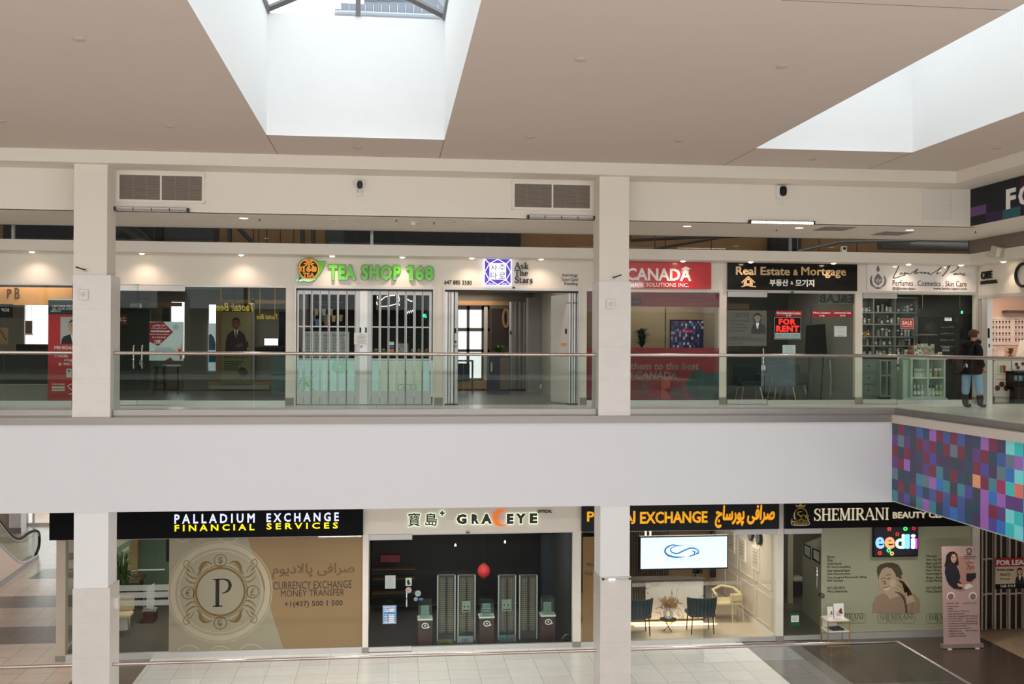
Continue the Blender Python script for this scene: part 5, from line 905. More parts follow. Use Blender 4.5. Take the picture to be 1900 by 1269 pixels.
for r in range(10):
    for c in range(16):
        q.k = random.randrange(8) if random.random() > .5 else (0 if random.random() > .4 else 3); q.p(1245+c*3.75, 595+r*5, 1248.7+c*3.75, 599.9+r*5, 24.318, .01)
q.build('screen', TV, t); q = MB(); q.tp('CANADA', 1262, 612, 1286, 617, 24.312, d=.003, bold=.02); q.build('screen_title', mat('tv_red', (190, 60, 80), .4, emit=(190,60,80), emit_s=.4), t)
a = at(1191, 645, 23.9); plant('dark bushy potted plant on a cabinet behind the red shop window', a[0], 23.9, a[1]-.12, .5, .28, 110, (.08, .1, BLACK), mat('dark_leaf', (40, 52, 40), .6, var=.3), seed=11, lw=.05, up=.8)
t = thing('cabinet', 'low cabinet carrying the plant behind the red lower film', 'cabinet', (a[0], 23.9, 0)); MB().box(a[0]-.6, a[0]+1.0, 23.7, 24.3, 0, a[1]-.13).build('body', mat('greige_cabinet', (120, 110, 100), .6), t); MB().box(a[0]-.55, a[0]+.2, 23.68, 23.7, .1, a[1]-.2).build('door', mat('greige_cabinet_door', (130, 120, 108), .6), t)
tag(MB().box(at(1218,640,23.9)[0], at(1234,640,23.9)[0], 23.9, 24.1, a[1]-.13, a[1]-.07).build('router_box', BLACK), 'small flat black box near the plant behind the red shop window', 'box')
room_light(X(1240), 23.8, 2.8, 9, WARM, 1.5, .8)
# ------------------------------------------------ real estate shop
t = thing('shop_sign', 'glossy black sign board with gold words, white Korean and a house mark', 'sign', (X(1468), YS_, 2.58)); x0, x1 = X(1348), X(1587.5); z0, z1 = zf(539, 1468), zf(488, 1468)
MB().box(x0, x1, YS_, YF-.002, z0, z1).build('board', mat('gloss_black', (10, 11, 14), .15, coat=.3, spec=.3), t)
GOLD = mat('pale_gold_letters', (216, 184, 140), .35, .25); q = MB(); q.tp('Real Estate', 1365.5, 495, 1466, 510.5, YS_-.014, d=.014, bold=.022); q.tp('&', 1472, 500, 1481, 511, YS_-.014, d=.014, bold=.02); q.tp('Mortgage', 1487, 495.5, 1570, 516, YS_-.014, d=.014, bold=.018); q.build('gold_lettering', GOLD, t)
q = MB(); q.tp('부동산', 1428, 518, 1463, 531, YS_-.012, d=.012, bold=.035); q.tp('&', 1467, 521.5, 1472, 528, YS_-.012, d=.012, bold=.02); q.tp('모기지', 1476, 518.5, 1511, 532, YS_-.012, d=.012, bold=.035); q.build('white_lettering', WTXT, t)
q = MB(); q.rp([(1376,524.5),(1388.5,513),(1401,524.5)], 2.2, YS_-.012, .01); q.pp([(1380,523),(1388.5,515.5),(1397,523),(1397,530),(1380,530)], YS_-.01, .008); q.rp([(1376,532),(1386,529.5),(1394,531),(1403,532)], 2, YS_-.012, .01); q.build('house_logo', GOLD, t); q = MB(); q.p(1386, 520, 1391, 525.5, YS_-.014, .004); q.build('logo_window', BLACK, t)
x, z = at(1470, 541, YF-.03); tag(MB().box(x-.03, x+.03, YF-.05, YF-.03, z-.03, z+.0).build('door_sensor', DARK), 'tiny dark sensor under the middle of the black real estate sign', 'sensor')
GF = film('grey_window_film', (120, 122, 116), .62)
t = filmthing('door_film', 'grey translucent mortgage film on the left glass door with a portrait', 1349.5, 576, 1422.5, 642, GF, YF+.022)
DG_ = mat('film_dark_grey', (72, 74, 72), .6); q = MB(); q.tp('MORTGAGE', 1365, 580, 1391, 585, YF+.018, d=.002, bold=.03); q.tp('SERVICES', 1365, 586, 1390, 588.5, YF+.018, d=.002)
for k, s in enumerate(('First & Second Mortgage','Reverse Mortgage','Commercial Mortgage','Private Mortgage')): q.tp(s, 1353.5, 593.5+k*6, 1353.5+(37,29,33,27)[k], 597.5+k*6, YF+.018, d=.002)
q.tp('안정희', 1351.5, 624, 1372, 632.5, YF+.018, d=.002, bold=.02); q.tp('모기지', 1374, 624, 1394, 632.5, YF+.018, d=.002, bold=.02); q.tp('Tina H. Ahn', 1397, 627, 1418, 632, YF+.018, d=.002); q.tp('647.213.3358', 1352, 635.5, 1376, 638.5, YF+.018, d=.002); q.rp([(1354,579),(1362,579),(1362,588),(1354,588)], .8, YF+.018, .002, True); q.rp([(1354,584),(1358,581),(1362,584)], .8, YF+.018, .002)
q.build('lettering', DG_, t)
(u0, v1), (u1, v0) = at(1394, 580, YF+.016), at(1421, 619, YF+.016); bust(t, u0, u1, v0, v1, YF+.016, suit=mat('film_suit', (60, 62, 62), .6), hair=mat('film_hair', (48, 48, 48), .6), skin=mat('film_skin', (140, 138, 132), .6), longhair=True, headx=.42, heads=.2)
RL = mat('decal_red', (170, 20, 34), .5)
for px0, px1, s, k_, lab in ((1439,1488,'Pre-Construction Condos','분양 콘도','red Pre-Construction Condos strip on the glass above the for rent sign'), (1506.5,1543.5,'Hot Listing','핫 매물','red Hot Listing strip on the real estate window'), (1545,1581.5,'Assignment Sale','전매','red Assignment Sale strip on the real estate window')):
    t, *_ = sheet('window_decal', lab, 'decal', px0, 576.5, px1, 588, YF+.022, RL, group='red strips on the real estate window'); q = MB(); mc = (px0+px1)/2; q.tp(s, px0+2.5, 578.3, px1-2.5, 583.3, YF+.018, d=.002, bold=.03); q.tp(k_, mc-5, 584.2, mc+5, 587.2, YF+.018, d=.002, bold=.03); q.build('lettering', WTXT, t)
t = thing('for_rent_sign', 'black framed FOR RENT sign with red letters on the real estate glass', 'sign', (X(1461), YF-.0, 1.4)); MB().p(1435, 587.5, 1487.5, 630.5, YF+.01, .015).build('frame', BLACK, t); q = MB(); q.rp([(1436.6,589),(1486,589),(1486,629),(1436.6,629)], 1.1, YF+.006, .004, True); q.build('frame_line', mat('pale_aqua_frame', (176, 200, 196), .5), t); MB().p(1438.5, 617.5, 1484.5, 627.5, YF+.006, .004).build('note_strip', mat('pale_note', (170, 196, 196), .6), t)
FR = mat('fluorescent_red', (255, 56, 40), .5, emit=(255,50,36), emit_s=.35); q = MB(); q.tp('FOR', 1445, 591, 1477, 602.5, YF-.002, d=.005, bold=.06, sp=1.15); q.tp('RENT', 1440, 604, 1483, 615.5, YF-.002, d=.005, bold=.06, sp=1.15); q.build('lettering', FR, t); q = MB(); q.tp('647 213 3358', 1441, 620, 1481, 625, YF-.0, d=.003, shear=.2); q.build('handwriting', GREY, t)
sheet('paper_notice', 'pale paper notice under the FOR RENT sign', 'notice', 1452, 640, 1476, 656, YF+.02, mat('aqua_paper', (190, 214, 212), .7), 4); sheet('paper_notice', 'white paper notice under the Assignment Sale strip', 'notice', 1548, 605, 1571, 624.5, YF+.02, mat('aqua_white_paper', (214, 226, 226), .7), 3)
m = MB(); m.p(1413, 678, 1420.5, 687, YF-.0, .03); tag(m.build('door_lock', SILV), 'silver lock box on the real estate glass door below the handle', 'lock')
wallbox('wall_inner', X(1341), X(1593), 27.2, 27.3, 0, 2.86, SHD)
t = thing('easel_board', 'tall black leaning panel inside the real estate shop behind the Hot Listing strip', 'panel', (at(1515,660,24.5)[0], 24.5, 0)); m = MB(); m.pp([(1497,604),(1531,601),(1535,660),(1495,660)], 24.5, .05); m.build('board', BLACK, t); m = MB(); [m.cyl((at(px,640,24.6)[0], 24.58, 1.3), (at(px,640,24.6)[0], 24.75, 0), .02, 6) for px, dx in ((1502,-.1),(1528,.1))]; m.build('leg', DARK, t)
t, *_ = sheet('window_lettering', 'reflected letters put on as faint grey film at the top of the right real estate pane', 'lettering', 1518, 543, 1586, 564, YF+.07, film('lab_reflection_band', (120, 124, 116), .3)); q = MB(); q.tp('E&LAB', 1520, 546, 1584, 562, YF+.066, d=.002, bold=.03, mirror=True); q.build('letters', film('lab_reflection', (60, 60, 58), .75), t)  # reflection of letters, put on the pane as grey film
tag(MB().p(1504, 568, 1506, 742, 25.0, .04).build('inner_mullion', mat('grey_green_post', (104, 116, 110), .5)), 'thin grey green post inside the real estate window', 'post')
tag(MB().p(1352, 563, 1390, 574, 27.0, .2).build('shelf_box', mat('lit_tan', (170, 134, 96), .6)), 'small tan box on a shelf high behind the left real estate door', 'box')
LEGM = mat('pale_brass_leg', (206, 180, 130), .35, .6)
def diningchair(label, px, Yc, m):
    x = at(px, 700, Yc)[0]; t = thing('tub_chair', label, 'chair', (x, Yc, 0), 'teal chairs in the real estate shop'); MB().box(x-.27, x+.27, Yc-.25, Yc+.27, .36, .48).build('seat', m, t, bevel=.04); MB().prismx([(Yc+.2,.45),(Yc+.32,.45),(Yc+.36,.86),(Yc+.28,.86)], x-.28, x+.28).build('backrest', m, t, bevel=.04)
    for s in (-1, 1):
        MB().box(x+s*.29-.04, x+s*.29+.04, Yc-.2, Yc+.25, .42, .64).build('armrest', m, t, bevel=.03)
        for f in (-1, 1): MB().cyl((x+s*.2, Yc+f*.18, .38), (x+s*.27, Yc+f*.24, 0), .013, 6).build('leg', LEGM, t)
TEAL = mat('deep_teal_fabric', (15, 36, 42), .8)
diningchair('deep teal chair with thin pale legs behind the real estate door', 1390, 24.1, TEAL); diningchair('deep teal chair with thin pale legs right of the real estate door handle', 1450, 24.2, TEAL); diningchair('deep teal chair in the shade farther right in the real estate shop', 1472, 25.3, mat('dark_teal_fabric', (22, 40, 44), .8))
t = thing('round_table', 'low dark round table between the teal chairs in the real estate shop', 'table', (at(1420,690,25)[0], 25, 0)); x = t.location.x; MB().lathe([(.4,.6),(.42,.62),(.4,.64)], x, 25, 0, 24).build('tabletop', DARK, t); MB().lathe([(.2,0),(.04,.03),(.03,.6)], x, 25, 0, 12).build('pedestal', BLACK, t)
tag(MB().tube([vp(1540,668,24.2), vp(1542,700,24.2), vp(1541,735,24.2)], .02, 6).build('floor_lamp_pole', mat('pale_pole', (186, 190, 184), .4)), 'thin pale leaning pole behind the right real estate pane', 'pole')
room_light(X(1470), 24.8, 2.8, 9, NEUT)
# ------------------------------------------------ perfume shop
glassdoor(1600.5, 1664, hpx=1666); padlock(1666, 676, YF-.04, 'dark padlock hanging below the perfume shop door handle'); shopwin(1664.5, 1809.5, (1740,))
t = thing('shop_sign', 'glossy white perfume shop sign with a black signature and drop logo', 'sign', (X(1710), YS_, 2.58)); x0, x1 = X(1606.5), X(1807); z0, z1 = zf(541, 1700), zf(489.5, 1700); MB().box(x0, x1, YS_, YF-.002, z0, z1).build('board', mat('gloss_white', (232, 230, 228), .1, coat=.6), t)
def cp(*pts): return [(1600+x/3.966, 240+y/3.966) for x, y in pts]
q = MB(); INKP = mat('plum_black_ink', (40, 32, 56), .4)
for st, wd in ((((270,1003),(258,1030),(240,1068),(228,1090),(232,1094),(252,1091),(280,1082),(316,1072)), 1.1), (((296,1058),(284,1056),(276,1066),(282,1070),(296,1058),(298,1068),(306,1062),(316,1052),(308,1076),(314,1066),(324,1056),(326,1066),(334,1056),(338,1064),(345,1060)), .8), (((345,1070),(362,1058),(390,1040),(410,1026),(398,1040),(380,1060),(388,1050),(402,1050),(396,1062),(384,1064)), .8), (((400,1060),(420,1052),(434,1050),(430,1060),(440,1052),(446,1058),(462,1050),(458,1062),(470,1054),(480,1060),(492,1052),(486,1064),(500,1062)), .8), (((505,1066),(500,1072),(516,1060),(540,1046),(560,1032),(585,1010),(560,1040),(548,1064),(560,1060),(576,1054)), .8), (((645,1000),(630,1030),(606,1062),(588,1082)), 1.2), (((620,1020),(645,1004),(680,998),(706,1000),(708,1014),(690,1034),(668,1048),(648,1052)), 1.0), (((690,1060),(672,1064),(678,1072),(694,1060),(692,1070),(706,1062),(710,1070),(716,1060),(728,1060),(726,1070),(742,1064),(756,1058),(742,1064),(744,1074),(762,1070)), .8)): q.rp(cp(*st), wd*1.5, YS_-.006, .006)
q.tp('Perfumes . Cosmetics . Skin Care', 1656.5, 520.5, 1793.5, 531, YS_-.006, d=.006, bold=.0); q.tp('@lambordparc', 1663, 532.5, 1699, 539, YS_-.006, d=.006); q.tp('www.lambordparc.com', 1732, 533, 1794, 539, YS_-.006, d=.006); q.rp([(1656.5,532.5),(1661.5,532.5),(1661.5,537.5),(1656.5,537.5)], .7, YS_-.006, .005, True); q.ring(*at(1659,535,YS_), .015, .007, YS_-.006, .005, 12)
q.build('lettering', INKP, t); LGREY = mat('logo_grey', (120, 118, 118), .5); q = MB(); q.pp([(1629,491.5),(1632.5,499),(1632,503),(1629,504.5),(1626.5,503),(1626,499)], YS_-.005, .005)
q.rp([(1618,511),(1616,519),(1618,528),(1625,533.5)], [1,4,4.5,1], YS_-.005, .005); q.rp([(1640,511),(1643,519),(1641,528),(1634,533.5)], [1,4,4.5,1], YS_-.005, .005); q.pp([(1629,507),(1634,512),(1637,518),(1636,524),(1629.5,529.5),(1623,524),(1622,518),(1625,512)], YS_-.005, .005); q.pp([(1622,534.5),(1629,532),(1637,534.5),(1629,536.5)], YS_-.005, .005); q.build('drop_logo', LGREY, t)
q = MB(); q.rp([(1625,518),(1626,522),(1629.5,524),(1633,522),(1634,518),(1631,521),(1629.5,516),(1628,521),(1625,518)], .8, YS_-.008, .003); q.build('lotus_mark', WTXT, t)
SHELFW = mat('shelf_white', (196, 200, 194), .5); WB = 25.6
def gridshelf(name, label, pxs, pys, Y, depth=.35, m=SHELFW):
    (xa, za), (xb, zb) = at(pxs[0], pys[0], Y), at(pxs[-1], pys[-1], Y); zb = max(zb, 0); t = thing(name, label, 'shelf', ((xa+xb)/2, Y, zb)); MB().box(xa, xb, Y+depth-.02, Y+depth, zb, za).build('back_panel', m, t)
    for px in pxs: x = at(px, (pys[0]+pys[-1])/2, Y)[0]; MB().box(x-.018, x+.018, Y, Y+depth-.02, zb, za).build('upright', m, t)
    for py in pys: z = max(.03, at((pxs[0]+pxs[-1])/2, py, Y)[1]); MB().box(xa, xb, Y+.002, Y+depth-.02, z-.018, z+.018).build('shelf_board', m, t)
    return t
gridshelf('shelf_unit', 'tall white grid shelf of products behind the perfume shop door', (1590, 1621, 1661, 1702), (552, 580, 602, 625, 642, 661), WB, m=mat('shelf_grey', (150, 154, 148), .5))
t = thing('drawer_unit', 'grey chest of three drawers at the foot of the perfume shop shelves', 'drawers', (at(1618,700,25.4)[0], 25.4, 0)); (xa, za), (xb, _) = at(1590, 666, 25.4), at(1632, 666, 25.4); MB().box(xa, xb, 25.4, 25.9, 0, za).build('body', mat('drawer_grey_green', (140, 152, 146), .5), t)
for k in range(3): d = MB().box(xa+.02, xb-.02, 25.385, 25.4, .08+k*(za-.1)/3, .04+(k+1)*(za-.1)/3).build('drawer', mat('drawer_front', (150, 162, 156), .5), t); MB().ball(((xa+xb)/2, 25.37, .06+(k+.55)*(za-.1)/3), .022).build('knob', DARK, d)
gridshelf('shelf_unit', 'low white cube shelf right of the grey drawers in the perfume shop', (1634, 1646, 1659), (669, 697, 735), 25.2, .3)
protos = {}
def prod(kind, label, group, x, y, z, h, r, col):
    key = (kind, round(h, 2), round(r, 3), col)
    if key in protos: o = dup(protos[key], (x, y, z), label); o['group'] = group; return o
    mm = mat('product_%d_%d_%d' % col, col, .35); t = thing({'b':'bottle','x':'box','j':'jar'}[kind] if kind != 'x' else 'carton', label, {'b':'bottle','x':'carton','j':'jar'}[kind], (x, y, z), group)
    if kind == 'x': MB().box(x-r, x+r, y-r*.7, y+r*.7, z, z+h).build('box', mm, t); MB().box(x-r*.7, x+r*.7, y-r*.7-.002, y-r*.7, z+h*.5, z+h*.75).build('printed_label', GREY, t)
    elif kind == 'b': MB().lathe([(r*.9,0),(r,.01),(r,h*.62),(r*.4,h*.74)], x, y, z, 12).build('bottle_body', mm, t, smooth=40); MB().lathe([(r*.42,h*.74),(r*.42,h*.95),(r*.3,h)], x, y, z, 10).build('cap', BLACK if sum(col) > 560 else WTXT, t, smooth=40); MB().lathe([(r*1.01,h*.18),(r*1.01,h*.45)], x, y, z, 12).build('printed_label', PAPER, t)
    else: MB().lathe([(r,0),(r*1.02,.01),(r,h*.75)], x, y, z, 14).build('jar_body', mm, t, smooth=40); MB().lathe([(r*1.04,h*.75),(r*1.04,h)], x, y, z, 14).build('lid', WTXT, t)
    protos[key] = t; return t
random.seed(21); grp = 'products on the dim wall shelves of the perfume shop'
for (py, n0, n1) in ((580, 1592, 1700), (602, 1592, 1700), (625, 1592, 1700), (642, 1592, 1700), (661, 1592, 1700)):
    px = n0
    while px < n1:
        if abs(px-1621) < 4 or abs(px-1661) < 4: px += 5; continue
        a = at(px, py, WB+.12); c = random.choice(((196,196,190),(120,120,116),(84,86,84),(196,196,190),(150,150,140))) if not (py == 625 and px < 1618) else (186,130,60); k = random.choice('bxj' if py < 650 else 'bx')
        prod(k, 'small product on the dim white grid shelf behind the perfume shop door', grp, a[0], WB+.12, a[1]+.02, random.choice((.12, .16, .2)), random.choice((.03, .04)), c); px += random.choice((6, 7, 8, 11))
tag(MB().p(1622, 560, 1660, 578, WB+.2, .05).build('framed_print', DARK), 'dark framed print on the upper grid shelf of the perfume shop', 'picture')
t, *_ = sheet('sale_sticker', 'red SALE sticker on the perfume shop glass', 'sign', 1671, 591, 1695.5, 610.5, YF+.022, mat('sale_frame', (226, 190, 180), .5)); MB().p(1672, 592, 1694.5, 609.5, YF+.019, .003).build('red_face', mat('sale_red', (196, 66, 58), .5), t); q = MB(); q.tp('SALE', 1674, 595.5, 1692.5, 602.5, YF+.015, d=.003, bold=.03); q.tp('On selected items', 1674, 604, 1692.5, 606.5, YF+.015, d=.003); q.build('lettering', WTXT, t)
# white cube display at the window
YD = 23.5; (xa, za), (xb, _) = at(1692, 667, YD), at(1753, 667, YD); MINT = mat('display_white', (222, 232, 222), .45)
t = thing('display_shelf', 'white four cube display shelf standing in the perfume shop window', 'shelf', ((xa+xb)/2, YD, 0)); z0 = .08; zm = at(1720, 701, YD)[1]; xm = (at(1722, 700, YD)[0])
MB().box(xa-.05, xb+.05, YD-.02, YD+.62, za, za+.035).build('top_board', MINT, t); MB().box(xa, xb, YD+.56, YD+.6, z0, za).build('back_panel', MINT, t)
for x in (xa, xm, xb): MB().box(x-.02, x+.02, YD, YD+.56, 0 if x != xm else z0, za).build('upright', MINT, t)
for z in (z0+.05, zm): MB().box(xa+.02, xb-.02, YD+.002, YD+.56, z-.02, z+.02).build('shelf_board', MINT, t)
m = MB(); m.pp([(1674,744),(1678,738),(1692,738),(1692,744)], YD, .05); m.pp([(1753,744),(1753,738),(1757,738),(1761,744)], YD, .05); m.p(1690, 738, 1755, 743, YD-.01, .03); m.build('plinth', MINT, t)
t = thing('side_cabinet', 'pale green white cabinet side left of the cube display', 'cabinet', (xa-.12, YD+.3, 0)); (u, _), = [at(1675, 700, YD+.1)]; MB().box(u, xa-.03, YD+.1, YD+.7, 0, za-.01).build('body', mat('display_mint', (198, 214, 202), .5), t); MB().box(u+.015, xa-.045, YD+.09, YD+.1, .12, za-.12).build('door', mat('display_mint_door', (206, 222, 210), .5), t)
g1, g2, g3 = 'white tubes on the upper cubes of the display', 'bottles in the lower cubes of the display', 'products on top of the display'
for i, px in enumerate((1698, 1703, 1708, 1713, 1718, 1726)): prod('x', ['leftmost white carton in the upper left display cube', 'second white carton in the upper left display cube', 'third white carton in the upper left display cube', 'fourth white carton in the upper left display cube', 'fifth white carton in the upper left display cube', 'white carton at the left of the upper right display cube'][i], g1, at(px, 700, YD+.12)[0], YD+.12, zm+.02, .19, .026, (216, 226, 218))
for i, (px, c) in enumerate(((1736,(186,176,140)),(1744,(160,172,140)))): prod('j', ('tan lidded jar', 'olive lidded jar')[i]+' in the upper right display cube', g1, at(px, 700, YD+.14)[0], YD+.14, zm+.02, .2, .045, c)
for i, (px, c, nm) in enumerate(((1697,(176,170,120),'olive'),(1704,(90,130,190),'blue'),(1711,(190,190,120),'yellow green'),(1717,(216,226,220),'clear'),(1724,(226,232,226),'white'),(1731,(206,216,196),'pale'),(1738,(130,186,120),'green'),(1745,(196,190,130),'straw coloured'))): prod('b', nm+' bottle in the lower display cubes', g2, at(px, 733, YD+.14)[0], YD+.14, z0+.07, .27, .042, c)
for i, (px, h, c, nm) in enumerate(((1681,.2,(222,214,196),'cream'),(1688,.26,(170,60,56),'red'),(1692,.3,(196,120,110),'rose'),(1697.5,.3,(226,226,220),'white'),(1704,.33,(200,176,140),'tan'),(1711,.34,(216,222,220),'silver white'),(1718,.34,(214,214,186),'pale olive'),(1724,.29,(206,190,166),'sand'),(1730,.33,(196,210,190),'pale green'))): prod('x', 'tall '+nm+' carton standing on top of the white display', g3, at(px, 660, YD+.3)[0], YD+.3, za+.035, h, .035, c)
for i, (px, h, c, nm) in enumerate(((1687,.12,(150,40,44),'dark red'),(1700,.15,(230,234,230),'white'),(1706,.2,(220,224,216),'ivory'),(1717,.2,(214,150,120),'peach'),(1738,.1,(210,190,176),'beige'),(1744,.14,(226,222,212),'cream'))): prod('x', 'short '+nm+' carton at the front of the white display top', g3, at(px, 664, YD+.1)[0], YD+.1, za+.035, h, .04, c)
# black cosmetics tower and the rest
YT = 24.2; (xa, za), (xb, _) = at(1742, 588, YT), at(1779, 588, YT); t = thing('cosmetics_tower', 'tall black cosmetics display tower with glinting shelves', 'display', ((xa+xb)/2, YT, 0)); MB().box(xa, xb, YT, YT+.5, 0, za).build('body', BLACK, t)
for k, py in enumerate((610, 622, 634, 646, 655)): z = at(1760, py, YT)[1]; MB().box(xa+.04, xb-.06, YT-.12, YT, z-.015, z).build('shelf_ledge', mat('tower_shelf', (70, 68, 70), .25), t)
random.seed(4); q = MB()
for py in (608, 620, 632, 644):
    for k in range(12): px = 1746+k*2.6; q.p(px, py-random.uniform(1.5, 3.5), px+1.5, py, YT-.08, .03)
q.build('testers', mat('tester_gold_pink', (196, 160, 140), .25, .3), t); q = MB(); q.p(1753, 589.5, 1766, 595, YT-.006, .006); q.build('name_plate', emis('plate_white', (235, 235, 240), .6), t); q = MB(); q.tp('COSMETICS', 1753.5, 590.3, 1765.5, 592.5, YT-.009, d=.003, bold=.03); q.build('lettering', INK, t); q = MB(); q.p(1750, 643, 1762, 652, YT-.1, .05); q.build('price_card', mat('card_lilac', (196, 190, 206), .6), t)
t = thing('hanging_sign', 'black hanging box sign with a green light inside the perfume shop', 'sign', (at(1746,597,24.1)[0], 24.1, 1.9)); MB().p(1706, 573, 1787, 588, 24.1, .12).build('box', mat('dark_brown_box', (44, 36, 38), .5), t); MB().p(1784.2, 577, 1786.3, 584, 24.08, .02).build('green_light', emis('green_led', (60, 255, 120), 3), t); m = MB(); [m.cyl(vp(px, 574, 24.16), (vp(px, 574, 24.16)[0], 24.16, 2.86), .008, 6) for px in (1712, 1781)]; m.build('suspension_rod', mat('brass_rod', (170, 150, 90), .4, .6), t)
a = at(1728, 619, 24.0); t = thing('round_bag', 'dark rounded bag on a ledge inside the perfume shop', 'bag', (a[0], 24.0, a[1])); m = MB(); m.ball((a[0], 24.0, a[1]+.12), .17, .95, .6, .9); m.build('body', mat('dark_navy_bag', (34, 36, 44), .7), t, smooth=40); m = MB(); m.tube([(a[0]-.1, 23.95, a[1]+.22), (a[0]-.06, 23.93, a[1]+.3), (a[0]+.06, 23.93, a[1]+.3), (a[0]+.1, 23.95, a[1]+.22)], .012, 6); m.build('handle', BLACK, t)
tag(MB().p(1713, 619.5, 1740, 622, 23.85, .35).build('wall_ledge', mat('ledge_grey', (132, 134, 130), .5)), 'grey wall ledge under the dark rounded bag', 'shelf')
tag(MB().p(1779, 582, 1801, 750, 23.85, .2).build('black_cabinet', BLACK), 'tall plain black cabinet right of the cosmetics tower', 'cabinet')
wallbox('wall_inner', X(1593), 15.4, 26.2, 26.3, 0, 2.86, mat('shop_wall_dim_taupe', (112, 106, 98), .85)); room_light(X(1700), 24.4, 2.8, 12, NEUT)
# ------------------------------------------------ cafe on the wing
t = thing('cafe_lettering', 'short black raised letters with a smaller line on the wing wall', 'lettering', (XWF, 22.6, 2.7))
def wt(mb, s, px0, px1, py0, py1, **k):
    a, c = atx(px0, (py0+py1)/2, XWF)[0], atx(px1, (py0+py1)/2, XWF)[0]; z0, z1 = atx((px0+px1)/2, py1, XWF)[1], atx((px0+px1)/2, py0, XWF)[1]; mb.text(s, -a, -c, z0, z1, 0, turn=on_x(XWF-.03), **k)
q = MB(); wt(q, 'CAFE', 1822.5, 1842, 503, 517.5, d=.03, bold=.02); wt(q, 'HEY DALBA', 1822, 1852, 520, 526.5, d=.03, bold=.05); q.build('letters', INK, t)
t = thing('round_letter', 'large black ring letter of the cafe sign at the right edge', 'lettering', (XWF, 21.2, 2.7)); yc, zc_ = atx(1902, 510, XWF); q = MB(); q.tube([(XWF-.04, yc+.28*math.cos(a), zc_+.24*math.sin(a)) for a in [k*.2094 for k in range(30)]], .032, 8, True); q.build('ring', INK, t, smooth=40)
b = MB(); b.box(XWF-.04, XWF+.1, 22.92, 23.0, 0, 2.5); b.box(XWF-.03, XWF+.1, 22.55, 22.78, 0, 2.421); b.box(XWF-.041, XWF+.1, 19.2, 22.92, 2.421, 2.5); S1('trim_cafe_frame', b, JAMB)
t = thing('folded_gate', 'narrow folded white gate beside the person at the cafe entrance', 'gate', (XWF, 22.7, 0)); m = MB(); [m.box(XWF-.06+.0*k, XWF+.05, 22.8+k*.035, 22.825+k*.035, .02, 2.4) for k in range(3)]; m.build('gate_panel', mat('blush_metal', (206, 192, 186), .4, .2), t); yy, zz = atx(1832, 618, XWF-.07); MB().box(XWF-.045, XWF-.03, yy-.03, yy+.03, zz-.11, zz+.11).build('flush_pull', BLACK, t); yy, zz = atx(1833, 641, XWF-.07); MB().box(XWF-.042, XWF-.03, yy-.02, yy+.02, zz-.04, zz+.04).build('lock_cylinder', DSTEEL, t)
YW = 25.0; PINK = mat('blush_wall', (222, 184, 168), .8); wallbox('wall_inner', 14.62, 17, YW, YW+.1, 0, 2.86, PINK)
t, *_ = sheet('menu_board', 'blush menu wall board with rows of small drink pictures in the cafe', 'menu', 1838, 588, 1930, 640, YW-.02, mat('menu_blush', (232, 212, 204), .7), group=None); q = MB(); q2 = MB(); random.seed(8)
for r, py in enumerate((597, 607, 618.5, 630)):
    for blk in (1840, 1882):
        q.p(blk, py-5, blk+8, py-4, YW-.025, .003); q.p(blk+(8 if r else 9), py-4.7, blk+38, py-4.4, YW-.025, .003)
        for k in range(6): px = blk+3+k*6; q2.pp([(px-1.6,py-2),(px+1.6,py-2),(px+1.1,py+2),(px-1.1,py+2)], YW-.026, .004); q.p(px-2, py+3.2, px+2, py+4, YW-.025, .003)
q.build('menu_lines', mat('menu_brown', (130, 106, 98), .7), t); q2.build('drink_pictures', mat('drink_brown', (72, 46, 40), .6), t)
tag(MB().p(1870, 576, 1940, 580, YW-.3, .25).build('wall_shelf', mat('dark_oak', (74, 58, 50), .5)), 'dark wooden wall shelf above the cafe menu board', 'shelf')
YQ = 23.75; cx0, cx1 = at(1846,700,YQ)[0], 16.8; t = thing('cafe_counter', 'cream cafe counter at the right edge behind the railing', 'counter', (15, YQ, 0)); zt = at(1870, 667, YQ)[1]; MB().box(cx0, cx1, YQ, YQ+.5, 0, zt-.03).build('body', mat('counter_cream', (214, 204, 192), .6), t); MB().box(cx0-.03, cx1, YQ-.03, YQ+.55, zt-.03, zt).build('worktop', mat('counter_white', (226, 220, 212), .4), t); MB().p(1878, 716, 1940, 754, YQ-.03, .03).build('lower_panel', mat('kraft_panel', (150, 124, 104), .7), t)
t, *_ = sheet('drinks_poster', 'long cream poster of layered drinks and chocolate cakes on the cafe counter', 'poster', 1843.5, 670, 1876, 736, YQ-.05, mat('poster_cream', (226, 214, 200), .6))
for px, c, nm in ((1853,(214,196,170),'layered'),(1858,(110,150,60),'green'),(1863.5,(150,50,40),'red')): q = MB(); q.pp([(px-2.8,678),(px+2.8,678),(px+2,692),(px-2,692)], YQ-.054, .003); q.build('drink_print', mat('drink_'+nm, c, .5), t)
q = MB(); [q.disc(*at(px, py, YQ-.054), 5.6*YQ/F, YQ-.055, .003) for px, py in ((1851,720),(1859,713),(1867,720))]; q.build('cake_print', mat('chocolate', (82, 46, 34), .5), t); q = MB(); q.p(1848, 694, 1870, 695, YQ-.054, .003); q.p(1849, 703, 1869, 704, YQ-.054, .003); q.build('red_lines', mat('poster_red_ink', (190, 90, 76), .6), t)
t, *_ = sheet('drinks_poster', 'small cream poster with chocolate cakes at the right end of the cafe counter', 'poster', 1878, 669, 1905, 687, YQ-.05, mat('poster_cream', (226, 214, 200), .6)); q = MB(); [q.disc(*at(px, py, YQ-.054), 3.6*YQ/F, YQ-.055, .003) for px, py in ((1886,676),(1889,682),(1898,675))]; q.build('cake_print', mat('chocolate', (82, 46, 34), .5), t)
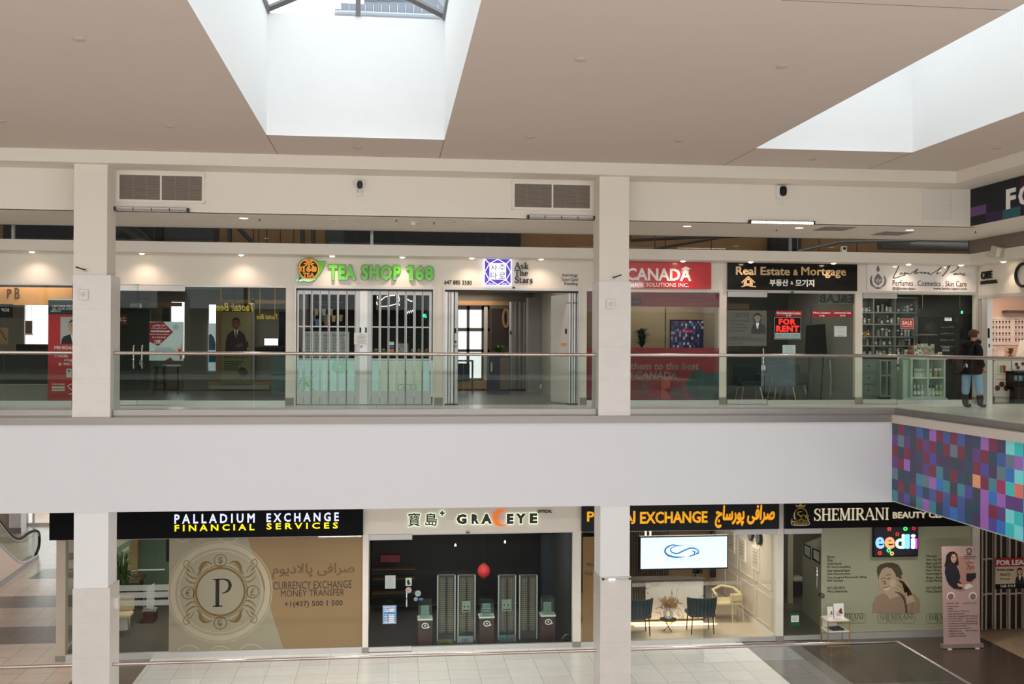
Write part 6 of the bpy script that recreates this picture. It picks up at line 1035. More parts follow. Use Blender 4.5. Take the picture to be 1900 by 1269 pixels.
t = thing('display_cooler', 'black open cooler with cups at the right edge of the cafe counter', 'cooler', (at(1895,715,YQ-.3)[0], YQ-.3, 0)); yq = YQ-.34; (xa, za), (xb, zb) = at(1879, 689, yq), at(1925, 722, yq); m = MB(); m.box(xa, xb, yq, yq+.3, zb, zb+.05); m.box(xa, xb, yq+.26, yq+.3, zb, za); m.box(xa, xb, yq, yq+.3, za-.05, za); m.box(xa, xa+.04, yq, yq+.3, zb, za); m.box(xa+.1, xb, yq+.05, yq+.28, 0, zb); m.build('cabinet', BLACK, t); q = MB(); [q.box(xa+.1+k*.13, xa+.19+k*.13, yq+.12, yq+.22, zb+.2, zb+.32) for k in range(4)]; q.build('cup_row', mat('cup_teal', (110, 150, 156), .4), t); q = MB(); q.box(xa+.04, xb, yq+.08, yq+.26, zb+.18, zb+.2); q.build('shelf', DARK, t)
a = at(1853, 667, YQ+.2); t = thing('paper_bags', 'crumpled pale paper bag standing on the cafe counter', 'bag', (a[0], YQ+.25, zt)); m = MB(); random.seed(6); n = 10; vs = []
for k, (zz, r) in enumerate(((0,.16),(.12,.18),(.22,.15),(.28,.17))): vs += [(a[0]+(r+random.uniform(-.02,.02))*math.cos(i*6.283/n), YQ+.25+(r*.6+random.uniform(-.02,.02))*math.sin(i*6.283/n), zt+zz+random.uniform(-.02,.02)*(k>0)) for i in range(n)]
m.mesh(vs, [(k*n+i, k*n+(i+1)%n, (k+1)*n+(i+1)%n, (k+1)*n+i) for k in range(3) for i in range(n)]+[tuple(range(n))[::-1]]); m.build('bag', mat('crumpled_paper', (226, 204, 190), .8), t)
a = at(1875, 665, YQ+.25); plant('small orange and green dried bouquet on the cafe counter', a[0], YQ+.25, zt, .2, .15, 50, (.06, .1, mat('amber_jar', (170, 96, 40), .3)), mat('bouquet_olive', (134, 110, 50), .6, var=.4), seed=3, lw=.05, name='flower_vase')
m = MB(); m.mesh([vp(1884,665,YQ+.12), vp(1892,632,YQ+.35), vp(1925,625,YQ+.35), vp(1925,665,YQ+.12)], [(0,1,2,3)]); tag(m.build('sneeze_guard', mat('frosted_acrylic', (206, 196, 190), .3, alpha=.75)), 'slanted frosted guard on the cafe counter at the right edge', 'screen')
room_light(14.9, 23.7, 2.8, 22, WARM, 1.2, .8); q = MB(); q.mesh([(x_,y_,z_) for z_ in (0,2.86) for x_,y_ in ((13.47,YF+.12),(13.55,YF+.12),(15.43,26.3),(15.35,26.3))], [(0,1,2,3),(4,7,6,5),(0,4,5,1),(1,5,6,2),(2,6,7,3),(3,7,4,0)]); S1('wall_partition', q, mat('shop_wall_dim_taupe', (112, 106, 98), .85))
b = MB(); b.box(X(1813), 17, YF+.0, YF+.02, -.0, .001)
# ================================================================== PERSON at the corner
px, py = 1803, 756; gx, gy = atz(px, py, 0); gx0 = gx; 
def skin(name, chains, m, parent, org, sub=2, root=(0,0,0)):
    """one skinned surface from joint chains [(pts, radii)], joined where points coincide"""
    vs, es, rs, idx = [], [], [], {}
    for pts, rad in chains:
        prev = None
        for p, r in zip(pts, rad):
            key = tuple(round(c, 3) for c in p)
            if key not in idx: idx[key] = len(vs); vs.append(p); rs.append(r)
            i = idx[key]
            if prev is not None and prev != i: es.append((prev, i))
            prev = i
    me = bpy.data.meshes.new(name); me.from_pydata(vs, es, []); o = bpy.data.objects.new(name, me); COL.objects.link(o); me.materials.append(m)
    md = o.modifiers.new('skin', 'SKIN'); sl = me.skin_vertices[0].data if me.skin_vertices else None
    if sl is None:
        bm = bmesh.new(); bm.from_mesh(me); bm.verts.layers.skin.verify(); bm.to_mesh(me); bm.free(); sl = me.skin_vertices[0].data
    for i, r in enumerate(rs): sl[i].radius = r if isinstance(r, tuple) else (r, r); sl[i].use_root = (i == 0)
    md.use_smooth_shade = True; sd = o.modifiers.new('subdiv', 'SUBSURF'); sd.levels = sd.render_levels = sub
    o.parent = parent; ORG[o.name] = ORG[parent.name]; return o
P = thing('person', 'person with short brown hair in a black puffer coat, jeans and boots', 'person', (gx, gy, 0))
Hm = 1.66; rz = R(12)     # body turned to the right
def J(f, s, z): return (f*math.cos(rz)+s*math.sin(rz)*1, -s*math.cos(rz)+f*math.sin(rz), z)   # forward = +x, side = -y(+left of the body is away)
SKN = mat('face_skin', (206, 150, 122), .55); COAT = mat('black_puffer', (12, 13, 20), .65, spec=.2, bump=.6, scale=9); JEAN = mat('light_blue_denim', (146, 184, 216), .85, var=.15, scale=25); BOOT = mat('dark_suede_boot', (44, 43, 46), .8); HAIRB = mat('brown_hair', (66, 38, 26), .6, var=.3, scale=40, bump=.5)
L, Rr = -.10, .12
skin('body', [([J(0,0,.92),J(0,0,1.05),J(-.01,0,1.2),J(.0,0,1.33),J(.02,0,1.41),J(.045,0,1.47),J(.075,0,1.56),J(.07,0,1.63)], [(.13,.15),(.12,.14),(.11,.13),(.07,.08),(.052,.052),(.05,.055),(.115,.104),(.088,.082)]),
  ([J(0,0,.92),J(-.05,L,.84),J(-.06,L,.5),J(-.09,L,.12),J(.0,L,.06)], [(.13,.15),.095,.068,.05,.045]), ([J(0,0,.92),J(.04,Rr,.84),J(.08,Rr,.5),J(.11,Rr,.12),J(.2,Rr,.06)], [(.13,.15),.095,.068,.05,.045]),
  ([J(.0,0,1.33),J(.0,.15,1.28),J(-.02,.22,1.05),J(.1,.2,.88)], [(.07,.08),.045,.04,.035]), ([J(.0,0,1.33),J(.0,-.15,1.28),J(-.02,-.22,1.05),J(.1,-.2,.88)], [(.07,.08),.045,.04,.035])], SKN, P, None)
# face details: nose, ears, eyes, mouth on the turned head
hd = Vector(J(.075,0,1.565)); f3 = Vector((math.cos(rz-.25), math.sin(rz-.25), 0)); s3 = Vector((-f3.y, f3.x, 0)); U3 = Vector((0,0,1))
m = MB(); m.ball(hd+f3*.09-U3*.012, .016, 1.1, .8, 1.3, 8, 6); m.build('nose', SKN, P, smooth=60); m = MB(); [m.ball(hd+s3*e*.07-f3*.008, .02, .7, .5, 1.5, 8, 6) for e in (-1, 1)]; m.build('ear', SKN, P, smooth=60)
m = MB(); [m.ball(hd+f3*.078+s3*e*.034+U3*.02, .01, 1, 1, .8, 8, 6) for e in (-1, 1)]; m.build('eye', BLACK, P); m = MB(); m.ball(hd+f3*.082-U3*.045, .016, .5, 1.2, .35, 8, 6); m.build('mouth', LIPS, P)
m = MB(); m.ball(hd-f3*.022+U3*.022, .118, 1.02, .97, 1.0, 18, 12); m.ball(hd-f3*.06-U3*.03, .085, 1, 1.05, 1.0, 14, 8); m.ball(hd+f3*.035+U3*.085+s3*.02, .06, 1.1, 1.1, .6, 12, 8); hair = m.build('hair', HAIRB, P, smooth=60)
bm = bmesh.new(); bm.from_mesh(hair.data); hl = hd-Vector(ORG[P.name])
dl = [v for v in bm.verts if (v.co-hl).dot(f3) > .012 and (v.co-hl).z < .052 or (v.co-hl).z < -.055]; bmesh.ops.delete(bm, geom=dl, context='VERTS'); bm.to_mesh(hair.data); bm.free(); so = hair.modifiers.new('thick', 'SOLIDIFY'); so.thickness = .02
m = MB(); m.tube([J(-.02,0,.72),J(-.02,0,.8),J(-.015,0,1.0),J(-.01,0,1.18),J(-.005,0,1.29),J(.0,0,1.37),J(.02,0,1.43)], [.225,.235,.225,.215,.205,.16,.09], 20); coat = m.build('coat', COAT, P, smooth=60)
for nm, sd in (('near', 1), ('far', -1)): skin('coat_sleeve', [([J(.0,sd*.1,1.36),J(.0,sd*.16,1.33),J(-.02,sd*.23,1.24),J(-.04,sd*.25,1.06),J(.04,sd*.235,.95),J(.12,sd*.2,.88)], [.08,.09,.095,.085,.075,.062])], COAT, P, None)
m = MB(); m.tube([J(.03+.12*math.cos(a)*1.0, .13*math.sin(a), 1.41+.03*math.cos(a)) for a in [k*.5236 for k in range(12)]], .05, 10, True); m.build('collar', COAT, P, smooth=60); m = MB(); m.ball(J(-.13,0,1.36), .12, .9, 1.1, .9, 14, 8); m.build('hood', COAT, P, smooth=60)
for sd, pts in ((1, [J(.04,Rr,.8),J(.07,Rr,.52),J(.105,Rr,.26)]), (-1, [J(-.05,L,.8),J(-.06,L,.52),J(-.085,L,.26)])): skin('jeans_leg', [(pts, [.112,.092,.082])], JEAN, P, None)
for pts in ([J(.105,Rr,.3),J(.115,Rr,.1),J(.13,Rr,.045),J(.27,Rr,.035)], [J(-.085,L,.3),J(-.085,L,.1),J(-.07,L,.045),J(.07,L,.035)]): skin('boot', [(pts, [.085,.072,(.058,.045),(.045,.035)])], BOOT, P, None)
for sd in (1, -1):                                   # hands half out of the sleeves, fingers curled
    w0 = Vector(J(.12,sd*.2,.88)); fw = Vector(J(.6,-.1*sd,-.8))
    ch = [([tuple(w0), tuple(w0+fw*.045), tuple(w0+fw*.085)], [.026,.034,.03])]
    for k in range(4): o_ = Vector(J(0,(k-1.5)*.018,0)); b0 = w0+fw*.085; ch.append(([tuple(b0), tuple(b0+o_+fw*.03), tuple(b0+o_*1.1+fw*(.055+.006*(k in (1,2)))+Vector(J(-.012,0,0))), tuple(b0+o_*1.1+fw*(.07+.008*(k in (1,2)))+Vector(J(-.03,0,0)))], [.03,.01,.009,.007]))
    ch.append(([tuple(w0+fw*.045), tuple(w0+fw*.06+Vector(J(.03,0,0))), tuple(w0+fw*.09+Vector(J(.035,0,0)))], [.034,.011,.009])); skin('hand', ch, SKN, P, None, 2)
bk = thing('backpack', 'black shoulder bag hanging behind the person in the puffer coat', 'bag', tuple(Vector((gx,gy,0))+Vector(J(-.42,.05,.78))))
o_ = Vector((gx, gy, 0)); m = MB(); m.ball(o_+Vector(J(-.42,.05,.93)), .17, .75, .8, 1.0, 14, 8); m.build('body', mat('black_nylon', (22, 22, 24), .5), bk, smooth=60); m = MB(); m.tube([o_+Vector(J(-.46,.0,.83)), o_+Vector(J(-.34,.16,.95)), o_+Vector(J(-.24,.2,1.12)), o_+Vector(J(-.16,.17,1.3)), o_+Vector(J(-.05,.16,1.4))], .016, 6); m.build('strap', BLACK, bk); m = MB(); m.tube([o_+Vector(J(-.42,.12,.85)), o_+Vector(J(-.36,.18,.9)), o_+Vector(J(-.30,.17,1.0))], .008, 6); m.build('zip', CHROME, bk); MB().box(*[v for p in zip(o_+Vector(J(-.34,.2,.88)), o_+Vector(J(-.30,.21,.95))) for v in p]).build('buckle', SILV, bk)
# the person mesh data were given in the thing's own frame: move parts built in world space
for ch in P.children:
    if ch.type == 'MESH' and ch.name.split('.')[0] in ('nose','ear','eye','mouth','hair','coat','collar','hood'): ch.location = Vector((gx, gy, 0))
# ================================================================== LOWER SHOPS
ZT = -2.79; XE = X(107)
b = MB(); b.box(XE, 20, YF, YF+.14, ZT, -1.6); S1('wall_front_lower', b, CREAM)
for a, c in ((X(675), X(686)), (X(1065), X(1080)), (X(1443), X(1455)), (X(1806.5), X(1819))):
    b = MB(); b.box(a, c, YF-.01, YF+.14, ZL+.12, ZT); o = S1('wall_pier', b, CREAM); q = MB(); q.box(a-.004, c+.004, YF-.02, YF+.144, ZL, ZL+.12); q.build('baseboard', mat('grey_base_tile', (148, 142, 136), .5), o)
b = MB(); b.box(XE, X(124), YF, YF+.2, ZL+.12, ZT); o = S1('wall_pier', b, mat('taupe_post', (196, 184, 170), .6)); q = MB(); q.box(XE-.01, X(124)+.01, YF-.01, YF+.21, ZL, ZL+.12); q.build('baseboard', mat('grey_base_tile', (148, 142, 136), .5), o)
b = MB(); b.box(XE, XE+.04, YF+.2, 30, ZL, ZL+.1); b.box(XE, XE+.04, YF+.2, 30, ZT-.05, ZT); o = struct(b.build('window_30', ALU))
for k in range(4): MB().box(XE+.01, XE+.022, YF+.22+k*1.7, YF+.21+(k+1)*1.7, ZL+.1, ZT-.05).build('glass_pane', GLASS, o)
b = MB(); b.box(XE, 20, YF+.1, 30.2, ZT+.12, ZT+.2); S1('ceiling_shops_lower', b, mat('shop_ceiling_grey', (176, 172, 166), .9))
b = MB(); b.box(XE, 20, 30, 30.1, ZL, ZT+.12); S1('wall_back_lower', b, SHW)
for px in (680, 1072, 1449, 1812): wallbox('wall_partition', X(px)-.04, X(px)+.04, YF+.14, 30, ZL, ZT+.12, SHW if px != 1072 else mat('partition_dark', (54, 54, 60), .7))
def lsign(label, px0, px1, m, d=.12, ztop=-1.9, zbot=ZT, cat='sign'):
    t = thing('shop_sign', label, cat, ((X(px0)+X(px1))/2, YF-d, zbot)); MB().box(X(px0), X(px1), YF-d, YF-.002, zbot, ztop).build('board', m, t); return t
# ------------------------------------------------ corridor on the left
wb = 40.3; (wx0, wz0), (wx1, _) = at(47, 975, wb), at(112, 975, wb)
b = MB(); b.box(XL, wx0, wb, wb+.15, ZL, -1.6); b.box(wx1, XE+.2, wb, wb+.15, ZL, -1.6); b.box(wx0, wx1, wb, wb+.15, ZL, wz0); S1('wall_corridor_end', b, mat('corridor_taupe', (206, 192, 172), .8))
b = MB(); b.box(wx0-.1, wx1, wb-.06, wb+.02, wz0-.02, wz0+.1); b.box(wx0-.1, wx0+.1, wb-.06, wb+.05, wz0, -1.6); b.box(wx0+.25, wx0+.33, wb-.02, wb+.06, wz0, -1.6); o = struct(b.build('window_31', TRIMW)); MB().box(wx0, wx1, wb+.04, wb+.05, wz0, -1.6).build('glass_pane', GLASS, o)
b = MB(); b.box(XL, -5, wb+.15, 80, ZL-.3, ZL-.1); S1('ground_outside', b, mat('pale_paving', (214, 214, 216), .8))
c = at(78, 957, 46); t = thing('traffic_barrel', 'orange barrel outside the corridor window', 'barrel', (c[0], 46, ZL-.1)); MB().lathe([(.42,0),(.4,.5),(.36,1.0),(.3,1.4),(.1,1.45)], c[0], 46, c[1]-.15, 16).build('barrel', mat('barrel_orange', (244, 152, 20), .5), t, smooth=40); MB().lathe([(.44,0),(.44,.06)], c[0], 46, ZL-.1, 16).build('base', BLACK, t); MB().cyl((c[0],46,ZL-.1),(c[0],46,c[1]-.1),.2,10).build('post', BLACK, t)
x, y = atz(30, 990, ZL); wallbox('wall_inner', XL, x-.25, y+.3, y+.6, ZL, -1.6, mat('corridor_taupe', (206, 192, 172), .8)); wallbox('wall_inner', x-.25, x+.15, y+.02, y+.6, ZL, -1.6, WHITE); wallbox('baseboard_corridor', x-.6, x+.16, y, y+.02, ZL, ZL+.2, mat('grey_base_tile', (148, 142, 136), .5))
A_, B_ = Vector((*atz(3, 1087, ZL), ZL)), Vector((*atz(70, 1036, ZL), ZL)); D_ = (B_-A_).normalized(); Nn = Vector((D_.y, -D_.x, 0))
def atp(px, py, off=0):
    d = ray(px, py); o = Vector((0, 0, EYE)); p0 = A_-Nn*off; t = (p0-o).dot(Nn)/d.dot(Nn); return o+d*t
t = thing('escalator', 'foot of an escalator with black handrail and glass side at the far left', 'escalator', tuple(B_))
def plate(mb, pts, th, off=0):
    a = [atp(*p, off) for p in pts]; n = len(a); vs = [tuple(v) for v in a]+[tuple(v-Nn*th) for v in a]; mb.mesh(vs, [tuple(range(n)), tuple(range(2*n-1, n-1, -1))]+[(i, i+n, (i+1)%n+n, (i+1)%n) for i in range(n)]); return mb
body = [(-45,965),(0,1011),(20,1031),(33,1042),(42,1044),(52,1042),(70,1031),(72,1036),(30,1069),(3,1090),(-45,1126)]
plate(MB(), body, .28).build('side_panel', mat('escalator_beige', (206, 180, 160), .5), t); plate(MB(), body, .28, 1.3).build('side_panel', mat('escalator_beige', (206, 180, 160), .5), t)
plate(MB(), [(72,1030),(73,1037),(3,1091),(-45,1127),(-45,1114),(3,1079)], .05, -.03).build('skirting', mat('grey_base_tile', (148, 142, 136), .5), t)
rail = [(-45,915),(-8,958),(0,968),(15,987),(24,996),(33,999.5),(41,998),(53,989),(62,985),(69,985.5),(72.5,992),(73,1006),(71,1018),(66,1030)]
rail = curve(rail, 1)[0]
for off in (.1, 1.45):
    m = MB(); m.tube([atp(*p, off) for p in rail], .045, 10); m.build('handrail', BLACK, t, smooth=50)
    m = MB(); m.tube([atp(*p, off) + Vector((0,0,-.05)) for p in rail[:-12]], .02, 6); m.build('rail_guide', SILV, t); plate(MB(), rail+[(60,1036),(42,1043),(33,1041),(0,1010),(-45,964)], .012, off-.005).build('glass_panel', RGLASS, t)
m = MB(); st = [atp(x_, y_, .3) for x_, y_ in ((66,1040),(40,1046),(30,1042),(0,1013),(-45,966))]; st2 = [p-Nn*1.0 for p in st]; m.mesh([tuple(v) for v in st+st2], [(i,i+1,i+6,i+5) for i in range(4)]); m.build('steps', mat('escalator_step', (110, 108, 106), .4, .6), t); m = MB(); m.tube([atp(*p, .0)+Vector((0,0,.01)) for p in body[:7]], .03, 6); m.build('edge_trim', SILV, t)
# ------------------------------------------------ currency exchange
t = lsign('long black sign with white and yellow letters over the exchange with the gold emblem', 97, 675.5, mat('sign_matte_black', (13, 13, 16), .7, spec=.15)); Y1 = YF-.135
LW = emis('letter_white_blue', (206, 212, 250), .7); LY = emis('letter_yellow', (255, 226, 0), .7)
q = MB(); q.tp('P A L L A D I U M', 323.5, 953.5, 472.5, 971, Y1, d=.014, bold=.024); q.tp('E X C H A N G E', 494.5, 951.5, 628.5, 968, Y1, d=.014, bold=.024); q.build('white_lettering', LW, t); q = MB(); q.tp('F I N A N C I A L', 324, 973, 472, 985, Y1, d=.014, bold=.018); q.tp('S E R V I C E S', 494.5, 970, 627, 981.5, Y1, d=.014, bold=.018); q.build('yellow_lettering', LY, t)
shopwin(125, 675, (134, 218, 315, 408.6, 501, 591.6), zb=ZL, zt=ZT, sill=.13)
CFILM = film('cream_window_film', (164, 158, 136), .8, .4); BFILM = film('amber_window_film', (158, 132, 94), .74, .4); Yf = YF+.022
t, *_ = sheet('window_film', 'cream and amber film with a gold P emblem across the exchange window', 'window film', 316, 993.5, 459, 1211.5, Yf, mat('clear_carrier', (176, 168, 144), .4, alpha=.02)) if False else (thing('window_film', 'cream and amber film with a gold P emblem across the exchange window', 'window film', (X(495), Yf, ZL+.13)),)
zw0, zw1 = ZL+.135, ZT-.035; MB().prism([(X(316), zw0), (X(529), zw0), (X(461), zw1), (X(316), zw1)], Yf, Yf+.002).build('cream_film', CFILM, t); MB().prism([(X(529)+.002, zw0), (X(674.5), zw0), (X(674.5), zw1), (X(461)+.002, zw1)], Yf, Yf+.002).build('amber_film', BFILM, t)
ex, ez = at(409, 1098, Yf); k = Yf/F; Ye = Yf-.003; G1 = mat('emblem_gold', (112, 88, 40), .5); G2 = mat('emblem_faint', (172, 163, 138), .6)
q = MB()
for r_, w_ in ((84, 9), (74, 2), (91.5, 1.6)): q.ring(ex, ez, r_*k, w_*k, Ye+.001, .001, 60)
[q.ribbon([at(c_+r_*math.cos(R(v)), 1211+r_*.7*math.sin(R(v)), Ye) for v in range(190, 351, 12)], 2.5*k, Ye+.0005, .001) for c_, r_ in ((350,20),(409,18),(466,22),(409,9))]; [q.ribbon([at(c_+r_*math.cos(R(v)), 994-r_*.7*math.sin(R(v)), Ye) for v in range(190, 351, 12)], 2.5*k, Ye+.0005, .001) for c_, r_ in ((338,15),(372,10),(424,18))]; q.build('faint_pattern', G2, t)
q = MB(); q.ring(ex, ez, 43*k, 4*k, Ye-.001, .002, 60); q.ring(ex, ez, 47.5*k, 1.2*k, Ye-.001, .002, 60)
for dx, dy, ch in ((0,-58,'$'),(-60,2,'€'),(60,0,'£'),(0,58,'₿')):
    cx, cz = at(409+dx, 1098+dy, Ye); q.ring(cx, cz, 11*k, 1.6*k, Ye-.001, .002, 28); q.text(ch, cx-4.5*k, cx+4.5*k, cz-7*k, cz+7*k, Ye-.001, d=.002, bold=.02 if ch == '$' else 0)
for sx in (-1, 1):
    for sy in (-1, 1):
        f_ = lambda *p: [(ex+sx*a*k, ez+sy*c*k) for a, c in p]
        rb = lambda p, w_: q.ribbon(*(curve(p, w_) if len(p) > 2 else (p, w_)), Ye-.001, .002)
        rb(f_((14,50),(22,54),(30,52),(35,44),(36,37),(42,30)), [.6*k,3*k,6*k,6*k,4*k,.8*k]); rb(f_((41,26),(48,26),(56,31),(62,38)), [.6*k,2.6*k,2.2*k,.6*k]); rb(f_((44,18),(50,17),(57,21),(63,28)), [.6*k,2.6*k,2.2*k,.6*k]); rb(f_((46,34),(51,44),(58,49),(53,52),(61,58),(65,50),(60,42),(54,37)), 1.2*k); rb(f_((52,36),(58,42),(57,48)), [.5*k,1.6*k,.5*k]); rb(f_((20,50),(27,48),(32,42)), [.5*k,2*k,.5*k])
q.build('gold_emblem', G1, t); q = MB(); (u0, v1), (u1, v0) = at(395, 1074, Ye), at(429, 1125, Ye); serif(q, 'P', u0, u1, v0, v1, Ye-.002, .002); q.build('letter_p', INK, t)
q = MB(); q.tp('ﻡﻮﻳﺩﻻﺎﭘ ﯽﻓﺍﺮﺻ', 505, 1045, 658, 1073, Ye, d=.002, bold=.014); q.build('persian_lettering', mat('amber_brown_ink', (104, 78, 50), .6), t); q = MB(); q.tp('CURRENCY EXCHANGE', 507, 1078, 652.5, 1092.5, Ye, d=.002); q.tp('MONEY TRANSFER', 521, 1094, 639, 1106, Ye, d=.002); q.tp('+1(437) 500 1 500', 528, 1114.5, 636, 1127.5, Ye, d=.002, bold=.015); q.build('lettering', mat('dark_brown_ink', (52, 42, 34), .6), t)
a = atz(370, 1212, ZL); plant('potted green plant dim behind the cream film of the exchange window', at(369, 1200, 23.6)[0], 23.6, ZL, .5, .25, 50, (.15, .3, mat('brown_pot', (74, 52, 44), .6)), seed=14, lw=.08, up=.7)
tag(MB().p(331, 1143, 335, 1216, 23.4, .03).build('stand_pole', BLACK), 'dark pole dim behind the cream film of the exchange window', 'pole')
a = at(226, 1060, 25.5); plant('spiky dracaena plant inside the exchange window beside the left column', at(228,1060,25.5)[0], 25.5, ZL, 1.5, .55, 70, (.2, .45, mat('white_planter', (220, 218, 214), .4)), mat('dracaena_leaf', (66, 86, 44), .5, var=.35), seed=2, lw=.05, up=.55)
t = thing('frosted_bands', 'horizontal frosted bands across the clear left pane of the exchange window', 'decal', (X(266), Yf, -3.6)); FB = film('frosted_band', (196, 202, 196), .45)
for y0, y1 in ((1085, 1096), (1098.5, 1109), (1113.5, 1123.5)): MB().p(219, y0, 314.5, y1, Yf, .002).build('band', FB, t)
wallbox('wall_inner', at(257,1040,29)[0], at(316,1040,29)[0], 29, 29.1, ZL, -2.7, mat('sage_green_wall', (112, 136, 116), .8)); tag(MB().p(240, 1056.5, 305, 1058.5, 27, .03).build('ledge_strip', TRIMW), 'thin white ledge line across the waiting room of the exchange', 'shelf')
wallbox('wall_inner', at(241,1040,28.9)[0], at(257,1040,28.9)[0], 28.8, 29, ZL, -2.7, mat('tan_post', (190, 160, 120), .7))
t = thing('desk', 'brown curved desk in the waiting room of the exchange', 'desk', (at(238,1085,27.5)[0], 27.5, ZL)); zz = at(238, 1076, 27.5)[1]; MB().box(at(218,1080,27.5)[0], at(260,1080,27.5)[0], 27.4, 28.2, zz-.06, zz).build('worktop', mat('desk_brown', (120, 90, 70), .5), t); MB().box(at(222,1080,27.5)[0], at(256,1080,27.5)[0], 27.5, 28.1, ZL, zz-.06).build('front_panel', mat('desk_red_brown', (94, 62, 50), .5), t)
t = thing('beige_chair', 'cream seated chair with thin chrome legs by the left column in the exchange', 'chair', (at(224,1135,25)[0], 25, ZL)); x = t.location.x; MB().box(x-.26, x+.24, 24.8, 25.25, ZL+.4, ZL+.5).build('seat', mat('cream_leather', (214, 196, 160), .6), t, bevel=.04); MB().box(x-.26, x+.24, 25.2, 25.28, ZL+.5, ZL+.85).build('backrest', mat('cream_leather', (214, 196, 160), .6), t, bevel=.03)
for dx in (-.22, .2):
    for dy in (.03, .42): MB().cyl((x+dx, 24.8+dy, ZL+.42), (x+dx*1.15, 24.8+dy, ZL), .012, 6).build('leg', CHROME, t)
t = thing('display_stand', 'white leaflet stand with two uprights in the exchange waiting room', 'stand', (at(276,1135,26)[0], 26, ZL)); m = MB(); m.pp([(271.5,1090),(285,1083),(285,1131),(271.5,1128)], 26, .02); m.build('panel', PAPER, t); m = MB(); m.p(266, 1096, 267.5, 1133, 26, .03); m.p(285, 1082, 286.5, 1135, 26, .03); m.p(264, 1131, 288, 1136, 26.0, .25); m.build('frame', SILV, t); MB().box(at(266,1133,26)[0], at(286,1133,26)[0], 25.95, 26.4, ZL, at(276,1134,26)[1]).build('base', mat('desk_red_brown', (94, 62, 50), .5), t)
t = thing('escalator_reflection', 'greenish striped reflection of the escalator, built as slanted strips, high in the exchange waiting room', 'panel', (at(232,1010,28)[0], 28, -3.2)); MB().pp([(217,1016),(243,1000),(243,1010),(217,1028)], 28, .03).build('stripe', mat('reflection_sage', (150, 176, 160), .6), t); MB().pp([(217,1034),(243,1016),(243,1022),(217,1044)], 27.98, .03).build('stripe', mat('reflection_sage', (150, 176, 160), .6), t)  # escalator reflection in the glass, modelled as greenish strips
tag(MB().p(308, 1000.5, 313, 1042, 27, .08).build('dark_speaker', BLACK), 'tall black wall speaker at the right of the clear exchange pane', 'speaker')
(xa, za), (xb, _) = at(591, 996.5, 23.5), at(671, 996.5, 23.5); tag(MB().box(xa, xb, 23.5, 23.53, za-.012, za+.012).build('led_strip', emis('strip_glow', (255,250,240), 6)), 'thin lit strip at the top right of the amber exchange window', 'light'); lamp('AREA', 'led_strip_lamp', ((xa+xb)/2, 23.7, za-.02), 5, WARM, 1, size_y=.1)
room_light(-4.9, 25.5, -2.72, 30, NEUT); room_light(-2.6, 24.6, -2.72, 12, WARM); room_light(-.6, 24.6, -2.72, 14, (1, .74, .5))
# ------------------------------------------------ optician
t = thing('halo_sign', 'backlit black letters with an orange crescent over the optician', 'sign', (X(885), YF-.06, -2.7)); Y1 = YF-.07; HALO = emis('letter_halo', (226, 238, 214), .8)
segs = [('寶',757,951.5,779.5,977,.006),('島',789,952,811.5,976,.012),('G',847,954,866,972.5,.06),('R',875,954,889,972,.06),('A',893,953.5,913,972,.06),('E',940.5,953.5,953,972,.06),('Y',957,953,976,971.5,.06),('E',983,952.5,997,971,.06),('+',816,947.5,825,957,.05)]
q = MB(); h = MB()
for ch, a, c, e, f, bo in segs: q.tp(ch, a, c, e, f, Y1, d=.03, bold=bo); h.tp(ch, a-1, c-1, e+1, f+1, Y1+.04, d=.012, bold=bo+(.045 if ch.isascii() else .02))
q.tp('OPTICAL', 997, 946, 1024, 951.5, Y1+.03, d=.015, bold=.04, shear=.2); q.build('lettering', mat('sign_letter_black', (34, 28, 28), .4), t); h.build('halo_glow', HALO, t)
m = MB(); cx, cz = at(930, 961, Y1); R1 = 15.5*Y1/F; R2 = 13.2*Y1/F; ox = 6.2*Y1/F; out = [(cx+R1*math.cos(R(a))*.98, cz+R1*math.sin(R(a))) for a in range(45, 316, 10)]; inn = [(cx+ox+R2*math.cos(R(a)), cz+R2*math.sin(R(a))) for a in range(300, 59, -10)]; n_ = 24; pa = [(cx+R1*math.cos(R(48+264*i/n_)), cz+R1*math.sin(R(48+264*i/n_))) for i in range(n_+1)]; pb = [(cx+ox+R2*math.cos(R(62+236*i/n_)), cz+R2*math.sin(R(62+236*i/n_))) for i in range(n_+1)]; m.mesh([(x_, y_, z_) for y_ in (Y1-.01, Y1+.03) for x_, z_ in pa+pb], [f_ for i in range(n_) for f_ in ((i, i+1, n_+2+i, n_+1+i), (i, i+2*n_+2, i+2*n_+3, i+1), (n_+1+i, n_+2+i, 3*n_+4+i, 3*n_+3+i))]); m.build('crescent', mat('crescent_orange', (244, 126, 30), .4, emit=(244,126,30), emit_s=.25), t)
glassdoor(686.5, 767, zb=ZL, zt=ZT-.01, hpx=757, hz=(.98, 1.32)); shopwin(767, 1065, (867, 967, 1060), zb=ZL, zt=ZT)
x, z = at(868, 988, YF-.02); tag(MB().box(x-.04, x+.04, YF-.04, YF, z-.02, z+.02).build('door_sensor', DSTEEL), 'tiny metal sensor over the optician window', 'sensor')
sheet('paper_notice', 'pale printed notice on the optician door', 'notice', 714.5, 1067.5, 734, 1092, YF+.022, mat('grey_paper', (176, 186, 184), .7), 6)
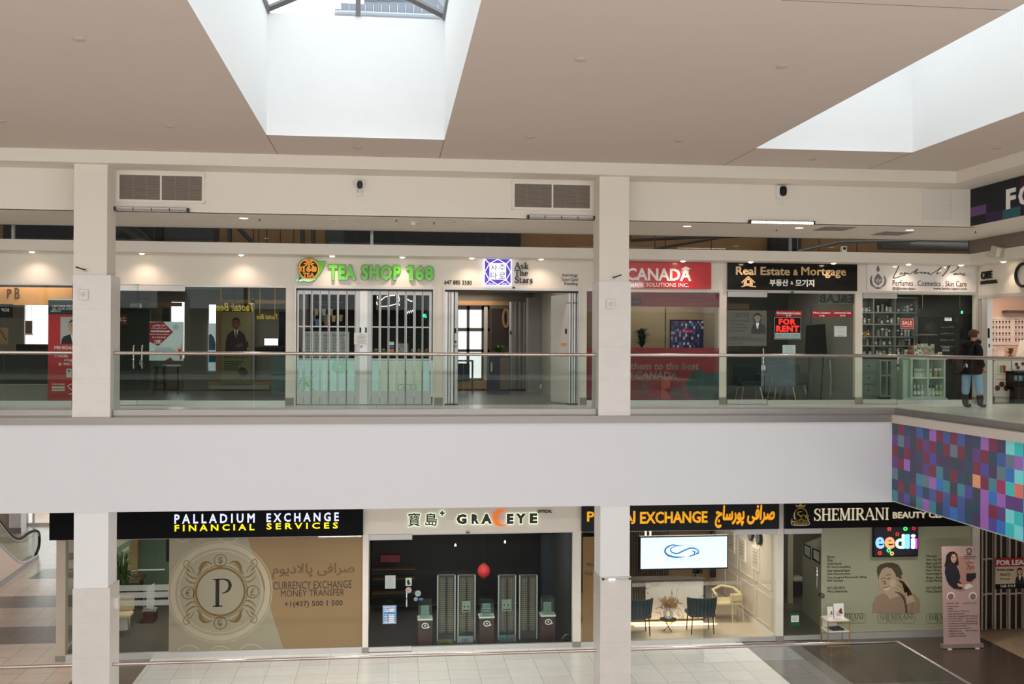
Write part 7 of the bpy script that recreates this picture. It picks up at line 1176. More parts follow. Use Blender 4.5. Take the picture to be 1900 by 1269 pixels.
t, *_ = sheet('closed_sign', 'blue CLOSED hours sign hanging on the optician door', 'sign', 710, 1123, 735.5, 1157.5, YF+.01, mat('sign_sky_blue', (66, 136, 190), .5)); q = MB(); q.tp('BUSINESS HOURS', 712.5, 1125, 733, 1128, YF+.006, d=.003, bold=.03); q.tp('CLOSED', 712.5, 1129, 733, 1135.5, YF+.006, d=.003, bold=.05); [q.p(721, 1140+k*3.2, 732, 1142+k*3.2, YF+.006, .003) for k in range(5)]; [q.p(713, 1140+k*3.2, 719, 1141+k*3.2, YF+.006, .003) for k in range(5)]; q.p(712, 1154.5, 734, 1155.5, YF+.006, .003); q.rp([(711,1124),(734.5,1124),(734.5,1156.5),(711,1156.5)], .6, YF+.006, .003, True); q.build('lettering', WTXT, t)
m = MB(); m.tube([vp(712,1123,YF+.01), vp(723,1112,YF+.01), vp(734,1123,YF+.01)], .004, 5); m.build('hanging_string', DARK, t)
t, *_ = sheet('window_sticker', 'small pale green accessibility sticker on the optician door', 'sticker', 752.5, 1072, 764, 1087, YF+.022, mat('sticker_pale_green', (170, 196, 170), .6)); q = MB(); q.pp([(756,1076),(759,1076),(760,1081),(762,1084),(757,1085),(755,1080)], YF+.018); q.build('pictogram', INK, t)
for px, py, r_, c, lab in ((758,1095,5.6,(190,176,164),'round beige sticker on the optician door'),(775.5,1101,5.6,(150,178,178),'larger round pale aqua sticker right of the optician door edge'),(771.5,1111.5,3.8,(130,160,150),'smaller round green sticker right of the optician door edge')):
    x, z = at(px, py, YF+.022); t = thing('round_sticker', lab, 'sticker', (x, YF+.022, z)); MB().disc(x, z, r_*k, YF+.022, .003).build('disc', mat('sticker_%d' % c[0], c, .5), t); m = MB(); m.ring(x, z, r_*k*.75, .008, YF+.02, .002, 20); m.box(x-r_*k*.35, x+r_*k*.35, YF+.02, YF+.022, z-.012, z+.012); m.build('printed_mark', GREY, t)
sheet('window_sticker', 'tiny blue sticker right of the optician door edge', 'sticker', 777, 1109.5, 785, 1113.5, YF+.022, mat('sticker_blue', (70, 96, 190), .5), 1)
OPD = mat('optician_dark_wall', (40, 38, 42), .7); wallbox('wall_inner', X(686), X(1065), 27, 27.1, ZL, -2.7, OPD); S1('floor_optician', MB().box(X(684), X(1068), YF+.1, 27, ZL, ZL+.004), mat('dark_vinyl', (40, 36, 38), .4))
RACK = mat('rack_dark', (74, 72, 74), .5); GLS = mat('spectacle_glint', (190, 176, 160), .25, .4); Yr_ = 23.75; nr = ['far left','second from left','third from left','far right']
for i, (a, c) in enumerate(((811,845),(849,882),(924,957),(963,997))):
    (x0, zt), (x1, zb) = at(a, 1068, Yr_), at(c, 1200, Yr_); t = thing('eyewear_rack', 'tall lit rack of spectacle frames, '+nr[i]+' of the four in the optician window', 'rack', ((x0+x1)/2, Yr_, ZL), 'spectacle racks'); MB().box(x0, x1, Yr_+.02, Yr_+.12, ZL, zt).build('back_panel', RACK, t); m = MB(); m.box(x0, x0+.03, Yr_-.02, Yr_+.1, ZL, zt); m.box(x1-.03, x1, Yr_-.02, Yr_+.1, ZL, zt); m.build('side_rail', SILV, t)
    q = MB(); n = 17; random.seed(i)
    n = 26
    for r_ in range(n):
        z = zt-.06-(zt-ZL-.25)*r_/n; q.k = 0; q.box(x0+.04, x1-.04, Yr_-.01, Yr_+.02, z-.05, z-.044); q.k = 1
        for s in range(2): xx = x0+(x1-x0)*(.28+.44*s); [q.ring(xx+e*.03, z-.01, .023, .007, Yr_-.03, .004, 10) for e in (-1, 1)]; q.box(xx-.01, xx+.01, Yr_-.03, Yr_-.026, z-.008, z-.002); q.box(xx-.07, xx+.07, Yr_-.028, Yr_-.026, z+.008, z+.013)
    q.build('spectacles', [mat('rack_ledge', (110, 106, 104), .3, .4), GLS], t)
PED = mat('pedestal_oxblood', (68, 38, 40), .4); CASE = glassmat('display_case_glass', (.78, .88, .86), .06)
for i, (a, c, yt, ym, lab) in enumerate(((776,802,1112,1148,'left'),(890,917,1112,1144,'middle'),(1004.5,1030.5,1110,1141,'right'))):
    (x0, zt), (x1, zm) = at(a, yt, 23.35), at(c, ym, 23.35); t = thing('display_pedestal', 'dark red pedestal with a glass case, '+lab+' one in the optician window', 'pedestal', ((x0+x1)/2, 23.35, ZL), 'optician display pedestals'); MB().box(x0, x1, 23.35, 23.65, ZL, zm-.03).build('base', PED, t); MB().box(x0-.01, x1+.01, 23.34, 23.66, zm-.03, zm).build('ledge', TRIMW, t); MB().box(x0+.01, x1-.01, 23.36, 23.64, zm, zt).build('glass_case', CASE, t)
    m = MB(); cx = (x0+x1)/2; m.ring(cx, zm-.15, .055, .02, 23.34, .01, 20, 1.25); m.disc(cx, zm-.15, .02, 23.34, .01, n=12); m.ribbon([(cx+.05, zm-.19), (cx+.08, zm-.19), (cx+.1, zm-.17)], .015, 23.34, .01); m.build('eye_logo', WTXT, t); m = MB(); m.box(cx-.1, cx+.1, 23.45, 23.55, zm, zm+.06); [m.ring(cx+e*.04, zm+.16, .035, .008, 23.47, .006, 14) for e in (-1, 1)]; m.box(cx-.09, cx+.09, 23.5, 23.51, zm+.06, zm+.26); m.build('eyewear_display', mat('display_pale_grey', (150, 164, 162), .4), t)
for px0, py0, px1, py1, lab in ((857,1115,873,1136,'pale picture card on the second spectacle rack'),(931,1112,949,1134,'pale card with two marks on the third spectacle rack')): t, *_ = sheet('display_card', lab, 'card', px0, py0, px1, py1, Yr_-.06, mat('card_grey_green', (150, 166, 154), .6)); q = MB(); [q.p(px0+4+e*7, py0+9, px0+5.5+e*7, py0+12, Yr_-.064, .003) for e in range(2)]; q.p(px0+2, py1-4, px1-2, py1-2.5, Yr_-.064, .003); q.build('printed_marks', INK, t)
t, *_ = sheet('framed_card', 'small framed aqua card inside the middle glass case', 'card', 893.5, 1129, 911, 1139.5, 23.42, mat('card_teal_dark', (60, 84, 84), .6)); q = MB(); q.rp([(894,1129.5),(910.5,1129.5),(910.5,1139),(894,1139)], .7, 23.416, .003, True); q.tp('EYEWEAR', 897, 1132.5, 908, 1135.5, 23.416, d=.003); q.build('lettering', WTXT, t)
a = at(897.5, 1059, 25.8); t = thing('paper_lantern', 'round red lantern hanging in the dark optician window', 'lantern', (a[0], 25.8, a[1]-.15)); MB().ball((a[0], 25.8, a[1]), .155, 1, 1, 1.08, 20, 12).build('lantern_body', mat('lantern_red', (222, 62, 70), .5, emit=(222,62,70), emit_s=.18), t, smooth=60); MB().cyl((a[0], 25.8, a[1]+.15), (a[0], 25.8, -2.72), .006, 6).build('cord', DARK, t); m = MB(); [m.lathe([(.05,0),(.05,.02)], a[0], 25.8, a[1]+s, 12) for s in (.16, -.18)]; m.build('end_ring', mat('lantern_gold', (190, 150, 60), .4, .4), t)
for px, py, nm in ((845,1013,'left'),(937,1007,'middle'),(1050,995.5,'right')): x, z = at(px, py, 25); tag(MB().lathe([(.022,0),(.018,.03),(.01,.05)], x, 25, z, 10).build('spot_bulb', emis('optician_bulb', (255, 224, 180), 9)), 'tiny warm spot bulb high in the optician, '+nm+' one of three', 'light')
t = thing('wall_counter', 'dark red panel and shelves high at the left of the optician', 'shelf', (at(735,1035,26.5)[0], 26.5, -3.6)); MB().p(706, 1030, 742, 1043, 26.5, .2).build('red_panel', mat('dark_crimson', (110, 30, 44), .5), t); m = MB(); [m.p(690, y_, 770, y_+1.6, 26.5, .25) for y_ in (1056, 1074, 1100)]; m.build('shelf_board', mat('brown_shelf', (96, 68, 48), .5), t)
for i, (px0, px1, py0, c) in enumerate(((812,840,1186,(120,116,70)),(848,878,1180,(150,164,170)),(926,940,1178,(90,140,144)),(941,957,1178,(120,120,124)))): t, *_ = sheet('photo_card', ('olive','pale glasses','teal','grey')[i]+' picture card at the foot of the spectacle racks', 'card', px0, py0, px1, 1197, 23.6, mat('photo_card_%d' % i, c, .5)); q = MB(); [q.ring(*at((px0+px1)/2+e*3, py0+8, 23.596), .03, .008, 23.596, .003, 12) for e in (-1, 1)]; q.build('glasses_print', INK, t)
a = at(1053, 1189, 23.4); t = thing('spectacle_case_stand', 'dark ring stand at the right end of the optician window', 'stand', (a[0], 23.4, ZL)); m = MB(); m.tube([(a[0]+.13*math.cos(v), 23.4, a[1]+.14*math.sin(v)) for v in [i*.42 for i in range(15)]], .018, 8, True); m.build('ring', DSTEEL, t); m = MB(); m.lathe([(.12,0),(.12,.03),(.02,.05),(.02,max(.06, a[1]-.14-ZL))], a[0], 23.4, ZL, 12); m.build('base', BLACK, t)
t, *_ = sheet('brand_plate', 'small dark plate with pale letters at the right of the optician window', 'sign', 1036, 1134, 1056, 1140, 25.4, BLACK); q = MB(); q.tp('COACH', 1038, 1136, 1054, 1138.5, 25.39, d=.003, bold=.02); q.build('lettering', GREY, t)
t = thing('navy_wall_cladding', 'dark blue angled wall panels at the right of the optician', 'panel', (at(1030,1060,26)[0], 26, ZL)); [MB().p(px0, 992, px1, 1180, 26-.1*i, .06).build('panel', mat('navy_panel_%d' % i, c, .3), t) for i, (px0, px1, c) in enumerate(((1003,1040,(48,54,66)),(1041,1058,(60,70,86))))]
room_light(X(890), 24.3, -2.72, 34, NEUT, 3, .6)
# ------------------------------------------------ second exchange
CHAR = mat('sign_charcoal', (36, 38, 43), .6, spec=.2); t = lsign('charcoal sign with yellow capitals and yellow Persian script over the second exchange', 1080, 1443.5, CHAR); Y1 = YF-.15; YL2 = mat('letter_amber_yellow', (255, 190, 10), .4, emit=(255,170,0), emit_s=.3)
q = MB(); q.tp('PORSAJ', 1089.5, 948.5, 1179, 973, Y1, d=.03, bold=.02); q.tp('EXCHANGE', 1188, 949, 1313, 971, Y1, d=.03, bold=.025); q.tp('ﺝﺎﺳﺭﻮﭘ ﯽﻓﺍﺮﺻ', 1327, 937, 1438, 979, Y1, d=.03, bold=.035, shear=.15); q.build('lettering', YL2, t)
shopwin(1080, 1366, (1102, 1172, 1271), zb=ZL, zt=ZT); glassdoor(1366, 1442, zb=ZL, zt=ZT-.02, hpx=None)
t = thing('led_screen', 'large bright white screen with a blue swirl logo in the second exchange', 'screen', (at(1269,1025,23.5)[0], 23.5, -3.6)); MB().p(1187, 994, 1351, 1056.5, 23.5, .1).build('bezel', BLACK, t); MB().p(1189, 996.5, 1349, 1054, 23.49, .01).build('screen', emis('screen_white', (222, 238, 255), .72), t)
q = MB(); BL = mat('logo_blue', (40, 108, 176), .5, emit=(40,108,176), emit_s=.6); Yz = 23.485
for st, wd in ((((1262,1013),(1248,1011),(1237,1016),(1234,1024),(1241,1031),(1255,1034),(1270,1033)),[1,2,3,3.5,3.5,2.5,1]),(((1268,1013),(1255,1013),(1245,1018),(1246,1024),(1256,1027),(1268,1022),(1280,1017),(1290,1018),(1296,1023),(1290,1029),(1280,1031)),[.8,1.4,2,2.4,2.6,2.6,2.4,2.2,2,1.6,1]),(((1284,1022),(1289,1024),(1287,1029),(1279,1033)),[1.6,2.6,2.4,1]),(((1292,1026),(1297,1027)),[2,2])): q.rp(st, wd, Yz, .003)
q.build('swirl_logo', BL, t); q = MB(); q.ring(*at(1266,1023,Yz), 32*k, 1*k, Yz, .002, 50) if False else q.ribbon([(at(1266+32*math.cos(v),1022+11*math.sin(v),Yz)) for v in [i*.1257 for i in range(50)]], .008, Yz, .002, True); q.tp('P O R S A J', 1237, 1036, 1299, 1039, Yz, d=.003); q.tp('E X C H A N G E', 1237, 1040, 1299, 1041.5, Yz, d=.003); q.build('logo_lettering', mat('logo_grey_blue', (150, 170, 186), .5, emit=(150,170,186), emit_s=.5), t)
CRW = mat('cream_panelled_wall', (214, 202, 188), .7); wallbox('wall_inner', at(1172,1100,28)[0]-1, X(1449), 28, 28.1, ZL, -2.7, mat('warm_back_wall', (150, 120, 96), .8)); S1('floor_exchange', MB().box(X(1076), X(1446), YF+.1, 28, ZL, ZL+.004), mat('polished_tan_floor', (204, 188, 168), .15))
xw = X(1449)-.045; wallbox('wall_inner', xw-.03, xw, YF+.14, 28, ZL, -2.7, CRW); m = MB()
for y0, y1 in ((23.3,24.3),(24.5,25.5),(25.7,26.7)):
    for z0, z1 in ((ZL+.2, ZL+.9), (ZL+1.05, ZL+2.4)): [m.box(xw-.05, xw-.03, a, c_, e, f_) for a, c_, e, f_ in ((y0,y1,z0,z0+.03),(y0,y1,z1-.03,z1),(y0,y0+.03,z0+.03,z1-.03),(y1-.03,y1,z0+.03,z1-.03))]
struct(m.build('trim_wall_panelling', CRW)); m = MB(); m.box(xw-.045, xw-.03, YF+.14, 28, ZL, ZL+.12); struct(m.build('baseboard_right', TRIMW))
for yy, zz, lab in ((*atx(1393,991,xw-.07),'black round wall clock farther in on the cream wall'), (*atx(1408,998,xw-.07),'black round wall clock nearer the door on the cream wall')):
    t = thing('wall_clock', lab, 'clock', (xw-.05, yy, zz)); m = MB(); m.tube([(xw-.03, yy, zz), (xw-.1, yy, zz)], .16, 20); m.build('case', BLACK, t, smooth=40); m = MB(); m.tube([(xw-.1, yy, zz), (xw-.104, yy, zz)], .13, 20); m.build('dial', mat('clock_grey', (96, 94, 92), .5), t); m = MB(); m.box(xw-.107, xw-.104, yy-.006, yy+.006, zz, zz+.1); m.box(xw-.107, xw-.104, yy, yy+.07, zz-.006, zz+.006); m.build('hand', INK, t)
for yy, zz, lab in ((*atx(1377,1019,xw-.05),'framed certificate farther in on the cream wall'), (*atx(1402,1035,xw-.05),'framed certificate nearest the door on the cream wall'), (*atx(1357,1003,xw-.05),'framed certificate deepest on the cream wall')):
    t = thing('framed_certificate', lab, 'picture', (xw-.05, yy, zz-.2)); MB().box(xw-.06, xw-.03, yy-.24, yy+.24, zz-.28, zz+.28).build('frame', TRIMW, t); MB().box(xw-.064, xw-.06, yy-.2, yy+.2, zz-.24, zz+.24).build('print', mat('certificate', (206, 190, 170), .6), t); m = MB(); [m.box(xw-.067, xw-.064, yy-.14, yy+.14, zz+.12-q_*.08, zz+.14-q_*.08) for q_ in range(4)]; m.build('printed_lines', GREY, t)
m = mat('veined_marble', (226, 220, 214), .25); nt = m.node_tree; wv = nt.nodes.new('ShaderNodeTexNoise'); wv.inputs['Scale'].default_value = 1.3; wv.inputs['Detail'].default_value = 8; wv.inputs['Distortion'].default_value = 1.5; rp_ = nt.nodes.new('ShaderNodeValToRGB'); rp_.color_ramp.elements[0].position = .485; rp_.color_ramp.elements[0].color = (.75,.72,.69,1); rp_.color_ramp.elements[1].position = .50; rp_.color_ramp.elements[1].color = (.16,.13,.12,1); e_ = rp_.color_ramp.elements.new(.515); e_.color = (.75,.72,.69,1)
nt.links.new([n for n in nt.nodes if n.type == 'TEX_COORD'][0].outputs['Object'], wv.inputs['Vector']); nt.links.new(wv.outputs['Fac'], rp_.inputs[0]); nt.links.new(rp_.outputs[0], nt.nodes['Principled BSDF'].inputs['Base Color']); MARB = m
YDk = 24.75; (xa, za), (xb, zb) = at(1198, 1080, YDk), at(1305, 1147, YDk); t = thing('reception_desk', 'white marble reception desk with dark end slats in the second exchange', 'desk', ((xa+xb)/2, YDk, ZL)); MB().box(xa, xb, YDk, YDk+.1, zb, za).build('marble_front', MARB, t); MB().box(xa-1.0, xb+.04, YDk-.03, YDk+.42, za, za+.05).build('worktop', mat('worktop_charcoal', (74, 68, 66), .4), t); m = MB(); [m.box(xa-.95+k_*.06, xa-.92+k_*.06, YDk-.0, YDk+.05, zb, za) for k_ in range(16)]; m.build('slat', mat('slat_dark', (50, 48, 50), .5), t); MB().box(xa-1, xb+.05, YDk+.08, YDk+.6, ZL, zb).build('plinth', mat('plinth_dark', (40, 36, 34), .5), t); MB().box(xb, xb+.05, YDk-.02, YDk+.4, zb, za).build('end_panel', BLACK, t); MB().box(xa-.9, xb, YDk+.02, YDk+.05, zb-.10, zb-.07).build('light_strip', emis('amber_strip', (255, 186, 110), 5), t)
lamp('AREA', 'desk_strip_lamp', ((xa+xb)/2, YDk-.1, zb-.1), 8, (1,.68,.38), 2, size_y=.1, rot=(R(-20),0,0))
m = MB(); [m.p(1172+k_*4.4, 985, 1174.4+k_*4.4, 1073, 27.6, .06) for k_ in range(16)]; tag(m.build('slat_wall', mat('slat_dark', (50, 48, 50), .5)), 'dark vertical slat wall panel behind the bright screen', 'wall panel')
tag(MB().p(1318, 985, 1355, 1071, 27.5, .05).build('wall_cladding', mat('wine_dark_panel', (44, 28, 34), .3)), 'dark glossy wall panel right of the bright screen', 'wall panel')
t = thing('wall_light', 'pair of slim warm wall lights at the top left of the second exchange', 'light', (at(1203,988,27.4)[0], 27.4, -3)); [MB().p(a, 984, a+2, 995, 27.4, .04).build('tube', emis('warm_tube', (255, 206, 160), 6), t) for a in (1197.5, 1206)]; MB().p(1196, 995, 1209, 996.5, 27.42, .04).build('bracket', DSTEEL, t)
CHF = mat('slate_blue_velvet', (60, 70, 76), .85, var=.1)
def shellchair(label, px, Yc, flip):
    x = at(px, 1140, Yc)[0]; t = thing('lounge_chair', label, 'chair', (x, Yc, ZL), 'slate blue lounge chairs'); z0 = ZL
    MB().box(x-.3, x+.3, Yc-.05, Yc+.5, z0+.4, z0+.5).build('seat', CHF, t, bevel=.04); m = MB(); n = 14; vs = []
    for zz, r, b_ in ((.42,.32,0),(.7,.35,.02),(.86,.36,.05)):
        for o_ in (0, .05): vs += [(x+(r-o_)*math.cos(R(180+180*i/n))*1.0, Yc+.12+(r-o_)*math.sin(R(180+180*i/n))*.6-b_+.0, z0+zz) for i in range(n+1)]
    w_ = n+1; fs = []
    for l in range(2):
        for i in range(n): a = l*2*w_+i; fs += [(a, a+1, a+1+2*w_, a+2*w_), (a+w_, a+w_+2*w_, a+w_+1+2*w_, a+w_+1)]
    a = 4*w_; fs += [(a+i, a+i+1, a+w_+i+1, a+w_+i) for i in range(n)]; m.mesh(vs, fs); m.build('backrest', CHF, t, smooth=40); sm = MB(); [sm.tube([(x+.322*math.cos(R(v)), Yc+.12+.322*math.sin(R(v))*.6-.004, z0+.44), (x+.365*math.cos(R(v)), Yc+.12+.365*math.sin(R(v))*.6-.05, z0+.85)], .006, 5) for v in range(210, 331, 15)]; sm.build('channel_seam', mat('seam_dark_slate', (40, 48, 54), .9), t)
    for dx in (-.24, .24):
        for dy in (.0, .4): MB().cyl((x+dx, Yc+dy, z0+.42), (x+dx*1.12, Yc+dy, z0), .013, 6).build('leg', BLACK, t)
shellchair('slate blue lounge chair partly hidden by the lower right column', 1185, 23.72, 1); shellchair('slate blue lounge chair right of the little round table', 1304, 23.72, -1)
x = at(1240, 1148, 24.1)[0]; t = thing('side_table', 'little round dark table with gold rim between the slate chairs', 'table', (x, 24.1, ZL)); zz = at(1240, 1148, 24.1)[1]; MB().lathe([(.2,-.03),(.2,0)], x, 24.1, zz, 24).build('tabletop', BLACK, t); MB().lathe([(.205,-.032),(.21,-.02),(.205,-.008)], x, 24.1, zz, 24).build('rim', mat('brass', (190, 160, 80), .3, .8), t)
for a_ in range(3): MB().cyl((x+.16*math.cos(a_*2.09), 24.1+.16*math.sin(a_*2.09), zz-.03), (x-.12*math.cos(a_*2.09), 24.1-.12*math.sin(a_*2.09), ZL), .008, 6).build('leg', BLACK, t)
t = thing('vase', 'white ring vase with dried pampas grass on the little table', 'vase', (x, 24.1, zz)); m = MB(); m.tube([(x+.085*math.cos(v), 24.1, zz+.125+.11*math.sin(v)) for v in [i*.314 for i in range(20)]], .038, 10, True); m.build('ring_body', mat('matt_white_ceramic', (220, 216, 210), .7), t, smooth=60); f = MB(); random.seed(5)
for i in range(90): a_ = random.uniform(0, 6.28); r_ = random.uniform(.02, .22); h_ = random.uniform(.3, .55); bx_, by_ = x+r_*math.cos(a_), 24.1+r_*math.sin(a_)*.7; f.mesh([(x, 24.1, zz+.22), (bx_-.02, by_, zz+h_-.06), (bx_, by_+.01, zz+h_), (bx_+.02, by_, zz+h_-.08)], [(0,1,2,3)])
f.build('pampas_grass', mat('pampas_tan', (176, 142, 106), .9, var=.3), t)
x = at(1347, 1110, 24.9)[0]; t = thing('armchair', 'cream armchair with slim pale metal legs by the cream wall', 'chair', (x, 24.9, ZL)); CL = mat('cream_leather', (226, 204, 170), .6); MB().box(x-.3, x+.28, 24.65, 25.2, ZL+.42, ZL+.5).build('seat', CL, t, bevel=.03); m = MB(); m.tube([(x-.3, 24.7, ZL+.66), (x-.28, 25.1, ZL+.7), (x, 25.28, ZL+.76), (x+.26, 25.1, ZL+.74), (x+.3, 24.7, ZL+.68)], .035, 8); m.build('backrest', CL, t, smooth=50); MB().box(x+.02, x+.32, 24.62, 24.7, ZL+.52, ZL+.7).build('side_cushion', CL, t, bevel=.03)
for dx, dy in ((-.3,.02),(.06,-.05),(-.26,.45),(.3,.4),(.31,.0)): MB().cyl((x+dx, 24.68+dy, ZL+.7), (x+dx*1.2, 24.66+dy, ZL), .014, 6).build('leg', mat('pale_gold_metal', (226, 210, 180), .3, .6), t)
a = at(1293, 1063, 25.0); t = thing('desk_monitor', 'dark monitor on the marble desk below the bright screen', 'monitor', (a[0], 25.0, za+.05)); MB().box(a[0]-.1, a[0]+.14, 25.0, 25.04, za+.12, za+.5).build('screen', BLACK, t); MB().box(a[0]-.02, a[0]+.06, 25.0, 25.1, za+.05, za+.2).build('stand', DSTEEL, t)
t = thing('window_film', 'amber window film strip left of the lower right column', 'window film', (X(1091), YF+.06, ZL)); MB().p(1081, 996, 1101, 1190, YF+.05, .002).build('film', film('amber_strip_film', (176, 128, 84), .6), t); q = MB(); q.tp('Mo', 1089, 1044, 1101, 1051, YF+.046, d=.002, bold=.02); q.tp('Cry', 1085, 1060, 1100, 1069, YF+.046, d=.002, bold=.02); q.build('lettering', mat('dark_brown_ink', (52, 42, 34), .6), t)
t = thing('frosted_band', 'pale frosted band across the second exchange window at desk height', 'decal', (X(1270), YF+.05, -4)); MB().p(1173, 1079, 1440, 1086, YF+.046, .002).build('band', film('faint_frost', (226, 206, 190), .3), t); q = MB(); [q.ring(*at(px, 1084 if px < 1300 else 1082, YF+.044), .03, .008, YF+.043, .002, 16) for px in (1223, 1318, 1403)]; q.build('ring_marks', mat('mark_grey', (140, 124, 112), .6), t)
room_light(X(1300), 24.3, -2.72, 50, (1, .88, .76), 2.4, 1.2); lamp('SPOT', 'wall_wash_lamp', (X(1420), 24.6, -2.74), 30, WARM, .05, rot=(0, R(25), 0), spot=110); tag(MB().lathe([(.05,0),(.05,-.015)], X(1410), 24.6, -2.70, 14).build('ceiling_spot', EM_WARM), 'small warm lit ceiling spot over the cream wall', 'light')
# ------------------------------------------------ beauty clinic
t = lsign('black sign with pale gold serif letters and a crest over the beauty clinic', 1455, 1806, mat('sign_gloss_black', (6, 6, 10), .5, spec=.2)); Y1 = YF-.15; GL = mat('letter_champagne', (236, 230, 206), .35, emit=(236,226,200), emit_s=.25); GO = mat('letter_gold_side', (150, 122, 40), .4, .4)
q = MB(); (u0, v1), (u1, v0) = at(1510.5, 944, Y1), at(1650, 964, Y1); serif(q, 'SHEMIRANI', u0, u1, v0, v1, Y1, .02); q.tp('BEAUTY CENTRE', 1657, 949, 1786, 961, Y1, d=.02, bold=.02); q.build('lettering', GL, t); q = MB(); dx = .012; serif(q, 'SHEMIRANI', u0+dx, u1+dx, v0-dx, v1-dx, Y1+.015, .012, bold=.02); q.tp('BEAUTY CENTRE', 1657.8, 949.8, 1786.8, 961.8, Y1+.015, d=.012, bold=.03); q.build('letter_sides', GO, t)
CG = mat('crest_gold', (176, 150, 66), .4, .3); q = MB(); q.ring(*at(1486,955,Y1), 12.5*k, 1.6*k, Y1, .02, 36); q.pp([(1478,941),(1476,936),(1481,938.5),(1485.5,934),(1490,938.5),(1495,936),(1493,941)], Y1, .02); q.ring(*at(1485.5,933.5,Y1), 1.6*k, 1*k, Y1, .02, 10); q.rp([(1470,962),(1468,968),(1474,970)], [1,2.5,1], Y1, .02); q.rp([(1501,956),(1498,962),(1501,964),(1496,967)], [1,2.5,2,1], Y1, .02); q.rp([(1489,949),(1482,950),(1480,954),(1485,957),(1487,962),(1481,966),(1477,963)], [1,2,2,2.2,2,2,1], Y1, .02); q.rp([(1494,956),(1489,956),(1487,962),(1492,965),(1496,961),(1495,956),(1494,968),(1489,971)], 1.4, Y1, .02); q.p(1473, 966, 1498, 973, Y1, .02); q.build('crest', CG, t); q = MB(); q.tp('SHEMIRANI', 1475, 967.5, 1496, 971.5, Y1-.006, d=.006, bold=.02); q.build('crest_lettering', BLACK, t); q = MB(); q.rp([(1471,966),(1471,974),(1500,974),(1500,966)], 1, Y1+.002, .015); q.rp([(1481,944),(1476,948),(1473,956),(1475,964)], 1, Y1+.0, .01); q.build('crest_outline', WTXT, t)
glassdoor(1455.5, 1526, zb=ZL, zt=ZT-.02, hpx=1517.5, hz=(1.18, 1.66)); shopwin(1526.5, 1806, (1617, 1708.5), zb=ZL, zt=ZT, sill=.14)
x, z = at(1525.5, 1105, YF-.01); t = thing('door_lock', 'round chrome lock on the beauty clinic door edge', 'lock', (x, YF-.01, z)); MB().cyl((x, YF-.02, z), (x, YF+.06, z), .055, 18).build('body', DSTEEL, t, smooth=40); MB().cyl((x, YF-.03, z), (x, YF-.02, z), .025, 12).build('cylinder', CHROME, t)
t, *_ = sheet('green_notice', 'green framed white notice low on the beauty clinic door', 'notice', 1466, 1137.5, 1483.5, 1161.5, YF+.02, mat('notice_green', (20, 92, 60), .5)); MB().p(1468, 1142, 1482, 1154, YF+.016, .003).build('white_sheet', PAPER, t); q = MB(); [q.p(1470, 1144+k_*2.4, 1480, 1144.8+k_*2.4, YF+.013, .002) for k_ in range(4)]; q.build('printed_lines', GREY, t)
FRO = film('frosted_cream_film', (206, 196, 172), .93); Yf2 = YF+.045
t = thing('frosted_film', 'frosted cream film with treatment lists over the clinic window', 'window film', (X(1660), Yf2, ZL)); MB().box(X(1527), X(1805), Yf2, Yf2+.002, ZL+.15, ZT-.035).build('film', FRO, t); q = MB()
for i, (s, w_) in enumerate((('Botox',14),('Filler',11),('Gold facial',26),('RF micro-needling',43),('Hair removal laser',43),('Skin Rejuvenation',43),('Non-Surgical Face/neck Lifting',73),('PRP therapy',30),('',0),('437-225-0016',33),('Mina Shemirani',37))):
    if s: q.tp(s, 1535, 1030.5+i*6.4, 1535+w_, 1035.5+i*6.4, Yf2-.004, d=.002, bold=.015)
for i, (s, w_) in enumerate((('Massage',20),('Skin Tag Removal',42),('Hair Loss Treatment',48),('Vein Removal',34),('Face / Body Contouring',56),('Hyperpigmentation',46),('Acne / Acne Scars',44),('Scalp-Micropigmentation',58),('',0),('437-225-0016',33),('Mina Shemirani',37))):
    if s: q.tp(s, 1718.5, 1029.5+i*6.5, 1718.5+w_, 1034.5+i*6.5, Yf2-.004, d=.002, bold=.015)
q.build('list_lettering', mat('olive_black_ink', (58, 56, 42), .6), t); q = MB()
for a in (1536, 1628, 1719):
    q.rp([(a,1141),(a+3,1138),(a+67,1138),(a+70,1141),(a+70,1152),(a+67,1156),(a+3,1156),(a,1152)], .8, Yf2-.003, .002, True); (u0, v1), (u1, v0) = at(a+4, 1140, Yf2-.003), at(a+66, 1149, Yf2-.003); serif(q, 'SHEMIRANI', u0, u1, v0, v1, Yf2-.003, .002); q.tp('BEAUTY CLINIC', a+18, 1151, a+53, 1153.5, Yf2-.003, d=.002)
q.build('frosted_logo', mat('olive_etch', (116, 114, 86), .7), t)
# photograph of a woman with a cotton pad, printed on the film
t = thing('window_portrait', 'sepia photo of a bare shouldered smiling woman holding a pad to her cheek', 'poster', (X(1661), Yf2-.006, -4.6)); Y0 = Yf2-.006; PS = [mat('sepia_%d' % i, c, .7, alpha=.94) for i, c in enumerate(((182,152,128),(216,184,156),(96,80,66),(150,120,100),(232,206,178),(98,76,62),(238,226,204)))]; q = MB()
q.k = 0; q.pp([(1618.5,1137.5),(1619,1121),(1624,1108),(1634,1102),(1648,1099),(1654,1104),(1670,1103),(1682,1100),(1697,1102),(1705,1110),(1707.5,1124),(1706,1137.5)], Y0)
q.k = 2; q.pp([(1627,1060),(1628,1052),(1634,1047),(1645,1044),(1657,1044),(1667,1048),(1673,1058),(1675,1070),(1668,1078),(1640,1072),(1630,1074)], Y0-.001)
q.k = 1; q.pp([(1631,1069),(1636,1057),(1645,1052),(1655,1055),(1662,1066),(1663,1082),(1660,1095),(1652,1104),(1644,1104),(1638,1098),(1632,1088),(1630,1078)], Y0-.002); q.pp([(1645,1099),(1664,1092),(1668,1106),(1650,1112)], Y0-.0015)
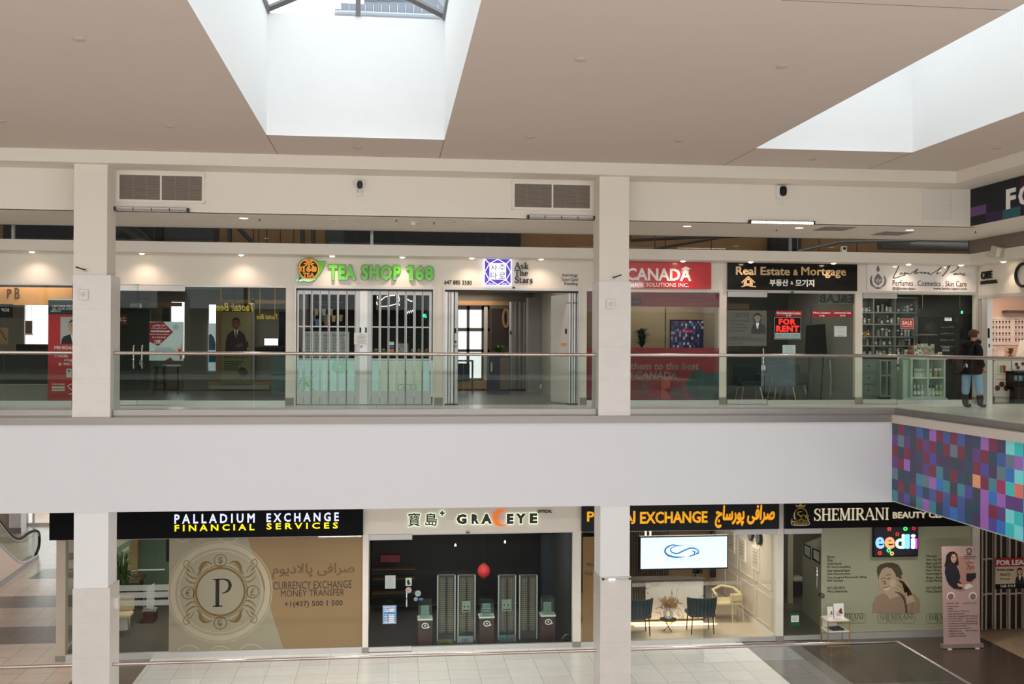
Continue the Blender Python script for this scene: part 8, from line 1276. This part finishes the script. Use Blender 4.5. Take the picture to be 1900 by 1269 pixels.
q.k = 2; q.rp([(1634,1075),(1639,1072),(1643,1073)], [.8,1.4,.8], Y0-.003, .001); q.rp([(1642,1069),(1648,1066),(1654,1067)], [.8,1.5,.8], Y0-.003, .001); q.rp([(1636,1079),(1640,1078)], [1.2,1.8], Y0-.003, .001); q.rp([(1645,1074.5),(1652,1072.5)], [1.2,1.8], Y0-.003, .001)
q.k = 3; q.pp([(1639,1084),(1642,1075),(1644,1083),(1642,1085)], Y0-.0028); q.k = 6; q.pp([(1638,1092),(1645,1091),(1653,1088),(1650,1094),(1644,1096)], Y0-.003); q.k = 5; q.rp([(1637,1091),(1645,1090),(1654,1086)], .8, Y0-.0035, .001)
q.k = 4; q.disc(*at(1657,1082,Y0), 7.5*k, Y0-.004, .001); q.k = 1
for pts, wd in (([(1690,1118),(1685,1100),(1677,1085),(1668,1075),(1660,1071),(1654,1074)],[20,12,7,4.5,3.5,2]),([(1683,1098),(1676,1082),(1668,1078),(1660,1077)],[10,5,4,2.5]),([(1682,1098),(1674,1088),(1666,1083),(1660,1084)],[9,5,4,2.5]),([(1680,1100),(1672,1094),(1664,1090),(1658,1090)],[8,5,4,2.5]),([(1688,1105),(1680,1072),(1672,1068)],[10,5,3])): q.rp(pts, wd, Y0-.005, .001)
q.k = 5; q.rp([(1660,1098),(1669,1101),(1677,1110),(1681,1124),(1682,1137)], [1,3,4.5,4,4], Y0-.0045, .001); q.k = 3; q.rp([(1668,1077),(1675,1086)], .8, Y0-.006, .001); q.rp([(1667,1084),(1674,1091)], .8, Y0-.006, .001); q.rp([(1690,1137),(1693,1122),(1691,1112)], 1.2, Y0-.004, .001)
q.build('photo_print', PS, t)
t = thing('led_sign', 'lit LED sign with rainbow letters and firework shapes on the clinic window', 'sign', (X(1662), YF-.05, -3.2)); Yd = YF-.06; MB().p(1620.5, 976, 1703.5, 1033, Yd, .06).build('bezel', BLACK, t); MB().p(1622.5, 978, 1702, 1031, Yd-.003, .004).build('screen', mat('led_screen_dark', (46, 46, 60), .3), t)
for i, (s, a, c, e, f, col) in enumerate((('e',1624.5,996.5,1641,1018,(120,170,255)),('e',1641.5,996.5,1660,1018,(255,140,90)),('d',1661,991,1679,1018,(170,255,190)),('l',1679.5,991,1688,1018,(110,180,255)),('i',1690,991,1699,1018,(225,210,255)),('l',1700,999,1702,1018,(230,60,220)))): q = MB(); q.tp(s, a, c, e, f, Yd-.008, d=.004, bold=-.03, res=4); q.build('led_letter', emis('led_%d' % i, col, 1.2), t)
for i, (px, py, col, n) in enumerate(((1650,981.5,(255,80,60),8),(1665,991,(255,50,60),6),(1680,981,(60,255,120),12),(1696,980,(255,50,70),5),(1632.5,1026,(255,60,50),8),(1655,1027,(255,226,120),8),(1649,1021,(60,255,140),12))): q = MB(); [q.ribbon([at(px+1.6*math.cos(v), py+1.6*math.sin(v), Yd-.008), at(px+4*math.cos(v), py+4*math.sin(v), Yd-.008)], .014, Yd-.008, .003) for v in [j*6.283/n for j in range(n)]]; q.build('led_firework', emis('ledf_%d' % i, col, 1.0), t)
# interior glimpse behind the clinic door
t = thing('open_door', 'white interior door standing open with frames behind the clinic entrance', 'door', (at(1508,1080,25)[0], 25, ZL)); m = MB(); m.mesh([vp(1489,1010,25.6), vp(1526,995,23.9), (at(1526,1150,23.9)[0], 23.9, ZL), (at(1489,1150,25.6)[0], 25.6, ZL)], [(0,1,2,3)]); o = m.build('leaf', mat('warm_white_door', (214, 210, 190), .6), t); o.modifiers.new('s', 'SOLIDIFY').thickness = .04
for a, c, lab in ((1491,1504.5,'left'), (1507.5,1521.5,'right')):
    t = thing('framed_certificate', 'black framed certificate, '+lab+' of the pair behind the clinic door', 'picture', (at((a+c)/2,1025,24.4)[0], 24.4, -3.7), 'certificates behind the clinic door'); dy = 8 if lab == 'left' else 11; yb_ = 1008 if lab == 'left' else 1016; Yp = 24.7 if lab == 'left' else 23.85; m = MB(); m.pp([(a,yb_),(c,yb_+6),(c,yb_+31),(a,yb_+22)], Yp, .02); m.build('frame', BLACK, t); m = MB(); m.pp([(a+2,yb_+3.5),(c-1.8,yb_+8.5),(c-1.8,yb_+27),(a+2,yb_+19)], Yp-.004, .003); m.build('print', mat('certificate_cream', (206, 204, 184), .6), t); m = MB(); [m.pp([(a+4,yb_+9+j*3.5),(c-4,yb_+12+j*3.5),(c-4,yb_+12.8+j*3.5),(a+4,yb_+9.8+j*3.5)], Yp-.007, .002) for j in range(2)]; m.build('printed_lines', GREY, t)
t = thing('salon_cart', 'dark equipment cart with a white lamp deep behind the clinic door', 'cart', (at(1481,1110,27)[0], 27, ZL)); a = at(1481, 1078, 27); MB().box(a[0]-.18, a[0]+.12, 26.9, 27.3, a[1]-.35, a[1]).build('body', BLACK, t, bevel=.02); m = MB(); [m.cyl((a[0]+dx, 27.1, a[1]-.35), (a[0]+dx, 27.1, ZL), .02, 6) for dx in (-.15, .1)]; m.build('leg', DSTEEL, t); MB().box(a[0]-.15, a[0]+.1, 26.95, 27.2, a[1], a[1]+.12).build('lamp_head', TRIMW, t, bevel=.02)
wallbox('wall_inner', X(1449), at(1531,1100,28)[0], 28, 28.1, ZL, -2.7, mat('clinic_olive_wall', (128, 122, 100), .8)); S1('floor_clinic', MB().box(X(1451), X(1810), YF+.1, 28, ZL, ZL+.004), mat('clinic_floor', (120, 118, 108), .3)); tag(MB().p(1462, 985, 1471.5, 1137, 26.4, .08).build('timber_post', mat('olive_white_post', (190, 184, 160), .6)), 'pale inner door jamb post behind the clinic door', 'post')
room_light(X(1640), 25, -2.72, 14, WARM, 3, 1)
# small gold table with brochures
Ytb = 22.3; (xa, zt), (xb, _) = at(1536, 1152, Ytb), at(1577.5, 1152, Ytb); zs = at(1556, 1172, Ytb)[1]; GM = mat('gold_tube', (196, 160, 50), .35, .7); t = thing('side_table', 'small white two tier table with gold legs before the clinic window', 'table', ((xa+xb)/2, Ytb+.2, ZL)); MB().box(xa, xb, Ytb, Ytb+.4, zt-.02, zt).build('tabletop', mat('marble_white', (236, 232, 226), .3), t); MB().box(xa, xb, Ytb, Ytb+.4, zs-.015, zs).build('lower_shelf', mat('marble_white', (236, 232, 226), .3), t)
for x_ in (xa+.01, xb-.01):
    for y_ in (Ytb+.01, Ytb+.39): MB().cyl((x_, y_, ZL), (x_, y_, zt), .012, 6).build('leg', GM, t)
m = MB(); [m.cyl((xa, y_, z_), (xb, y_, z_), .01, 6) for y_ in (Ytb, Ytb+.4) for z_ in (zt-.025, ZL+.06)]; m.build('rail', GM, t)
for a, c, y0, lab, cl in ((1537,1547,1127,'smaller white flyer stand with a red haired figure on the gold table','a'), (1549,1567.5,1121,'taller white flyer stand with pink print on the gold table','b')):
    (x0, z1), (x1, _) = at(a, y0, Ytb+.15), at(c, y0, Ytb+.15); t = thing('flyer_stand', lab, 'flyer', ((x0+x1)/2, Ytb+.2, zt), 'flyer stands on the gold table'); MB().rbox((x0+x1)/2, Ytb+.2, (z1+zt)/2, x1-x0, .015, z1-zt, rx=R(-8)).build('sheet', PAPER, t); MB().box(x0, x1, Ytb+.12, Ytb+.28, zt, zt+.012).build('foot', PAPER, t); hh = z1-zt; q = MB()
    for cx_, cz_, r_ in ((.62,.62,.13),(.55,.5,.14),(.68,.42,.12)): q.disc(x0+(x1-x0)*cx_, zt+hh*cz_, (x1-x0)*r_, Ytb+.155, .006)
    q.build('figure_print', mat('print_rose_brown', (150, 80, 66), .6), t); q = MB(); [q.box(x0+(x1-x0)*.15, x0+(x1-x0)*.55, Ytb+.155, Ytb+.16, zt+hh*(.2+.1*j), zt+hh*(.23+.1*j)) for j in range(3)]; q.build('text_print', mat('print_pink', (214, 140, 130), .6), t)
m = MB(); m.rbox((xa+xb)/2, Ytb+.2, zt+.008, .2, .22, .012, rz=.3); tag(m.build('leaflet', mat('leaflet_cream', (214, 200, 186), .6)), 'small leaflet lying flat on the gold table top', 'leaflet'); m = MB(); m.rbox((xa+xb)/2+.02, Ytb+.2, zs+.02, .26, .24, .035, rz=.15); tag(m.build('tablet', mat('dark_cover', (60, 64, 76), .5)), 'dark booklet stack on the lower shelf of the gold table', 'book')
m = MB(); m.rbox((xa+xb)/2-.06, Ytb+.36, zs+.14, .32, .012, .25, rx=R(-6)); tag(m.build('white_tray', PAPER), 'white card leaning on the lower shelf of the gold table', 'card')
# roll-up banner
Yb = 22.1; t = thing('roll_up_banner', 'pink roll-up banner of a dark haired woman beside the folding gate', 'banner', (at(1783,1180,Yb)[0], Yb, ZL)); PK = mat('banner_pink', (198, 168, 162), .6); (x0, z1), (x1, z0) = at(1747.5, 1014, Yb), at(1818, 1184, Yb); z0 = ZL+.08; m = MB(); m.prism([(at(1751,1184,Yb)[0], z0), (at(1819,1184,Yb)[0], z0), (at(1814,1014,Yb)[0], z1), (at(1747,1014,Yb)[0], z1)], Yb, Yb+.006); m.build('sheet', PK, t); MB().box(x0-.0, x1+.06, Yb-.06, Yb+.06, ZL+.015, z0+.02).build('base', mat('banner_base', (170, 150, 144), .4, .3), t); m = MB(); [m.lathe([(.05,0),(.05,.015)], x_, Yb-.08, ZL, 12) for x_ in (x0+.15, x1-.1)]; m.build('foot', TRIMW, t)
Yq = Yb-.002; q = MB(); q.disc(*at(1783,1065,Yq), 28*k, Yq-.001, .001, 33*k, 40); q.build('photo_background', mat('banner_photo_rose', (190, 140, 128), .6), t)
q = MB(); q.k = 0; q.pp([(1757,1078),(1753,1063),(1754,1052),(1761,1046),(1772,1046),(1779,1058),(1782,1070),(1780,1078),(1788,1086),(1784,1094),(1770,1092),(1762,1086)], Yq-.004); q.k = 1; q.pp([(1755,1040),(1756,1030),(1762,1024),(1770,1023),(1776,1028),(1778,1040),(1779,1047),(1773,1052),(1764,1050),(1752,1051)], Yq-.003); q.k = 2; q.pp([(1764,1036),(1767,1028),(1772,1028),(1775,1034),(1774,1041),(1770,1045),(1766,1042)], Yq-.006); q.pp([(1776,1082),(1786,1084),(1794,1087),(1788,1090),(1778,1088)], Yq-.006); q.k = 3; q.pp([(1768,1040.5),(1772.5,1039.8),(1771,1042.2)], Yq-.0075); q.k = 1; [q.disc(*at(px,1034,Yq), 1*k, Yq-.0075, .001, n=8) for px in (1767.5, 1772)]; q.k = 4; q.pp([(1793,1064),(1811,1063),(1811,1072),(1800,1080),(1793,1078)], Yq-.004); q.k = 5; q.pp([(1786,1086),(1800,1083),(1806,1088),(1792,1094)], Yq-.0045); q.build('woman_print', [SUIT, HAIRM, SKIN, LIPS, DARK, PAPER], t)
q = MB(); q.ring(*at(1798,1022,Yq), 4.5*k, 1.6*k, Yq-.004, .003, 20); q.p(1793, 1028, 1803, 1029.5, Yq-.004, .003); q.tp('SHEMIRANI', 1788, 1031.5, 1810, 1034, Yq-.004, d=.003, bold=.02); q.p(1788, 1036, 1809, 1037, Yq-.004, .003); q.rp([(1793,1057),(1797,1052),(1795,1048),(1801,1053),(1799,1057),(1806,1050),(1807,1056)], .9, Yq-.004, .003); q.tp('ﯽﯾﺎﺒﯾﺯ', 1791, 1041, 1806, 1045, Yq-.004, d=.003); q.build('logo_lettering', mat('banner_ink', (74, 54, 58), .6), t)
for px, col in ((1764,(170,110,104)),(1805,(150,116,110))): q = MB(); q.disc(*at(px,1106,Yq), 8*k, Yq-.003, .002); q.build('round_photo', PAPER, t); q = MB(); q.disc(*at(px,1107,Yq), 6*k, Yq-.005, .002); q.build('round_print', mat('round_%d' % col[0], col, .6), t)
q = MB(); q.tp('(437) 225 - 0016', 1757, 1118, 1780, 1121, Yq-.003, d=.002); q.tp('(437) 225 - 0016', 1788, 1118, 1812, 1121, Yq-.003, d=.002)
for i, (s, w_) in enumerate((('Smile Concept',19),('HIFU',8),('PRP (Hair & Face)',38),('Laser Hair Removal',28),('Acne Scar Treatment',30),('Skin Rejuvenation',26),('RF Microneedling',25),('Facial/Body Contouring',30),('Non-Surgical Face Lifting',32),('Hyperpigmentation Treatment',40),('Mole Removal',22),('Cellulite Treatment',28),('Double Chin Treatment',31))):
    y_ = 1123.5+i*4.55; q.disc(*at(1757.5+i*.15, y_+1.6, Yq), .7*k, Yq-.003, .002, n=8); q.tp(s, 1760+i*.15, y_, 1760+i*.15+w_, y_+3, Yq-.003, d=.002)
for i, (y_, s) in enumerate(((1141.5,'PRP Therapy'),(1146,'Skin Tag Removal'),(1150.5,'Skin Booster'),(1155,'Gold Facial'),(1168,'Hair Loss Treatment'))): q.tp(s, 1814-22, y_, 1814, y_+3, Yq-.003, d=.002)
q.build('list_lettering', mat('banner_ink', (74, 54, 58), .6), t)
# dark folding gate for lease
t = thing('folding_gate', 'closed bronze framed folding gate with dark panes at the far right', 'gate', (X(1860), YF+.4, ZL)); BR = mat('bronze_grey_metal', (192, 178, 162), .45, .3); DP = mat('smoked_pane', (34, 28, 26), .25); pxs = [1819, 1828.5, 1843.5, 1856, 1870, 1884, 1898, 1912, 1926, 1940]; zz = [at(1860, y_, YF+.4)[1] for y_ in (1036.5, 1101.5, 1167)]
for i, (a, c) in enumerate(zip(pxs[:-1], pxs[1:])):
    x0, x1 = at(a, 1100, YF+.4)[0], at(c, 1100, YF+.4)[0]; y0 = YF+.36+(.05 if i % 2 else 0); m = MB(); m.box(x0+.003, x0+.045, y0, y0+.05, ZL+.02, ZT+.1); m.box(x1-.02, x1-.003, y0+.01, y0+.05, ZL+.02, ZT+.1); [m.box(x0+.01, x1-.01, y0+.005, y0+.045, z_-.02, z_+.02) for z_ in zz[:2]]; m.box(x0+.01, x1-.01, y0+.005, y0+.045, ZL+.02, zz[2]); p_ = m.build('gate_panel', BR, t); MB().box(x0+.045, x1-.02, y0+.02, y0+.03, zz[2], ZT+.1).build('dark_pane', DP, p_)
t, x0, x1, z0, z1 = sheet('for_lease_sign', 'FOR LEASE sign with an agent portrait behind the dark folding gate', 'sign', 1847, 1036, 1915, 1092, YF+.33, mat('lease_cream', (214, 196, 168), .6)); MB().p(1847, 1035, 1915, 1051, YF+.326, .004).build('red_band', mat('lease_red', (170, 30, 34), .5), t); MB().p(1847, 1083, 1915, 1092, YF+.326, .004).build('dark_band', BLACK, t); q = MB(); q.tp('FOR LEASE', 1849, 1038.5, 1912, 1048.5, YF+.322, d=.003, bold=.045); q.tp('Cell: 416.9', 1856, 1084.5, 1884, 1089.5, YF+.322, d=.003, bold=.02); q.build('lettering', WTXT, t); q = MB(); q.tp('Abdolla Lashgari', 1849, 1055, 1882, 1060, YF+.322, d=.003, bold=.02); q.tp('RealTy', 1856, 1063, 1876, 1070, YF+.322, d=.003, shear=.3); q.tp('Group', 1856, 1072, 1874, 1077, YF+.322, d=.003, shear=.3); q.build('dark_lettering', INK, t)
(u0, v1), (u1, v0) = at(1884, 1053, YF+.32), at(1900, 1083, YF+.32); bust(t, u0, u1, v0, v1, YF+.32, longhair=True, heads=.2)
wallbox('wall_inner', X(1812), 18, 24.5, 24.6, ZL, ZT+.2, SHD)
